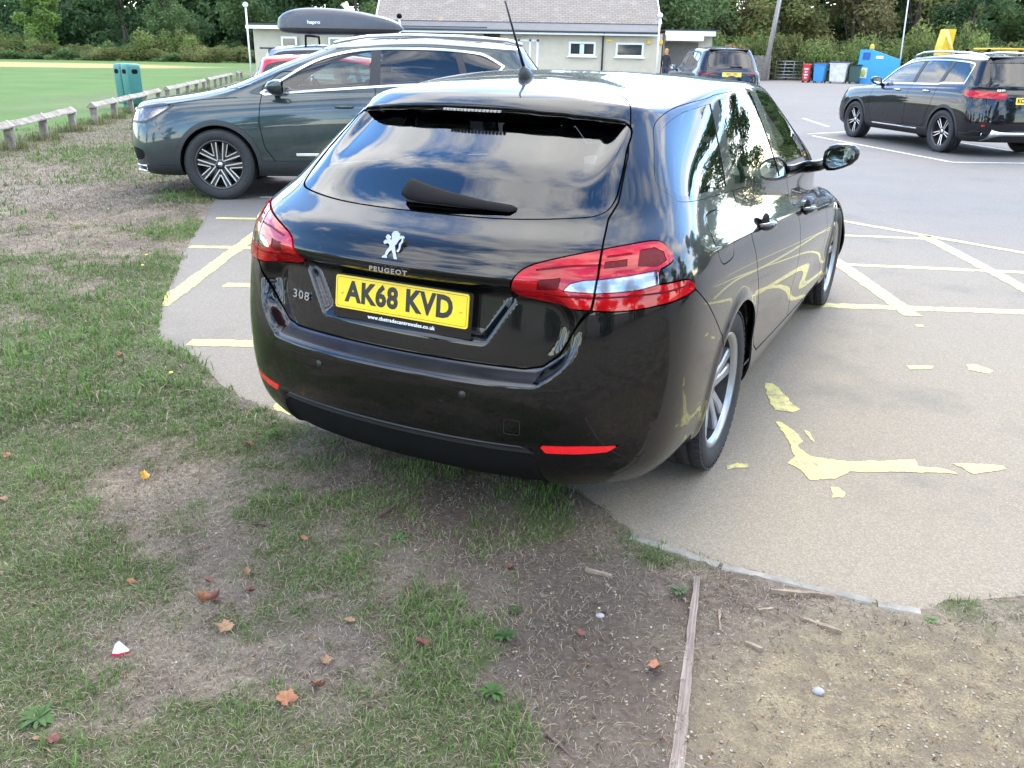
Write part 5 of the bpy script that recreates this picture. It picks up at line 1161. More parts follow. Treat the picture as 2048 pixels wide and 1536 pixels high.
# walls (local y = 0 is the front face)
wall = box('wall', (3.2, 3.0, 1.23), (8.2, 6.0, 2.46), M_RENDER, pav)
box('wing_wall', (-7.6, 3.2, 1.24), (11.7, 6.0, 2.48), M_RENDER, pav)
box('wing_wall', (8.75, 3.4, 1.27), (2.5, 5.0, 2.54), M_RENDER, pav)
box('recess_wall', (-1.35, 1.55, 1.2), (1.0, 1.0, 2.40), M_RENDER, pav)
fl = box('flat_roof', (-7.6, 3.0, 2.60), (12.1, 6.7, .10), M_FELT, pav); box('fascia', (-7.6, -.37, 2.47), (12.1, .05, .16), M_WHITEP, fl)
fr_ = box('flat_roof', (8.85, 3.2, 2.66), (2.8, 5.8, .08), M_FELT, pav); box('fascia', (8.75, .26, 2.52), (2.55, .05, .22), M_WHITEP, fr_); box('door_canopy', (8.45, .16, 2.28), (1.9, .25, .22), M_WHITEP, fr_)
box('doorway', (8.45, .86, 1.05), (1.7, .08, 2.1), simple('brown_grey_doorway', (.13, .115, .10), .8), pav)
rf = empty('tiled_roof'); rf.parent = pav
RY0, RZ0, RY1, RZ1 = -.35, 2.62, 3.2, 4.75
def slab(name, pts, mat, par, thick=.08):
    p = [Vector(q) for q in pts]; n = (p[1]-p[0]).cross(p[3]-p[0]).normalized()*thick; b = MB(); V = [tuple(q) for q in p]+[tuple(q-n) for q in p]; b.add(V, [(0, 1, 2, 3), (7, 6, 5, 4), (0, 4, 5, 1), (1, 5, 6, 2), (2, 6, 7, 3), (3, 7, 4, 0)]); return b.obj(name, mat, par)
bpy.data.objects.remove(rf)
def tilted(name, x0, x1, ya, za, yb, zb, mat, par):
    L_ = math.hypot(yb-ya, zb-za); b = MB(); b.box(((x0+x1)/2, L_/2, 0), (x1-x0, L_, .10)); o = b.obj(name, mat, par); o.location = (0, ya, za); o.rotation_euler = (math.atan2(zb-za, yb-ya), 0, 0); return o
MT = tile_mat()
tr = tilted('tiled_roof', -7.2, 7.25, .25, 2.88, 3.2, 4.75, MT, pav); tilted('tiled_roof', -7.2, 7.25, 6.2, 2.88, 3.2, 4.75, MT, pav)
tilted('lower_roof', -6.3, 7.05, -.42, 2.52, .35, 2.90, simple('grey_slate_apron', (.085, .088, .095), .7, var=.12, scale=3), pav)
box('fascia', (.4, -.40, 2.42), (13.4, .05, .14), M_WHITEP, pav); b = MB(); b.tube([(-6.3, -.47, 2.50), (7.05, -.47, 2.50)], .055, 8); b.obj('gutter', M_GREYP, pav)
b = MB(); b.tube([(4.30, -.45, 2.47), (4.30, -.08, 2.30), (4.30, -.08, .05)], .045, 8); b.obj('downpipe', M_GREYP, pav)
for sg, x in ((-1, -7.2), (1, 7.22)):      # gable boards
    b = MB(); b.box((x, 1.72, 3.83), (.06, 3.5, .18), .0, rot=Matrix.Rotation(math.atan2(1.87, 2.95), 3, 'X')); b.obj('barge_board', M_WHITEP, pav)
    b = MB(); b.box((x, 4.70, 3.83), (.06, 3.5, .18), .0, rot=Matrix.Rotation(-math.atan2(1.87, 2.95), 3, 'X')); b.obj('barge_board', M_WHITEP, pav)
    b = MB(); b.add([(x-sg*.06, .3, 2.5), (x-sg*.06, 6.1, 2.5), (x-sg*.06, 3.2, 4.66), (x-sg*.3, .3, 2.5), (x-sg*.3, 6.1, 2.5), (x-sg*.3, 3.2, 4.66)], [(0, 1, 2), (5, 4, 3), (0, 3, 4, 1), (1, 4, 5, 2), (2, 5, 3, 0)]); b.obj('gable_wall', M_RENDER, pav)
def window(par, x0, x1, z0, z1, y=-.0, mull=0, sill=True):
    w_ = x1-x0; h_ = z1-z0; f = MB(); t_ = .09
    for c, d in ((((x0+x1)/2, y-.02, z1-t_/2), (w_, .08, t_)), (((x0+x1)/2, y-.02, z0+t_/2), (w_, .08, t_)), ((x0+t_/2, y-.02, (z0+z1)/2), (t_, .08, h_-2*t_)), ((x1-t_/2, y-.02, (z0+z1)/2), (t_, .08, h_-2*t_))): f.box(c, d)
    for k in range(mull): f.box((x0+w_*(k+1)/(mull+1), y-.015, (z0+z1)/2), (.07, .06, h_-2*t_))
    o = f.obj('window', M_WHITEP, par); box('pane', ((x0+x1)/2, y-.005, (z0+z1)/2), (w_-2*t_+.02, .02, h_-2*t_+.02), M_WGLASS, o)
    if sill: box('sill', ((x0+x1)/2, y-.06, z0-.035), (w_+.16, .16, .06), M_WHITEP, o)
    return o
w1 = window(pav, 2.59, 3.94, 1.37, 2.04); box('notice', (3.25, -.03, 1.70), (.22, .012, .46), simple('pale_notice', (.55, .68, .62), .6), w1)
window(pav, 4.97, 6.38, 1.36, 2.03); window(pav, -12.0, -11.2, 1.25, 2.05); window(pav, -9.6, -8.6, 1.2, 2.05); window(pav, -7.4, -6.2, 1.2, 2.05)
# glazed doors
gd_ = MB()
for x in (-1.75, -.85, .05, .62, 1.0): gd_.box((x, .02, 1.06), (.10, .10, 2.1))
gd_.box((-.4, .02, 2.06), (2.9, .10, .10)); gd_.box((-.4, .02, .12), (2.9, .10, .22)); dd_ = gd_.obj('glazed_door', M_WHITEP, pav); [box('pane', ((a_+b_)/2, .04, 1.12), (b_-a_-.10, .02, 1.78), M_WGLASS, dd_) for a_, b_ in ((-1.75, -.85), (-.85, .05), (.05, .62), (.62, 1.0))]
box('soffit_sign', (.0, -.38, 2.31), (.5, .03, .10), simple('sign_brown', (.16, .13, .10), .7), pav); box('notice', (4.62, -.02, 2.12), (.36, .02, .09), M_YELLOW, pav)
for x in (6.62, 7.24): box('alarm_box', (x, -.05, 2.08), (.16, .10, .20), M_YBOX, pav)
box('corner_post', (6.93, .05, 1.2), (.06, .06, 2.3), M_WHITEP, pav)
for k, (x, y, z1, lb) in enumerate([(-13.55, 46.6, 3.45, 'white lamp post with a round head at the left end of the pavilion'), (7.0, 46.3, 3.28, 'white lamp post with a round head at the right corner of the pavilion'), (-5.9, 46.4, 3.05, 'small lamp post with a dark head above the pavilion gutter')]):
    r0 = empty('lamp_post', (x, y, 0), 0, lb, 'lamp post', 'lamp posts by the pavilion'); b = MB(); b.tube([(0, 0, 0), (0, 0, z1-.1)], .045, 8); b.obj('post', M_WHITEP, r0)
    b = MB(); b.lathe([(.03, -.10), (.12, -.06), (.14, .04), (.09, .12), (.0, .15)], 14, Matrix.Translation((0, 0, z1))); b.obj('lamp_head', M_WHITEP if k < 2 else M_DARK, r0)
# knee rails: posts, rail and metal straps
m, t, b_ = new_mat('weathered_timber'); n = noise_node(t, 6, 8, .7); r = ramp(t, n.outputs[0], [(.3, (.10, .085, .065)), (.5, (.21, .185, .15)), (.7, (.32, .29, .245))]); t.links.new(r.outputs[0], b_.inputs['Base Color']); b_.inputs['Roughness'].default_value = .9; bump(t, n.outputs[0], b_, .5, .01); M_TIMBER = m
M_STRAP = simple('galvanised_strap', (.42, .43, .44), .45, .7, var=.15)
segs = [([12.0, 13.6, 15.2, 16.85], 'weathered knee rail on short posts, the length nearest the camera at the left edge'), ([18.35, 20.0, 21.6, 23.2, 24.9], 'weathered knee rail on short posts in front of the green litter bin'), ([26.2, 27.9, 29.6, 31.4, 33.1], 'weathered knee rail length beyond the litter bin'), ([34.2, 36.0, 37.7, 39.4, 41.2], 'distant weathered knee rail length, second from the pavilion'), ([43.6, 45.2], 'short weathered knee rail length next to the pavilion')]
Rr = random.Random(3)
for ys, lb in segs:
    x0, y0 = RAIL_X(ys[0]), ys[0]; root = empty('knee_rail', (x0, y0, 0), 0, lb, 'fence', 'timber knee rails along the field')
    ang = math.atan2(ys[-1]-ys[0], RAIL_X(ys[-1])-x0); Lr = math.hypot(ys[-1]-ys[0], RAIL_X(ys[-1])-x0); root.rotation_euler = (0, 0, ang)
    b = MB(); hw = .085
    nseg = 12; V = []
    for k in range(nseg+1):
        x = -.12+(Lr+.24)*k/nseg; dz = Rr.uniform(-.008, .008)
        V += [(x, -hw, .335+dz), (x, -hw, .355+dz), (x, 0, .43+dz), (x, hw, .355+dz), (x, hw, .335+dz)]
    b.add(V, [(k*5+i, k*5+(i+1) % 5, (k+1)*5+(i+1) % 5, (k+1)*5+i) for k in range(nseg) for i in range(5)]+[tuple(range(5))[::-1], tuple(nseg*5+i for i in range(5))]); b.obj('rail', M_TIMBER, root)
    for y in ys:
        x = (y-ys[0])/(ys[-1]-ys[0])*Lr; tl = Rr.uniform(-.03, .03)
        b = MB(); b.box((x+tl*.2, 0, .155), (.125, .11, .43), .008, rot=Matrix.Rotation(tl, 3, 'Y')); b.obj('post', M_TIMBER, root)
        b = MB(); V = [(-.02, -hw-.006, .30), (-.02, -hw-.006, .36), (-.02, 0, .444), (-.02, hw+.006, .36), (-.02, hw+.006, .30)]; b.add([(x+dx+a, p, q) for dx in (0, .04) for a, p, q in V], [(i, i+1, 5+i+1, 5+i) for i in range(4)]); b.obj('strap', M_STRAP, root)
# twin litter bin
M_BIN = simple('teal_green_bin_plastic', (.035, .17, .145), .42, var=.08, scale=5)
lb_ = empty('litter_bin', (-10.05, 23.55, 0), -.62, 'teal green twin litter bin standing behind the knee rail', 'litter bin')
for sg in (-1, 1):
    cx = sg*.175; b = MB(); prf = [(cx+sx*(.165-.05)+.05*cos(a), sy*(.19-.05)+.05*sin(a)) for sx, sy, a0 in ((1, 1, 0), (-1, 1, pi/2), (-1, -1, pi), (1, -1, 1.5*pi)) for a in np.linspace(a0, a0+pi/2, 5)]
    nn_ = len(prf); V = []
    for z, k in ((.10, .88), (.14, .94), (.80, 1.0), (.98, 1.0), (1.04, .97), (1.08, .86), (1.09, .6)): V += [(cx+(x-cx)*k, y*k, z) for x, y in prf]
    b.add(V, [(r_*nn_+i, r_*nn_+(i+1) % nn_, (r_+1)*nn_+(i+1) % nn_, (r_+1)*nn_+i) for r_ in range(6) for i in range(nn_)]+[tuple(6*nn_+i for i in range(nn_))], True); bo = b.obj('bin_body', M_BIN, lb_)
    for sy in (-1, 1):
        b = MB(); b.prism(rrect(.17, .11, .05), -.004, .004, Matrix.Translation((cx+.0, sy*.192, .90)) @ Matrix.Rotation(pi/2, 4, 'X')); b.obj('bin_opening', M_DARK, bo)
    b = MB(); b.prism(rrect(.17, .11, .05), -.004, .004, Matrix.Translation((cx+sg*.167, 0, .90)) @ Matrix.Rotation(pi/2, 4, 'Z') @ Matrix.Rotation(pi/2, 4, 'X')); b.obj('bin_opening', M_DARK, bo)
b = MB(); b.box((0, 0, .06), (.40, .22, .12), .01); b.obj('bin_foot', M_BIN, lb_)
# wheelie bins and clothes bank
def wheelie(x, y, rz, w_, d_, h_, body, lid, label, side_col=None, text=None, lidz=.07):
    r0 = empty('wheelie_bin', (x, y, 0), rz, label, 'bin', 'wheelie bins by the hedge')
    b = MB(); V = []
    for z, k in ((.08, .80), (.13, .84), (h_-.14, .97), (h_-.12, 1.04), (h_-.07, 1.04)): V += [(sx*w_/2*k, sy*d_/2*k, z) for sx, sy in ((-1, -1), (1, -1), (1, 1), (-1, 1))]
    b.add(V, [(r_*4+i, r_*4+(i+1) % 4, (r_+1)*4+(i+1) % 4, (r_+1)*4+i) for r_ in range(4) for i in range(4)]+[(3, 2, 1, 0), (16, 17, 18, 19)]); bo = b.obj('bin_body', body, r0)
    b = MB(); b.box((0, 0, h_-.04), (w_*1.06, d_*1.08, lidz), .03); b.tube([(-w_*.45, d_*.58, h_-.06), (w_*.45, d_*.58, h_-.06)], .02, 6); b.obj('lid', lid, r0)
    for sg in (-1, 1):
        b = MB(); b.lathe([(.0, -.03), (.10, -.03), (.10, .03), (.0, .03)], 16, Matrix.Translation((sg*w_*.42, d_*.36, .10)) @ Matrix.Rotation(pi/2, 4, 'Y')); b.obj('wheel', M_TYRE, r0)
        b = MB(); b.box((sg*w_*.38, -d_*.34, .05), (.06, .08, .10), .01); b.obj('foot', M_DARK, r0)
    if text:
        for k, n_ in enumerate(text):
            for j in range(n_): q = MB(); q.box(((j-(n_-1)/2)*.085, -d_/2*(.86+.13*(.80-.17*k))-.006, .80-.17*k), (.06, .006, .10 if (j+k) % 2 else .085), .002); q.obj('lettering_block', M_WHITEINK, bo)
    return r0
M_BRED = simple('red_bin_plastic', (.55, .035, .04), .45); M_BBLUE = simple('blue_bin_plastic', (.05, .27, .62), .45); M_BNAVY = simple('navy_bin_lid', (.03, .05, .14), .5); M_BWHITE = simple('dirty_white_bin', (.62, .58, .55), .6, var=.2, scale=3); M_BGREEN = simple('dark_green_bin_plastic', (.03, .075, .065), .45)
wheelie(18.15, 57.6, -.5, .42, .55, 1.10, M_BRED, M_BRED, 'red wheelie bin with white lettering, leftmost of the row by the hedge', text=(3, 2, 3, 2))
wheelie(18.95, 57.5, -.55, .68, .85, 1.16, M_BBLUE, M_BNAVY, 'blue wheelie bin with a dark lid by the hedge'); wheelie(20.0, 57.2, -.5, 1.05, .8, 1.25, M_BWHITE, M_BNAVY, 'large dirty white wheelie bin with a dark lid by the hedge'); wheelie(20.95, 57.0, -.5, .62, .75, 1.12, M_BGREEN, M_DARK, 'dark green wheelie bin beside the blue clothes bank')
M_BANK = simple('bright_blue_steel', (.035, .30, .68), .4, var=.05)
bk = empty('clothes_bank', (22.55, 57.9, 0), -.42, 'bright blue clothes bank behind the black SUV', 'clothes bank')
b = MB(); b.prism([(-1.1, 0), (1.35, 0), (1.35, 1.42), (-.35, 1.98), (-1.02, 1.98)], -.65, .65, Matrix.Rotation(pi/2, 4, 'X')); bb_ = b.obj('bank_body', M_BANK, bk)
box('chute', (-.62, -.66, 1.62), (.42, .06, .40), simple('deep_blue_chute', (.01, .08, .32), .5), bb_); box('poster', (-.68, -.66, .62), (.44, .02, .62), M_WHITEP, bb_); b = MB(); b.lathe([(0, .004), (.15, .004), (.16, 0)], 20, Matrix.Translation((-.68, -.675, .60)) @ Matrix.Rotation(pi/2, 4, 'X') @ Matrix.Diagonal((.9, 1.4, 1, 1))); b.obj('poster_mark', simple('poster_green', (.45, .55, .08), .6), bb_)
box('white_lettering', (.15, -.66, 1.55), (.42, .012, .16), M_WHITEINK, bb_)
bg_ = empty('bag_on_bank', (22.05, 57.75, 1.98), .2, 'yellow orange bag lying on top of the blue clothes bank', 'bag'); b = MB(); b.lathe([(0, 0), (.13, .0), (.15, .10), (.11, .26), (.05, .33), (.0, .34)], 10); b.obj('bag_body', simple('orange_yellow_bag', (.65, .40, .05), .6, var=.3, scale=6), bg_)
# field gate, board fence, shed roof, poles
gt = empty('field_gate', (17.45, 62.2, 0), .05, 'galvanised tubular field gate beside the hedge', 'gate')
for z in (.18, .36, .56, .78, 1.0, 1.20): b = MB(); b.tube([(0, 0, z), (1.9, 0, z)], .022, 6); b.obj('bar', M_STRAP, gt)
for x in (0, .62, 1.25, 1.9): b = MB(); b.tube([(x, 0, .1), (x, 0, 1.22)], .03 if x in (0, 1.9) else .02, 6); b.obj('upright', M_STRAP, gt)
bf = empty('board_fence', (13.7, 61.0, 0), 0, 'grey brown close boarded fence panel behind the navy SUV', 'fence')
for k in range(24): b = MB(); b.box((k*.13, .012*(k % 2), .78+.02*math.sin(k*3.1)), (.125, .02, 1.5), .003); b.obj('board', M_TIMBER, bf)
for z in (.4, 1.2): b = MB(); b.box((1.5, .05, z), (3.1, .05, .09)); b.obj('fence_rail', M_TIMBER, bf)
sh = empty('brick_store', (14.0, 63.2, 0), 0, 'low brick store with an orange tiled roof behind the board fence', 'building'); box('wall', (0, 1.0, .85), (3.4, 2.0, 1.7), simple('orange_brick', (.33, .15, .09), .9, var=.2), sh)
tilted('roof', -1.8, 1.8, -.2, 1.62, 1.2, 2.2, simple('orange_roof_tile', (.42, .17, .09), .85, var=.2, scale=3), sh)
tpole = empty('telegraph_pole', (16.45, 60.2, 0), 0, 'leaning grey telegraph pole in front of the hedge', 'pole'); b = MB(); b.tube([(-.28, 0, 0), (.16, 0, 4.6), (.42, 0, 8.2)], [.17, .15, .12], 10); b.obj('pole', simple('grey_pole_timber', (.30, .27, .24), .85, var=.15), tpole)
b = MB(); b.tube([(.0, -.16, 2.2), (.22, -.14, 5.2)], .02, 6); b.obj('cable_guard', M_STRAP, tpole)
pp = empty('thin_pole', (24.9, 60.0, 0), 0, 'thin white pole standing against the trees at the right', 'pole'); b = MB(); b.tube([(.0, 0, 0), (-.25, 0, 7.5)], [.05, .035], 8); b.obj('pole', M_WHITEP, pp); b = MB(); b.lathe([(.06, 0), (.07, .05), (0, .08)], 10, Matrix.Translation((-.25, 0, 7.5))); b.obj('cap', M_WHITEP, pp)
# yellow plant machine behind the black SUV
M_YMACH = simple('yellow_machine_paint', (.68, .44, .02), .45, var=.1); ym = empty('yellow_loader', (13.6, 27.9, 0), .1, 'yellow loader behind the black SUV, its boom raised above the car roof', 'machine')
b = MB(); b.box((.9, 0, .85), (2.6, 1.3, .7), .08); b.obj('chassis', M_YMACH, ym); b = MB(); b.box((1.55, 0, 1.84), (2.1, 1.3, .045), .02); b.obj('canopy', M_YMACH, ym)
for x in (.25, 2.0):
    for y in (-.55, .55): b = MB(); b.box((x, y, 1.5), (.07, .07, .66)); b.obj('canopy_post', M_DARK, ym)
b = MB(); b.add([(-1.02, -.2, 1.2), (-.62, -.2, 1.2), (-.70, -.2, 1.9), (-.66, -.2, 2.36), (-.92, -.2, 2.36), (-1.0, -.2, 1.9), (-1.02, .2, 1.2), (-.62, .2, 1.2), (-.70, .2, 1.9), (-.66, .2, 2.36), (-.92, .2, 2.36), (-1.0, .2, 1.9)], [(0, 1, 2, 3, 4, 5), (11, 10, 9, 8, 7, 6), (0, 6, 7, 1), (1, 7, 8, 2), (2, 8, 9, 3), (3, 9, 10, 4), (4, 10, 11, 5), (5, 11, 6, 0)]); bo = b.obj('boom', M_YMACH, ym)
b = MB(); b.tube([(-.97, -.22, 2.3), (-.62, -.22, 1.6)], .05, 8); b.obj('ram', simple('pale_yellow_paint', (.72, .62, .18), .5), bo); b = MB(); b.box((-.85, 0, .75), (.5, 1.4, .9), .1); b.obj('bucket', M_YMACH, ym)
for x in (.1, 1.8):
    for sg in (-1, 1): b = MB(); b.lathe([(.0, -.15), (.30, -.15), (.42, -.12), (.45, 0), (.42, .12), (.30, .15), (0, .15)], 24, Matrix.Translation((x, sg*.75, .45)) @ Matrix.Rotation(pi/2, 4, 'X')); b.obj('wheel', M_TYRE, ym)
# person by the doorway: skinned figure
def person(loc, rz, label):
    r0 = empty('person', loc, rz, label, 'person')
    J = {'pel': (0, 0, .95, .13), 'spine': (0, 0, 1.15, .125), 'chest': (0, .01, 1.36, .145), 'neck': (0, .01, 1.50, .055), 'head0': (0, -.01, 1.58, .075), 'head': (0, -.02, 1.68, .088), 'crown': (0, -.01, 1.745, .06),
         'sl': (.17, .01, 1.42, .06), 'el': (.23, .03, 1.14, .045), 'wl': (.22, -.10, .93, .032), 'hl': (.21, -.15, .86, .035), 'sr': (-.17, .01, 1.42, .06), 'er': (-.23, .04, 1.14, .045), 'wr': (-.22, -.08, .93, .032), 'hr': (-.21, -.12, .86, .035),
         'tl': (.09, 0, .88, .10), 'kl': (.10, -.02, .49, .065), 'al': (.10, .02, .09, .045), 'fl': (.11, -.13, .05, .04), 'tr': (-.09, 0, .88, .10), 'kr': (-.10, -.01, .49, .065), 'ar': (-.10, .03, .09, .045), 'fr': (-.11, -.12, .05, .04)}
    E = [('pel', 'spine'), ('spine', 'chest'), ('chest', 'neck'), ('neck', 'head0'), ('head0', 'head'), ('head', 'crown'), ('chest', 'sl'), ('sl', 'el'), ('el', 'wl'), ('wl', 'hl'), ('chest', 'sr'), ('sr', 'er'), ('er', 'wr'), ('wr', 'hr'), ('pel', 'tl'), ('tl', 'kl'), ('kl', 'al'), ('al', 'fl'), ('pel', 'tr'), ('tr', 'kr'), ('kr', 'ar'), ('ar', 'fr')]
    k = list(J); me = bpy.data.meshes.new('figure'); me.from_pydata([J[a][:3] for a in k], [(k.index(a), k.index(b)) for a, b in E], []); me.update()
    o = bpy.data.objects.new('figure', me); COL.objects.link(o); sk = o.modifiers.new('skin', 'SKIN'); 
    for i, a in enumerate(k): me.skin_vertices[0].data[i].radius = (J[a][3], J[a][3]*(.72 if a in ('pel', 'spine', 'chest') else 1))
    me.skin_vertices[0].data[0].use_root = True; ss = o.modifiers.new('sub', 'SUBSURF'); ss.levels = 2; ss.render_levels = 2
    bpy.context.view_layer.update(); me2 = bpy.data.meshes.new_from_object(o.evaluated_get(bpy.context.evaluated_depsgraph_get())); bpy.data.objects.remove(o)
    cols = [simple('skin', (.50, .30, .22), .6), simple('black_top', (.015, .015, .02), .8), simple('dark_trousers', (.03, .035, .05), .8)]
    me2.materials.clear()
    for c in cols: me2.materials.append(c)
    for p in me2.polygons:
        z = p.center.z; x = abs(p.center.x); p.material_index = 0 if (z > 1.50 or (x > .17 and z < .96)) else (1 if z > .96 else 2); p.use_smooth = True
    b_ = bpy.data.objects.new('body', me2); link(b_, r0)
    b = MB(); V = []; n = 14
    for i in range(7):
        ph = i/6*1.9
        for j in range(n): a = 2*pi*j/n; V.append((.098*sin(ph)*cos(a), .012+.108*sin(ph)*sin(a)*(1 if sin(a) > -.2 or ph < .9 else .55), 1.685+.100*cos(ph)-(.10 if ph > 1.5 and sin(a) > .2 else 0)))
    b.add(V, [(i*n+j, i*n+(j+1) % n, (i+1)*n+(j+1) % n, (i+1)*n+j) for i in range(6) for j in range(n)], True); b.obj('hair', simple('ginger_hair', (.42, .20, .07), .7, var=.25, scale=30), r0)
    return r0
person((7.18, 44.6, 0), 2.6, 'person with ginger hair in a black top, half hidden behind the navy SUV')
# ---------------------------------------------------------------- grass, weeds, leaves, trees
def leaf_mat(name, tex_attr='col', rough=.6, trans=.35):
    m, t, b = new_mat(name); a = nd(t, 'ShaderNodeAttribute'); a.attribute_name = tex_attr
    t.links.new(a.outputs['Color'], b.inputs['Base Color']); b.inputs['Roughness'].default_value = rough; b.inputs['Specular IOR Level'].default_value = .25
    tr = nd(t, 'ShaderNodeBsdfTranslucent'); t.links.new(a.outputs['Color'], tr.inputs[0]); mx = nd(t, 'ShaderNodeMixShader'); mx.inputs[0].default_value = trans
    o = t.nodes['Material Output']; t.links.new(b.outputs[0], mx.inputs[1]); t.links.new(tr.outputs[0], mx.inputs[2]); t.links.new(mx.outputs[0], o.inputs[0]); return m
M_BLADE = leaf_mat('grass_blade', trans=.4); M_LEAF = leaf_mat('tree_leaf', trans=.5); M_BARK = simple('bark', (.085, .065, .05), .9, var=.3, scale=6, bmp=.6, bdist=.02)
def set_col(me, C):
    at = me.color_attributes.new('col', 'FLOAT_COLOR', 'POINT'); at.data.foreach_set('color', np.concatenate([C, np.ones((len(C), 1))], 1).astype(np.float32).ravel())
def blades(x, y, z, h, w, lean, az, col, name):
    """tapered bent blades: 5 vertices, 3 triangles each"""
    n = len(x); dx, dy = np.cos(az), np.sin(az); px, py = -dy, dx
    V = np.zeros((n, 5, 3))
    for k, (s, t) in enumerate(((-1, 0), (1, 0), (-.75, .55), (.75, .55), (0, 1))):
        b = lean*(t**1.8)*h
        V[:, k, 0] = x+px*w*s*.5+dx*b; V[:, k, 1] = y+py*w*s*.5+dy*b; V[:, k, 2] = z+h*t*np.sqrt(np.maximum(.05, 1-(lean*t*.7)**2))-.004
    i = np.arange(n)[:, None]*5; F = np.concatenate([i+np.array([[0, 1, 3]]), i+np.array([[0, 3, 2]]), i+np.array([[2, 3, 4]])])
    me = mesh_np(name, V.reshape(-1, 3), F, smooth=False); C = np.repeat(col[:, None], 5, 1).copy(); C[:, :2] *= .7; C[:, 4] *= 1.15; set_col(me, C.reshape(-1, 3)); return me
GREEN = np.array([(.052, .110, .020), (.072, .145, .030), (.100, .175, .042), (.130, .185, .058), (.085, .125, .040)]); STRAW = np.array([(.29, .235, .14), (.37, .31, .21), (.23, .18, .11)])
def scatter(n, x0, x1, y0, y1, pw=1.0, dmin=.12):
    x = rng.uniform(x0, x1, n); y = y0+(y1-y0)*rng.random(n)**pw
    d = density(x, y); dd = sd_poly(x, y, ASPH_F); keep = (rng.random(n) < np.clip(d*1.15-.02, 0, 1)**1.6) & (dd > -.035*rng.random(n)**2) & (d > dmin)
    return x[keep], y[keep], d[keep]
def grass_patch(name, n, x0, x1, y0, y1, hmin, hmax, wmul, seed, pw=1.0):
    x, y, d = scatter(n, x0, x1, y0, y1, pw); k = len(x); sandm = np.exp(-(((x-1.15)/.75)**2+((y-1.6)/.55)**2)**1.5) < .3*rng.random(k)+.05
    x, y, d = x[sandm], y[sandm], d[sandm]; k = len(x)
    h = (hmin+(hmax-hmin)*rng.random(k)**1.8)*(.50+.75*d)*(.45+1.2*fbm(x, y, 7, 3, 21)); w = h*.045*wmul+.0012*wmul
    straw = rng.random(k) < np.clip(.72-.62*d, .10, .7)
    c = np.where(straw[:, None], STRAW[rng.integers(0, 3, k)], GREEN[rng.integers(0, 5, k)]*(.85+.75*fbm(x, y, 1.5, 3, 11))[:, None])*(.8+.4*rng.random((k, 1)))
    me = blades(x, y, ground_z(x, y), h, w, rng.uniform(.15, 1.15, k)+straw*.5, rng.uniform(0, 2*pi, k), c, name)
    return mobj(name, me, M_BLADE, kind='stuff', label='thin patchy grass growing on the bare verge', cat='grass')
g1 = grass_patch('verge_grass', 230000, -2.6, 1.9, 1.25, 3.7, .006, .034, .95, 1)
g2_ = grass_patch('verge_grass', 120000, -4.6, -1.0, 3.4, 9.8, .012, .050, 1.7, 2)
g3 = grass_patch('verge_grass', 70000, -9.5, -3.2, 7.5, 22, .02, .07, 3.2, 3)
def thatch(n, x0, x1, y0, y1, hm, wm):
    x = rng.uniform(x0, x1, n); y = rng.uniform(y0, y1, n); sand_ = np.exp(-(((x-1.15)/.75)**2+((y-1.6)/.55)**2)**1.5); soil_ = np.exp(-((x+.1)/.5)**2-((y-2.72)/.30)**2)+np.exp(-((x-.3)/.35)**2-((y-1.95)/.55)**2)
    kp = (sd_poly(x, y, ASPH_F) > -.01) & (rng.random(n) < (1-.95*np.clip(sand_*1.6, 0, 1))*(1-.8*np.clip(soil_, 0, 1))*np.clip(.25+1.3*fbm(x, y, 5, 4, 31), 0, 1)); x, y = x[kp], y[kp]; k = len(x)
    c = np.array([(.30, .245, .185), (.22, .175, .13), (.37, .315, .25), (.26, .22, .13), (.15, .115, .085)])[rng.integers(0, 5, k)]*(.75+.5*rng.random((k, 1)))
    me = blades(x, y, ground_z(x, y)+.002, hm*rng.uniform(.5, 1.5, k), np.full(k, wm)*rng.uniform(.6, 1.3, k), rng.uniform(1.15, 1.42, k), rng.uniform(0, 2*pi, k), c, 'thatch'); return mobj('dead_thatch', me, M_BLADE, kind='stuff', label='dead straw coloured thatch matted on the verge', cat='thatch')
thatch(150000, -2.6, 1.9, 1.25, 3.7, .018, .0022); thatch(90000, -4.8, -1.0, 3.3, 10.5, .026, .004); thatch(40000, -9.0, -3.2, 8.5, 20, .05, .009)
# rough tufts round the knee rail posts
xs_, ys_ = [], []
for ys, lb in segs[:3]:
    for y in ys:
        k = 260; xs_.append(RAIL_X(y)+rng.normal(0, .16, k)); ys_.append(y+rng.normal(0, .22, k))
xs_ = np.concatenate(xs_); ys_ = np.concatenate(ys_); k = len(xs_)
me = blades(xs_, ys_, np.zeros(k), rng.uniform(.06, .22, k), np.full(k, .010), rng.uniform(.2, 1, k), rng.uniform(0, 6.28, k), (np.array([(.20, .165, .07), (.12, .14, .04), (.07, .115, .03)])[rng.integers(0, 3, k)]), 'dry_tufts'); mobj('dry_tufts', me, M_BLADE, kind='stuff', label='dry grass tufts along the foot of the knee rails', cat='grass')
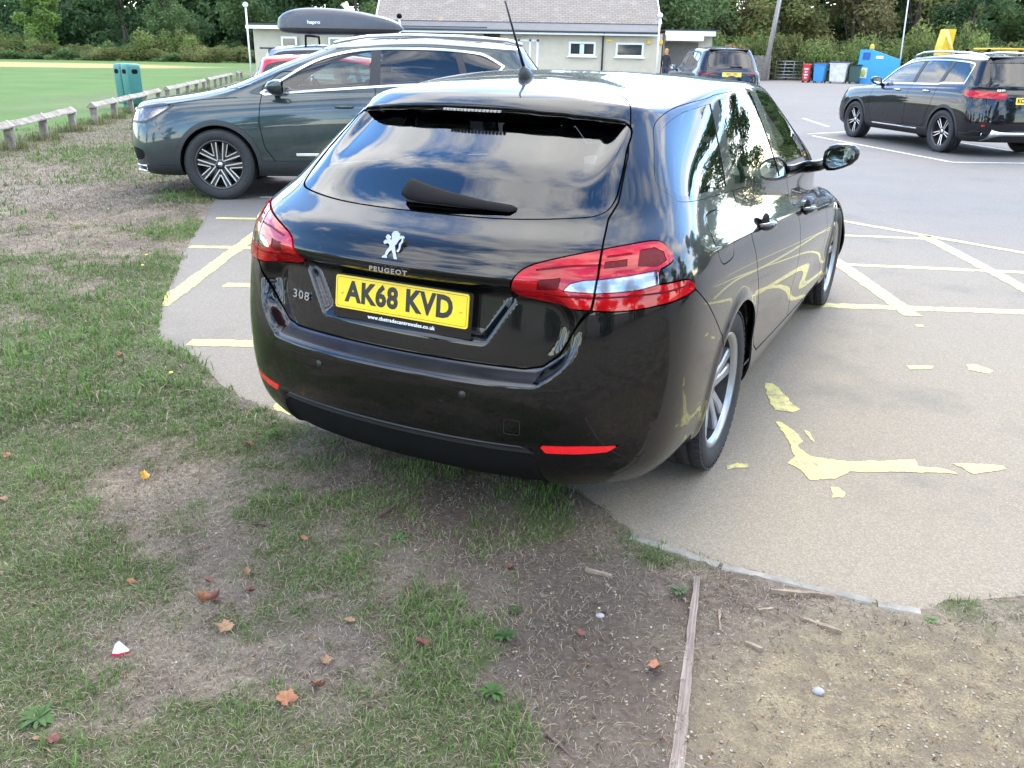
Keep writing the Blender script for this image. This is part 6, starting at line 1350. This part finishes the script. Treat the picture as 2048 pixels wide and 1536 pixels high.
# pebbles on soil and gravel
def pebbles(name, n, fx, fy, smin, smax, keep, cols, lab):
    x, y = fx(n), fy(n); kp = keep(x, y); x, y = x[kp], y[kp]; n = len(x); s = smin+(smax-smin)*rng.random(n)**3
    base = np.array([(1, 0, 0), (.3, .9, 0), (-.8, .55, 0), (-.8, -.6, 0), (.35, -.9, 0), (0, 0, .6), (0, 0, -.4)]); V = base[None]*s[:, None, None]*rng.uniform(.6, 1.2, (n, 7, 1)); a = rng.uniform(0, 6.28, n)
    X = V[..., 0]*np.cos(a)[:, None]-V[..., 1]*np.sin(a)[:, None]; Y = V[..., 0]*np.sin(a)[:, None]+V[..., 1]*np.cos(a)[:, None]; z = ground_z(x, y)
    V = np.stack([X+x[:, None], Y+y[:, None], V[..., 2]+z[:, None]+.001], -1); i = np.arange(n)[:, None]*7
    F = np.concatenate([i+np.array([[k, (k+1) % 5, 5]]) for k in range(5)]+[i+np.array([[(k+1) % 5, k, 6]]) for k in range(5)])
    me = mesh_np(name, V.reshape(-1, 3), F, smooth=False); set_col(me, np.repeat(cols[rng.integers(0, len(cols), n)]*(.7+.6*rng.random((n, 1))), 7, 0)); m, t, b = new_mat(name+'_stone'); at = nd(t, 'ShaderNodeAttribute'); at.attribute_name = 'col'; t.links.new(at.outputs['Color'], b.inputs['Base Color']); b.inputs['Roughness'].default_value = .75
    return mobj(name, me, m, kind='stuff', label=lab, cat='gravel')
PC = np.array([(.22, .17, .11), (.27, .22, .15), (.16, .125, .09), (.31, .27, .22), (.25, .17, .10), (.19, .165, .14)])
pebbles('sandy_gravel', 15000, lambda n: rng.uniform(.35, 2.2, n), lambda n: rng.uniform(1.2, 2.25, n), .0012, .0055, lambda x, y: (sd_poly(x, y, ASPH_F) > .03) & (rng.random(len(x)) < .1+.9*np.exp(-(((x-1.15)/.75)**2+((y-1.6)/.55)**2)**1.5)), PC, 'small stones in the sandy gravel at the bottom right')
pebbles('soil_stones', 9000, lambda n: rng.uniform(-2, .7, n), lambda n: rng.uniform(1.25, 3.4, n), .001, .0055, lambda x, y: (sd_poly(x, y, ASPH_F) > .02) & (density(x, y) < .45), PC*1.05, 'tiny stones lying on the bare soil')
pebbles('grey_gravel', 6000, lambda n: rng.normal(-4.7, .8, n), lambda n: rng.normal(9.3, .8, n), .004, .013, lambda x, y: sd_poly(x, y, ASPH_F) > .05, PC*1.3, 'pale gravel beside the front wheel of the green grey SUV')
pebbles('tarmac_grit', 5000, lambda n: rng.uniform(.2, 3.4, n), lambda n: rng.uniform(2.1, 5.5, n), .0008, .0035, lambda x, y: sd_poly(x, y, ASPH_F) < -.02, PC*.8, 'loose grit scattered on the tarmac')
# crumbs of dead leaf and bark
x = rng.uniform(-2.3, 1.9, 2600); y = rng.uniform(1.3, 3.6, 2600); kp = sd_poly(x, y, ASPH_F) > -.03; x, y = x[kp], y[kp]; k = len(x)
me = blades(x, y, ground_z(x, y)+.003, rng.uniform(.006, .03, k), rng.uniform(.002, .007, k), np.full(k, 1.35), rng.uniform(0, 6.28, k), np.array([(.20, .12, .06), (.28, .20, .12), (.11, .075, .05), (.34, .28, .19)])[rng.integers(0, 4, k)], 'leaf_crumbs'); mobj('leaf_crumbs', me, M_BLADE, kind='stuff', label='crumbs of dead leaf and straw on the verge', cat='leaf litter')
# fallen leaves
M_LF = [simple('orange_brown_leaf', (.24, .095, .04), .7, var=.25, scale=60), simple('dark_red_leaf', (.13, .045, .03), .7, var=.3, scale=60), simple('tan_leaf', (.22, .125, .065), .75, var=.2, scale=60), simple('yellow_leaf', (.45, .26, .03), .65, var=.2, scale=60)]
def leaf(x, y, s, rz, mat, curl, label, lobed=True, tilt=(0, 0)):
    n = 22; out_ = []
    for i in range(n):
        a = 2*pi*i/n; r = (.55+.30*abs(math.cos(2.5*(a-pi/2)))**.6+.22*math.sin(a*7+rz*9)*math.sin(a*3+rz*5)) if lobed else (.95*abs(sin(a))**.0*(.5+.5*abs(cos(a-pi/2))))
        if abs(((a-1.5*pi+pi) % (2*pi))-pi) < .25: r *= .55
        out_.append((r*cos(a), r*sin(a)))
    V = [(0, 0, .06)]
    for k in (.5, 1.0): V += [(px*k*s, py*k*s, curl*s*((px*k)**2*1.1+.35*math.sin(5*px*k+3*py*k))+.0) for px, py in out_]
    V[0] = (0, 0, 0); F = [(0, 1+i, 1+(i+1) % n) for i in range(n)]+[(1+i, 1+n+i, 1+n+(i+1) % n, 1+(i+1) % n) for i in range(n)]
    b = MB(); b.add(V, F, True); b.tube([(0, -s*.5, 0), (0, -s*1.0, .004), (s*.1, -s*1.45, .012)], [s*.035, s*.03, s*.02], 4)
    o = b.obj('fallen_leaf', mat); o.location = (x, y, float(ground_z(x, y)[0])+s*.22+.008); o.rotation_euler = (tilt[0], tilt[1], rz); return tag(o, label, 'leaf', 'fallen leaves on the verge')
for a in [(-1.385, 2.908, .030, .4, 3, .9, 'bright yellow curled leaf on the grass left of the car', (.5, .4)), (-.905, 2.141, .030, 1.2, 0, .8, 'upright orange brown leaf beside a dark curled leaf', (.9, .2)), (-.868, 2.135, .030, 2.0, 1, .9, 'dark curled leaf beside the upright orange leaf', (.6, -.4)), (-.795, 2.012, .036, .3, 2, .35, 'large tan leaf lying flat left of centre', (.15, .1)), (-.233, 1.94, .030, 1.0, 1, .7, 'dark red crumpled leaf below the dandelion rosette', (.3, .3)), (-.487, 1.781, .030, 2.5, 0, .6, 'orange leaf standing on edge above the broad orange leaf', (.7, .5)), (-.549, 1.722, .036, .8, 0, .4, 'broad orange brown leaf near the bottom of the picture', (.2, -.1)), (-.685, 2.49, .020, .5, 0, .5, 'small orange leaf on dark soil behind the bumper', (.2, .2)), (.39, 1.857, .030, 1.9, 0, .45, 'orange brown lobed leaf left of the timber board', (.1, .2)), (-.817, 2.295, .018, .2, 2, .8, 'pale tan leaf tip above the cluster of leaves', (.6, .2)), (-.78, 2.195, .022, 2.2, 1, .6, 'reddish leaf right of the leaf cluster', (.4, .1)), (-.92, 2.243, .018, 1.2, 1, .6, 'small dull red leaf above the upright orange leaf', (.2, .2)), (-1.16, 2.244, .018, .9, 0, .6, 'small rusty leaf in the grass at the left', (.3, 0)), (-.479, 1.868, .022, .1, 2, .5, 'pale brown leaf above the orange leaf on edge', (.2, .1)), (-1.058, 1.574, .022, .7, 1, .5, 'dull red brown leaf at the bottom left', (.2, .1)), (-1.10, 1.572, .016, 1.7, 2, .5, 'small tan leaf at the bottom left beside the dull red one', (.2, .3)), (-1.064, 3.174, .026, 1.1, 1, .6, 'brown leaf at the foot of the grass tuft behind the bumper', (.3, .2)), (.203, 1.997, .020, .3, 1, .5, 'dark brown leaf on the stony soil', (.1, .1)), (-1.98, 3.047, .022, .3, 0, .6, 'orange leaf at the left edge of the picture', (.3, .1)), (-1.80, 2.694, .024, 1.3, 2, .5, 'tan leaf at the left edge lower down', (.1, .1)), (-2.075, 4.291, .026, .3, 0, .6, 'orange brown leaf on bare earth left of the tarmac', (.2, .1)), (.004, 2.325, .020, 2.3, 1, .5, 'rust coloured leaf half hidden in the grass below the bumper', (.2, .1)), (-.448, 2.031, .020, 1.0, 2, .4, 'faded leaf in the thin grass at centre left', (.1, .1))]:
    leaf(a[0], a[1], a[2]*.85, a[3], M_LF[a[4]], a[5], a[6], True, a[7])
# litter and stones
sc0 = MB(); sc0.add([(-.025, -.012, .0), (.005, -.018, .002), (.0, .010, .045), (-.018, .012, .03), (.035, -.004, .008), (.030, .010, .010)], [(0, 1, 2, 3), (1, 4, 5, 2)]); o = sc0.obj('paper_scrap', simple('white_paper', (.55, .58, .60), .7)); z_ = float(ground_z(-1.036, 1.886)[0]); o.location = (-1.036, 1.886, z_+.006); o.scale = (.75, .75, .75); tag(o, 'folded white and red paper scrap on the grass at bottom left', 'litter')
q = MB(); q.add([(-.026, -.013, -.002), (.006, -.019, .0), (.040, -.004, .006), (.040, -.006, .016), (.004, -.021, .014), (-.025, -.015, .010)], [(0, 1, 4, 5), (1, 2, 3, 4)]); q.obj('red_edge', simple('red_print', (.6, .03, .06), .6), o)
for x, y, s, lb in ((.805, 1.797, .014, 'pale grey pebble on the sandy gravel'), (.268, 2.094, .011, 'grey pebble left of the timber board')):
    b = MB(); V = []; n = 9
    for i in range(6):
        ph = pi*i/5
        for j in range(n): a = 2*pi*j/n; k = 1+.15*math.sin(3*a+i*2); V.append((s*sin(ph)*cos(a)*k*1.25, s*sin(ph)*sin(a)*k, s*.62*cos(ph)))
    b.add(V, [(i*n+j, i*n+(j+1) % n, (i+1)*n+(j+1) % n, (i+1)*n+j) for i in range(5) for j in range(n)], True); o = b.obj('pebble', simple('grey_pebble', (.26, .25, .25), .6, var=.2, scale=40)); o.location = (x, y, float(ground_z(x, y)[0])+s*.3); tag(o, lb, 'stone', 'loose pebbles')
# broad leaved weeds
M_WEED = leaf_mat('weed_leaf', trans=.3)
def weed(x, y, r, nl, label, jag=True, up=.35, col=(.05, .11, .03)):
    V = []; F = []; C = []
    for k in range(nl):
        a = 2*pi*k/nl+random.uniform(-.25, .25); L_ = r*random.uniform(.7, 1.1); w_ = L_*random.uniform(.09, .15); n = 7; b0 = len(V); u_ = up*random.uniform(.5, 1.3)
        for i in range(n+1):
            t_ = i/n; ww = w_*(math.sin(pi*min(1, t_*.92+.04))**.8)*(1 if not jag or i % 2 else .62)+.001; rr = L_*t_; z = L_*u_*math.sin(t_*2.2)*.6
            for s_ in (-1, 1): V.append((x+rr*cos(a)-s_*ww*sin(a), y+rr*sin(a)+s_*ww*cos(a), z+abs(s_)*ww*.25)); C.append(np.array(col)*(.7+.5*t_)*random.uniform(.85, 1.15))
        F += [(b0+2*i, b0+2*i+1, b0+2*i+3, b0+2*i+2) for i in range(n)]
    me = mesh_np('weed', np.array(V)+np.array([0, 0, float(ground_z(x, y)[0])+.004]), np.array(F)); set_col(me, np.array(C)); return mobj('weed_rosette', me, M_WEED, label=label, cat='weed', group='broad leaved weeds')
random.seed(5)
for a in [(-.364, 2.485, .075, 10, 'pale green toothed dandelion rosette on bare soil', True, .3, (.075, .15, .05)), (1.236, 2.11, .04, 8, 'small bright green weed at the right end of the edging stones', True, .5, (.10, .18, .05)), (-1.131, 1.648, .09, 12, 'broad rosette of long leaves at the bottom left corner', False, .35, (.055, .12, .03)), (-.007, 1.981, .07, 12, 'dense clump of dark leaves at the edge of the stony soil', False, .7, (.035, .095, .025)), (-.036, 1.761, .075, 11, 'rounded leafy clump at the lower centre', False, .7, (.045, .12, .025)), (-.994, 3.299, .07, 12, 'grassy green tuft behind the left of the bumper', False, 1.2, (.06, .14, .02)), (.52, 2.22, .06, 11, 'grey green weed patch left of the board top', False, .6, (.075, .12, .055)), (.02, 2.10, .05, 9, 'low weed among the tiny stones', True, .4, (.05, .10, .03))]: weed(a[0], a[1], a[2]*.52, int(a[3]*1.5), a[4], a[5], a[6], tuple(np.array(a[7])*.9+np.array((.012, .006, .002))))
for x, y, lb in ((-2.788, 6.434, 'yellow dandelion flower in the green strip beside the hatching'), (-1.659, 3.922, 'yellow dandelion flower left of the bumper corner'), (-2.682, 6.10, 'second yellow flower in the green strip')):
    b = MB(); b.tube([(0, 0, 0), (.003, 0, .06)], .0025, 5); o = b.obj('dandelion', simple('stem_green', (.08, .16, .04), .6)); o.location = (x, y, 0); tag(o, lb, 'flower', 'dandelion flowers'); b = MB(); b.lathe([(0, .064), (.008, .064), (.011, .060), (.003, .056)], 10); b.obj('flower_head', simple('dandelion_yellow', (.75, .55, .02), .6), o)
ordw = ['first', 'second', 'third', 'fourth', 'fifth', 'sixth', 'seventh', 'eighth', 'ninth', 'tenth', 'eleventh', 'twelfth', 'thirteenth']
# ---- trees
def leaf_cloud(n, centres, size, cols, seed, flat=.6):
    """leaf sprays spread through ellipsoidal clumps: centres rows (x,y,z,rx,ry,rz)"""
    r = np.random.default_rng(seed); c = np.asarray(centres, float); vol = c[:, 3]*c[:, 4]*c[:, 5]; pk = r.choice(len(c), n, p=vol**.8/(vol**.8).sum())
    d = r.normal(size=(n, 3)); d /= np.linalg.norm(d, axis=1, keepdims=True); rad = (r.random(n)**.42)[:, None]; P = c[pk, :3]+d*rad*c[pk, 3:]
    s = size*r.uniform(.55, 1.35, n); nrm = d*.6+r.normal(size=(n, 3))*.6+np.array([0, 0, flat]); nrm /= np.linalg.norm(nrm, axis=1, keepdims=True)
    a = np.cross(nrm, r.normal(size=(n, 3))); a /= np.linalg.norm(a, axis=1, keepdims=True); b = np.cross(nrm, a)
    q = np.stack([P-a*s[:, None], P-b*s[:, None]*.45+nrm*s[:, None]*.12, P+a*s[:, None], P+b*s[:, None]*.45+nrm*s[:, None]*.12], 1)
    C = cols[r.integers(0, len(cols), n)]*(.75+.5*r.random((n, 1)))*(.8+.4*(pk % 5)[:, None]/4)
    i = np.arange(n)[:, None]*4; return q.reshape(-1, 3), np.concatenate([i+np.array([[0, 1, 2]]), i+np.array([[0, 2, 3]])]), np.repeat(C, 4, 0)
def tree_meshes(seed, h, rx, cols, nleaf, size, base=.12, lobes=26):
    r = np.random.default_rng(seed); cs = []
    for k in range(lobes):
        t = r.uniform(base, .98); a = r.uniform(0, 2*pi); ww = rx*(math.sin(pi*min(1, .18+.80*t))**.7); rr = ww*r.uniform(.25, .85)
        q = rx*r.uniform(.22, .40); cs.append((rr*cos(a), rr*sin(a), h*t, q, q, q*r.uniform(.65, .95)))
    V, F, C = leaf_cloud(nleaf, cs, size, cols, seed); V[:, 2] = np.maximum(V[:, 2], .05); me = mesh_np('crown', V, F, smooth=False); set_col(me, C)
    tb = MB(); tb.tube([(0, 0, 0), (.05, 0, h*.25), (-.05, .05, h*.55), (0, 0, h*.85)], [h*.022, h*.018, h*.012, h*.004], 8)
    for k in range(9):
        c = cs[k]; z0 = h*(.15+.06*k); tb.tube([(0, 0, z0), (c[0]*.5, c[1]*.5, (z0+c[2])/2+.1*h*.3), (c[0], c[1], c[2])], [h*.008, h*.005, h*.002], 5)
    return me, tb.mesh('trunk')
TC = {'dark': np.array([(.032, .060, .026), (.042, .078, .030), (.055, .090, .036)]), 'mid': np.array([(.055, .092, .034), (.072, .115, .040), (.090, .128, .048)]), 'light': np.array([(.115, .175, .042), (.14, .20, .055), (.095, .15, .036)]), 'olive': np.array([(.095, .115, .036), (.115, .125, .042), (.080, .100, .036), (.135, .122, .046)]), 'rust': np.array([(.125, .115, .046), (.145, .110, .055), (.09, .10, .038)])}
TC = {k_: v_*1.6 for k_, v_ in TC.items()}
TC['dark'] = TC['dark']*1.2
TV = {'dark': tree_meshes(11, 11, 4.2, TC['dark'], 9000, .22, .03, 34), 'dark2': tree_meshes(12, 12, 4.6, TC['dark'], 9000, .22, .10, 30), 'mid': tree_meshes(13, 10.5, 4.0, TC['mid'], 9000, .21, .03, 34), 'light': tree_meshes(14, 9, 3.0, TC['light'], 6000, .21, .10, 24), 'olive': tree_meshes(15, 10, 4.4, TC['olive'], 10000, .19, .02, 36), 'rust': tree_meshes(16, 9, 4.2, TC['rust'], 9000, .19, .02, 34), 'ivy': tree_meshes(17, 12, 4.2, TC['mid'], 10000, .17, .01, 40)}
TV['wood'] = tree_meshes(18, 12, 5.0, TC['dark']*1.35, 9000, .42, .0, 44); TV['wood2'] = tree_meshes(19, 12, 5.0, TC['mid']*.85, 9000, .40, .0, 44)
def tree(kind, x, y, sc_, rz, label, group, name='tree'):
    r0 = empty(name, (x, y, 0), rz, label, 'tree', group); r0.scale = (sc_, sc_, sc_); cm, tm = TV[kind]; mobj('crown', cm, M_LEAF, r0); mobj('trunk', tm, M_BARK, r0); return r0
GL = 'trees along the far side of the field'
for a in [('dark', -66, 101, 1.1, .2, 'dark tree at the far left edge of the field'), ('dark2', -58, 103, 1.1, 1.2, 'dark tree left of the light green tree'), ('light', -49.5, 97, .85, .4, 'light yellow green tree standing out before the dark trees'), ('dark2', -44, 104, 1.15, 2.0, 'very dark tree right of the light green tree'), ('mid', -37, 98, .72, 3.1, 'round grey green tree at the centre of the left tree line'), ('dark', -40, 107, 1.2, .9, 'tall dark tree behind the round grey green one'), ('mid', -30, 104, 1.1, 1.9, 'pale tree with a light trunk left of the pavilion'), ('dark', -24.5, 99, .95, 2.7, 'broad dark green tree next to the pavilion roof edge'), ('ivy', -18, 104, 1.0, .6, 'green tree rising behind the flat pavilion roof'), ('mid', -10, 102, 1.15, 1.1, 'tree behind the roof box'), ('dark', -54, 112, 1.4, .1, 'tall tree at the back of the left tree line'), ('dark2', -30, 114, 1.4, 2.2, 'tall tree at the back behind the pale tree')]: tree(*a, GL)
for i in range(13): tree(['wood', 'wood', 'wood2'][i % 3], -84+i*7.2, 121+2*math.sin(i*2.2), 1.3, i*.9, ordw[i]+' tall tree from the left in the wood behind the field', 'wood behind the field')
for i in range(11): tree(['wood2', 'wood', 'wood2'][i % 3], -4+i*5.6, 83+2*math.sin(i*1.7), 1.25, i*1.1, ordw[i]+' tall tree from the left in the wood behind the car park', 'wood behind the car park')
GR = 'trees behind the car park hedge'
for a in [('ivy', 12.5, 66, .95, .3, 'willowy green tree rising behind the right wing of the pavilion'), ('mid', 8.5, 68, 1.0, 1.7, 'green tree directly behind the pavilion gable'), ('olive', 19.5, 70, .95, 2.2, 'yellow green tree right of the telegraph pole'), ('rust', 25.5, 71, 1.0, .5, 'rusty green tree at the centre of the right tree line'), ('olive', 31, 73, 1.05, 3.0, 'olive tree left of the thin white pole'), ('dark', 33, 68, .7, 1.0, 'dark green tree above the yellow loader'), ('mid', 38.5, 70, .95, 2.4, 'tree at the right edge behind the clipped hedge'), ('rust', 15.5, 74, 1.1, 1.5, 'tree at the back right of the pavilion'), ('mid', 44, 66, 1.0, .2, 'tree beyond the right edge of the picture'), ('light', 35.5, 63, .42, .8, 'small lime green tree above the clipped hedge')]: tree(*a, GR)
# trees round the rest of the site, mirrored in the car bodywork
GB = 'trees around the car park seen only in reflections'
for i, (kd, x, y, s_) in enumerate([('dark', 26, 22, .95), ('mid', 30, 12, 1.0), ('olive', 27, 3, .9), ('dark2', 24, -7, 1.0), ('mid', 16, -15, .95), ('dark', 8, -20, 1.0), ('dark2', 0, -24, .8), ('mid', -9, -27, .7), ('dark', -20, -30, .8), ('olive', -34, -24, .9), ('mid', 33, 32, 1.0), ('dark', 38, 44, 1.0), ('mid', -48, -8, 1.0), ('dark', -60, 20, 1.0)]):
    tree(kd, x, y, s_, i*1.3, ['dark', 'bushy', 'olive green', 'tall'][i % 4]+' tree number word '.replace('number word ', '')+['right of', 'behind', 'far behind', 'left of'][0 if x > 12 else 1 if y > -22 else 2 if x > -30 else 3]+' the camera, '+['nearest', 'second', 'third', 'fourth', 'fifth', 'sixth', 'seventh', 'eighth', 'ninth', 'tenth', 'eleventh', 'twelfth', 'thirteenth', 'fourteenth'][i]+' of the reflected trees', GB)
# hedges and rough growth
def bush_mesh(seed, L_, h, d_, cols, n, size, spiky=0):
    r = np.random.default_rng(seed); cs = [(r.uniform(-L_/2, L_/2), r.uniform(-d_/2, d_/2), h*r.uniform(.2, .72), h*r.uniform(.28, .45), d_*.4, h*r.uniform(.25, .40)) for k in range(int(L_*2.2)+6)]
    V, F, C = leaf_cloud(n, cs, size, cols, seed, .3); V[:, 2] = np.abs(V[:, 2]); me = mesh_np('foliage', V, F, smooth=False); set_col(me, C)
    st = MB()
    for k in range(5): c = cs[k]; st.tube([(c[0]*.9, c[1]*.5, 0), (c[0], c[1], c[2])], [.05, .015], 5)
    return me, st.mesh('stems')
TC = {k_: v_*1.0 for k_, v_ in TC.items()}
BV = [bush_mesh(31, 6, 2.2, 2.2, TC['olive'], 5200, .13), bush_mesh(32, 6, 2.6, 2.4, np.concatenate([TC['olive'], TC['light']*.8]), 5600, .13), bush_mesh(33, 6, 1.6, 2.0, TC['mid'], 5000, .12), bush_mesh(34, 6, 2.3, 2.4, np.concatenate([TC['mid'], TC['light']*.8, TC['olive']]), 6500, .11)]
def bush(k, x, y, rz, sc_, label, group):
    r0 = empty('hedge_bush', (x, y, 0), rz, label, 'bush', group); r0.scale = sc_; mobj('foliage', BV[k][0], M_LEAF, r0); mobj('stems', BV[k][1], M_BARK, r0); return r0
ordw = ['first', 'second', 'third', 'fourth', 'fifth', 'sixth', 'seventh', 'eighth', 'ninth', 'tenth', 'eleventh', 'twelfth']
for i in range(10): bush([0, 1, 1, 0, 2, 1, 0, 2, 0, 1][i], -62+i*5.2, 94+.6*math.sin(i*2), .1*i, (1.05, 1, 1.0+.25*math.sin(i*1.7)), ordw[i]+' rough bush from the left in the growth across the field', 'rough growth across the field')
for i in range(10): bush([2, 0, 2, 2, 0, 2, 0, 2, 2, 0][i], -60+i*5.3, 91.5+.4*math.sin(i*3), .07*i, (1.1, .8, .62+.12*math.sin(i*2.3)), ordw[i]+' low bush from the left along the field edge', 'low bushes along the field edge')
for i in range(9): bush([3, 0, 3, 3, 1, 3, 0, 3, 3][i], 15.2+i*3.4, 63.3-.15*i+.5*math.sin(i*2), .3*math.sin(i), (.85, 1.1, 1.35+.2*math.sin(i*2.1)), ordw[i]+' bush from the left in the hedge behind the bins', 'hedge behind the bins')
hedge_m = bush_mesh(41, 9, 2.1, 3.2, TC['rust'], 9000, .10); hr = empty('clipped_hedge', (29.5, 52, 0), .1, 'rounded clipped brownish hedge at the right behind the black SUV', 'hedge'); mobj('foliage', hedge_m[0], M_LEAF, hr); mobj('stems', hedge_m[1], M_BARK, hr)
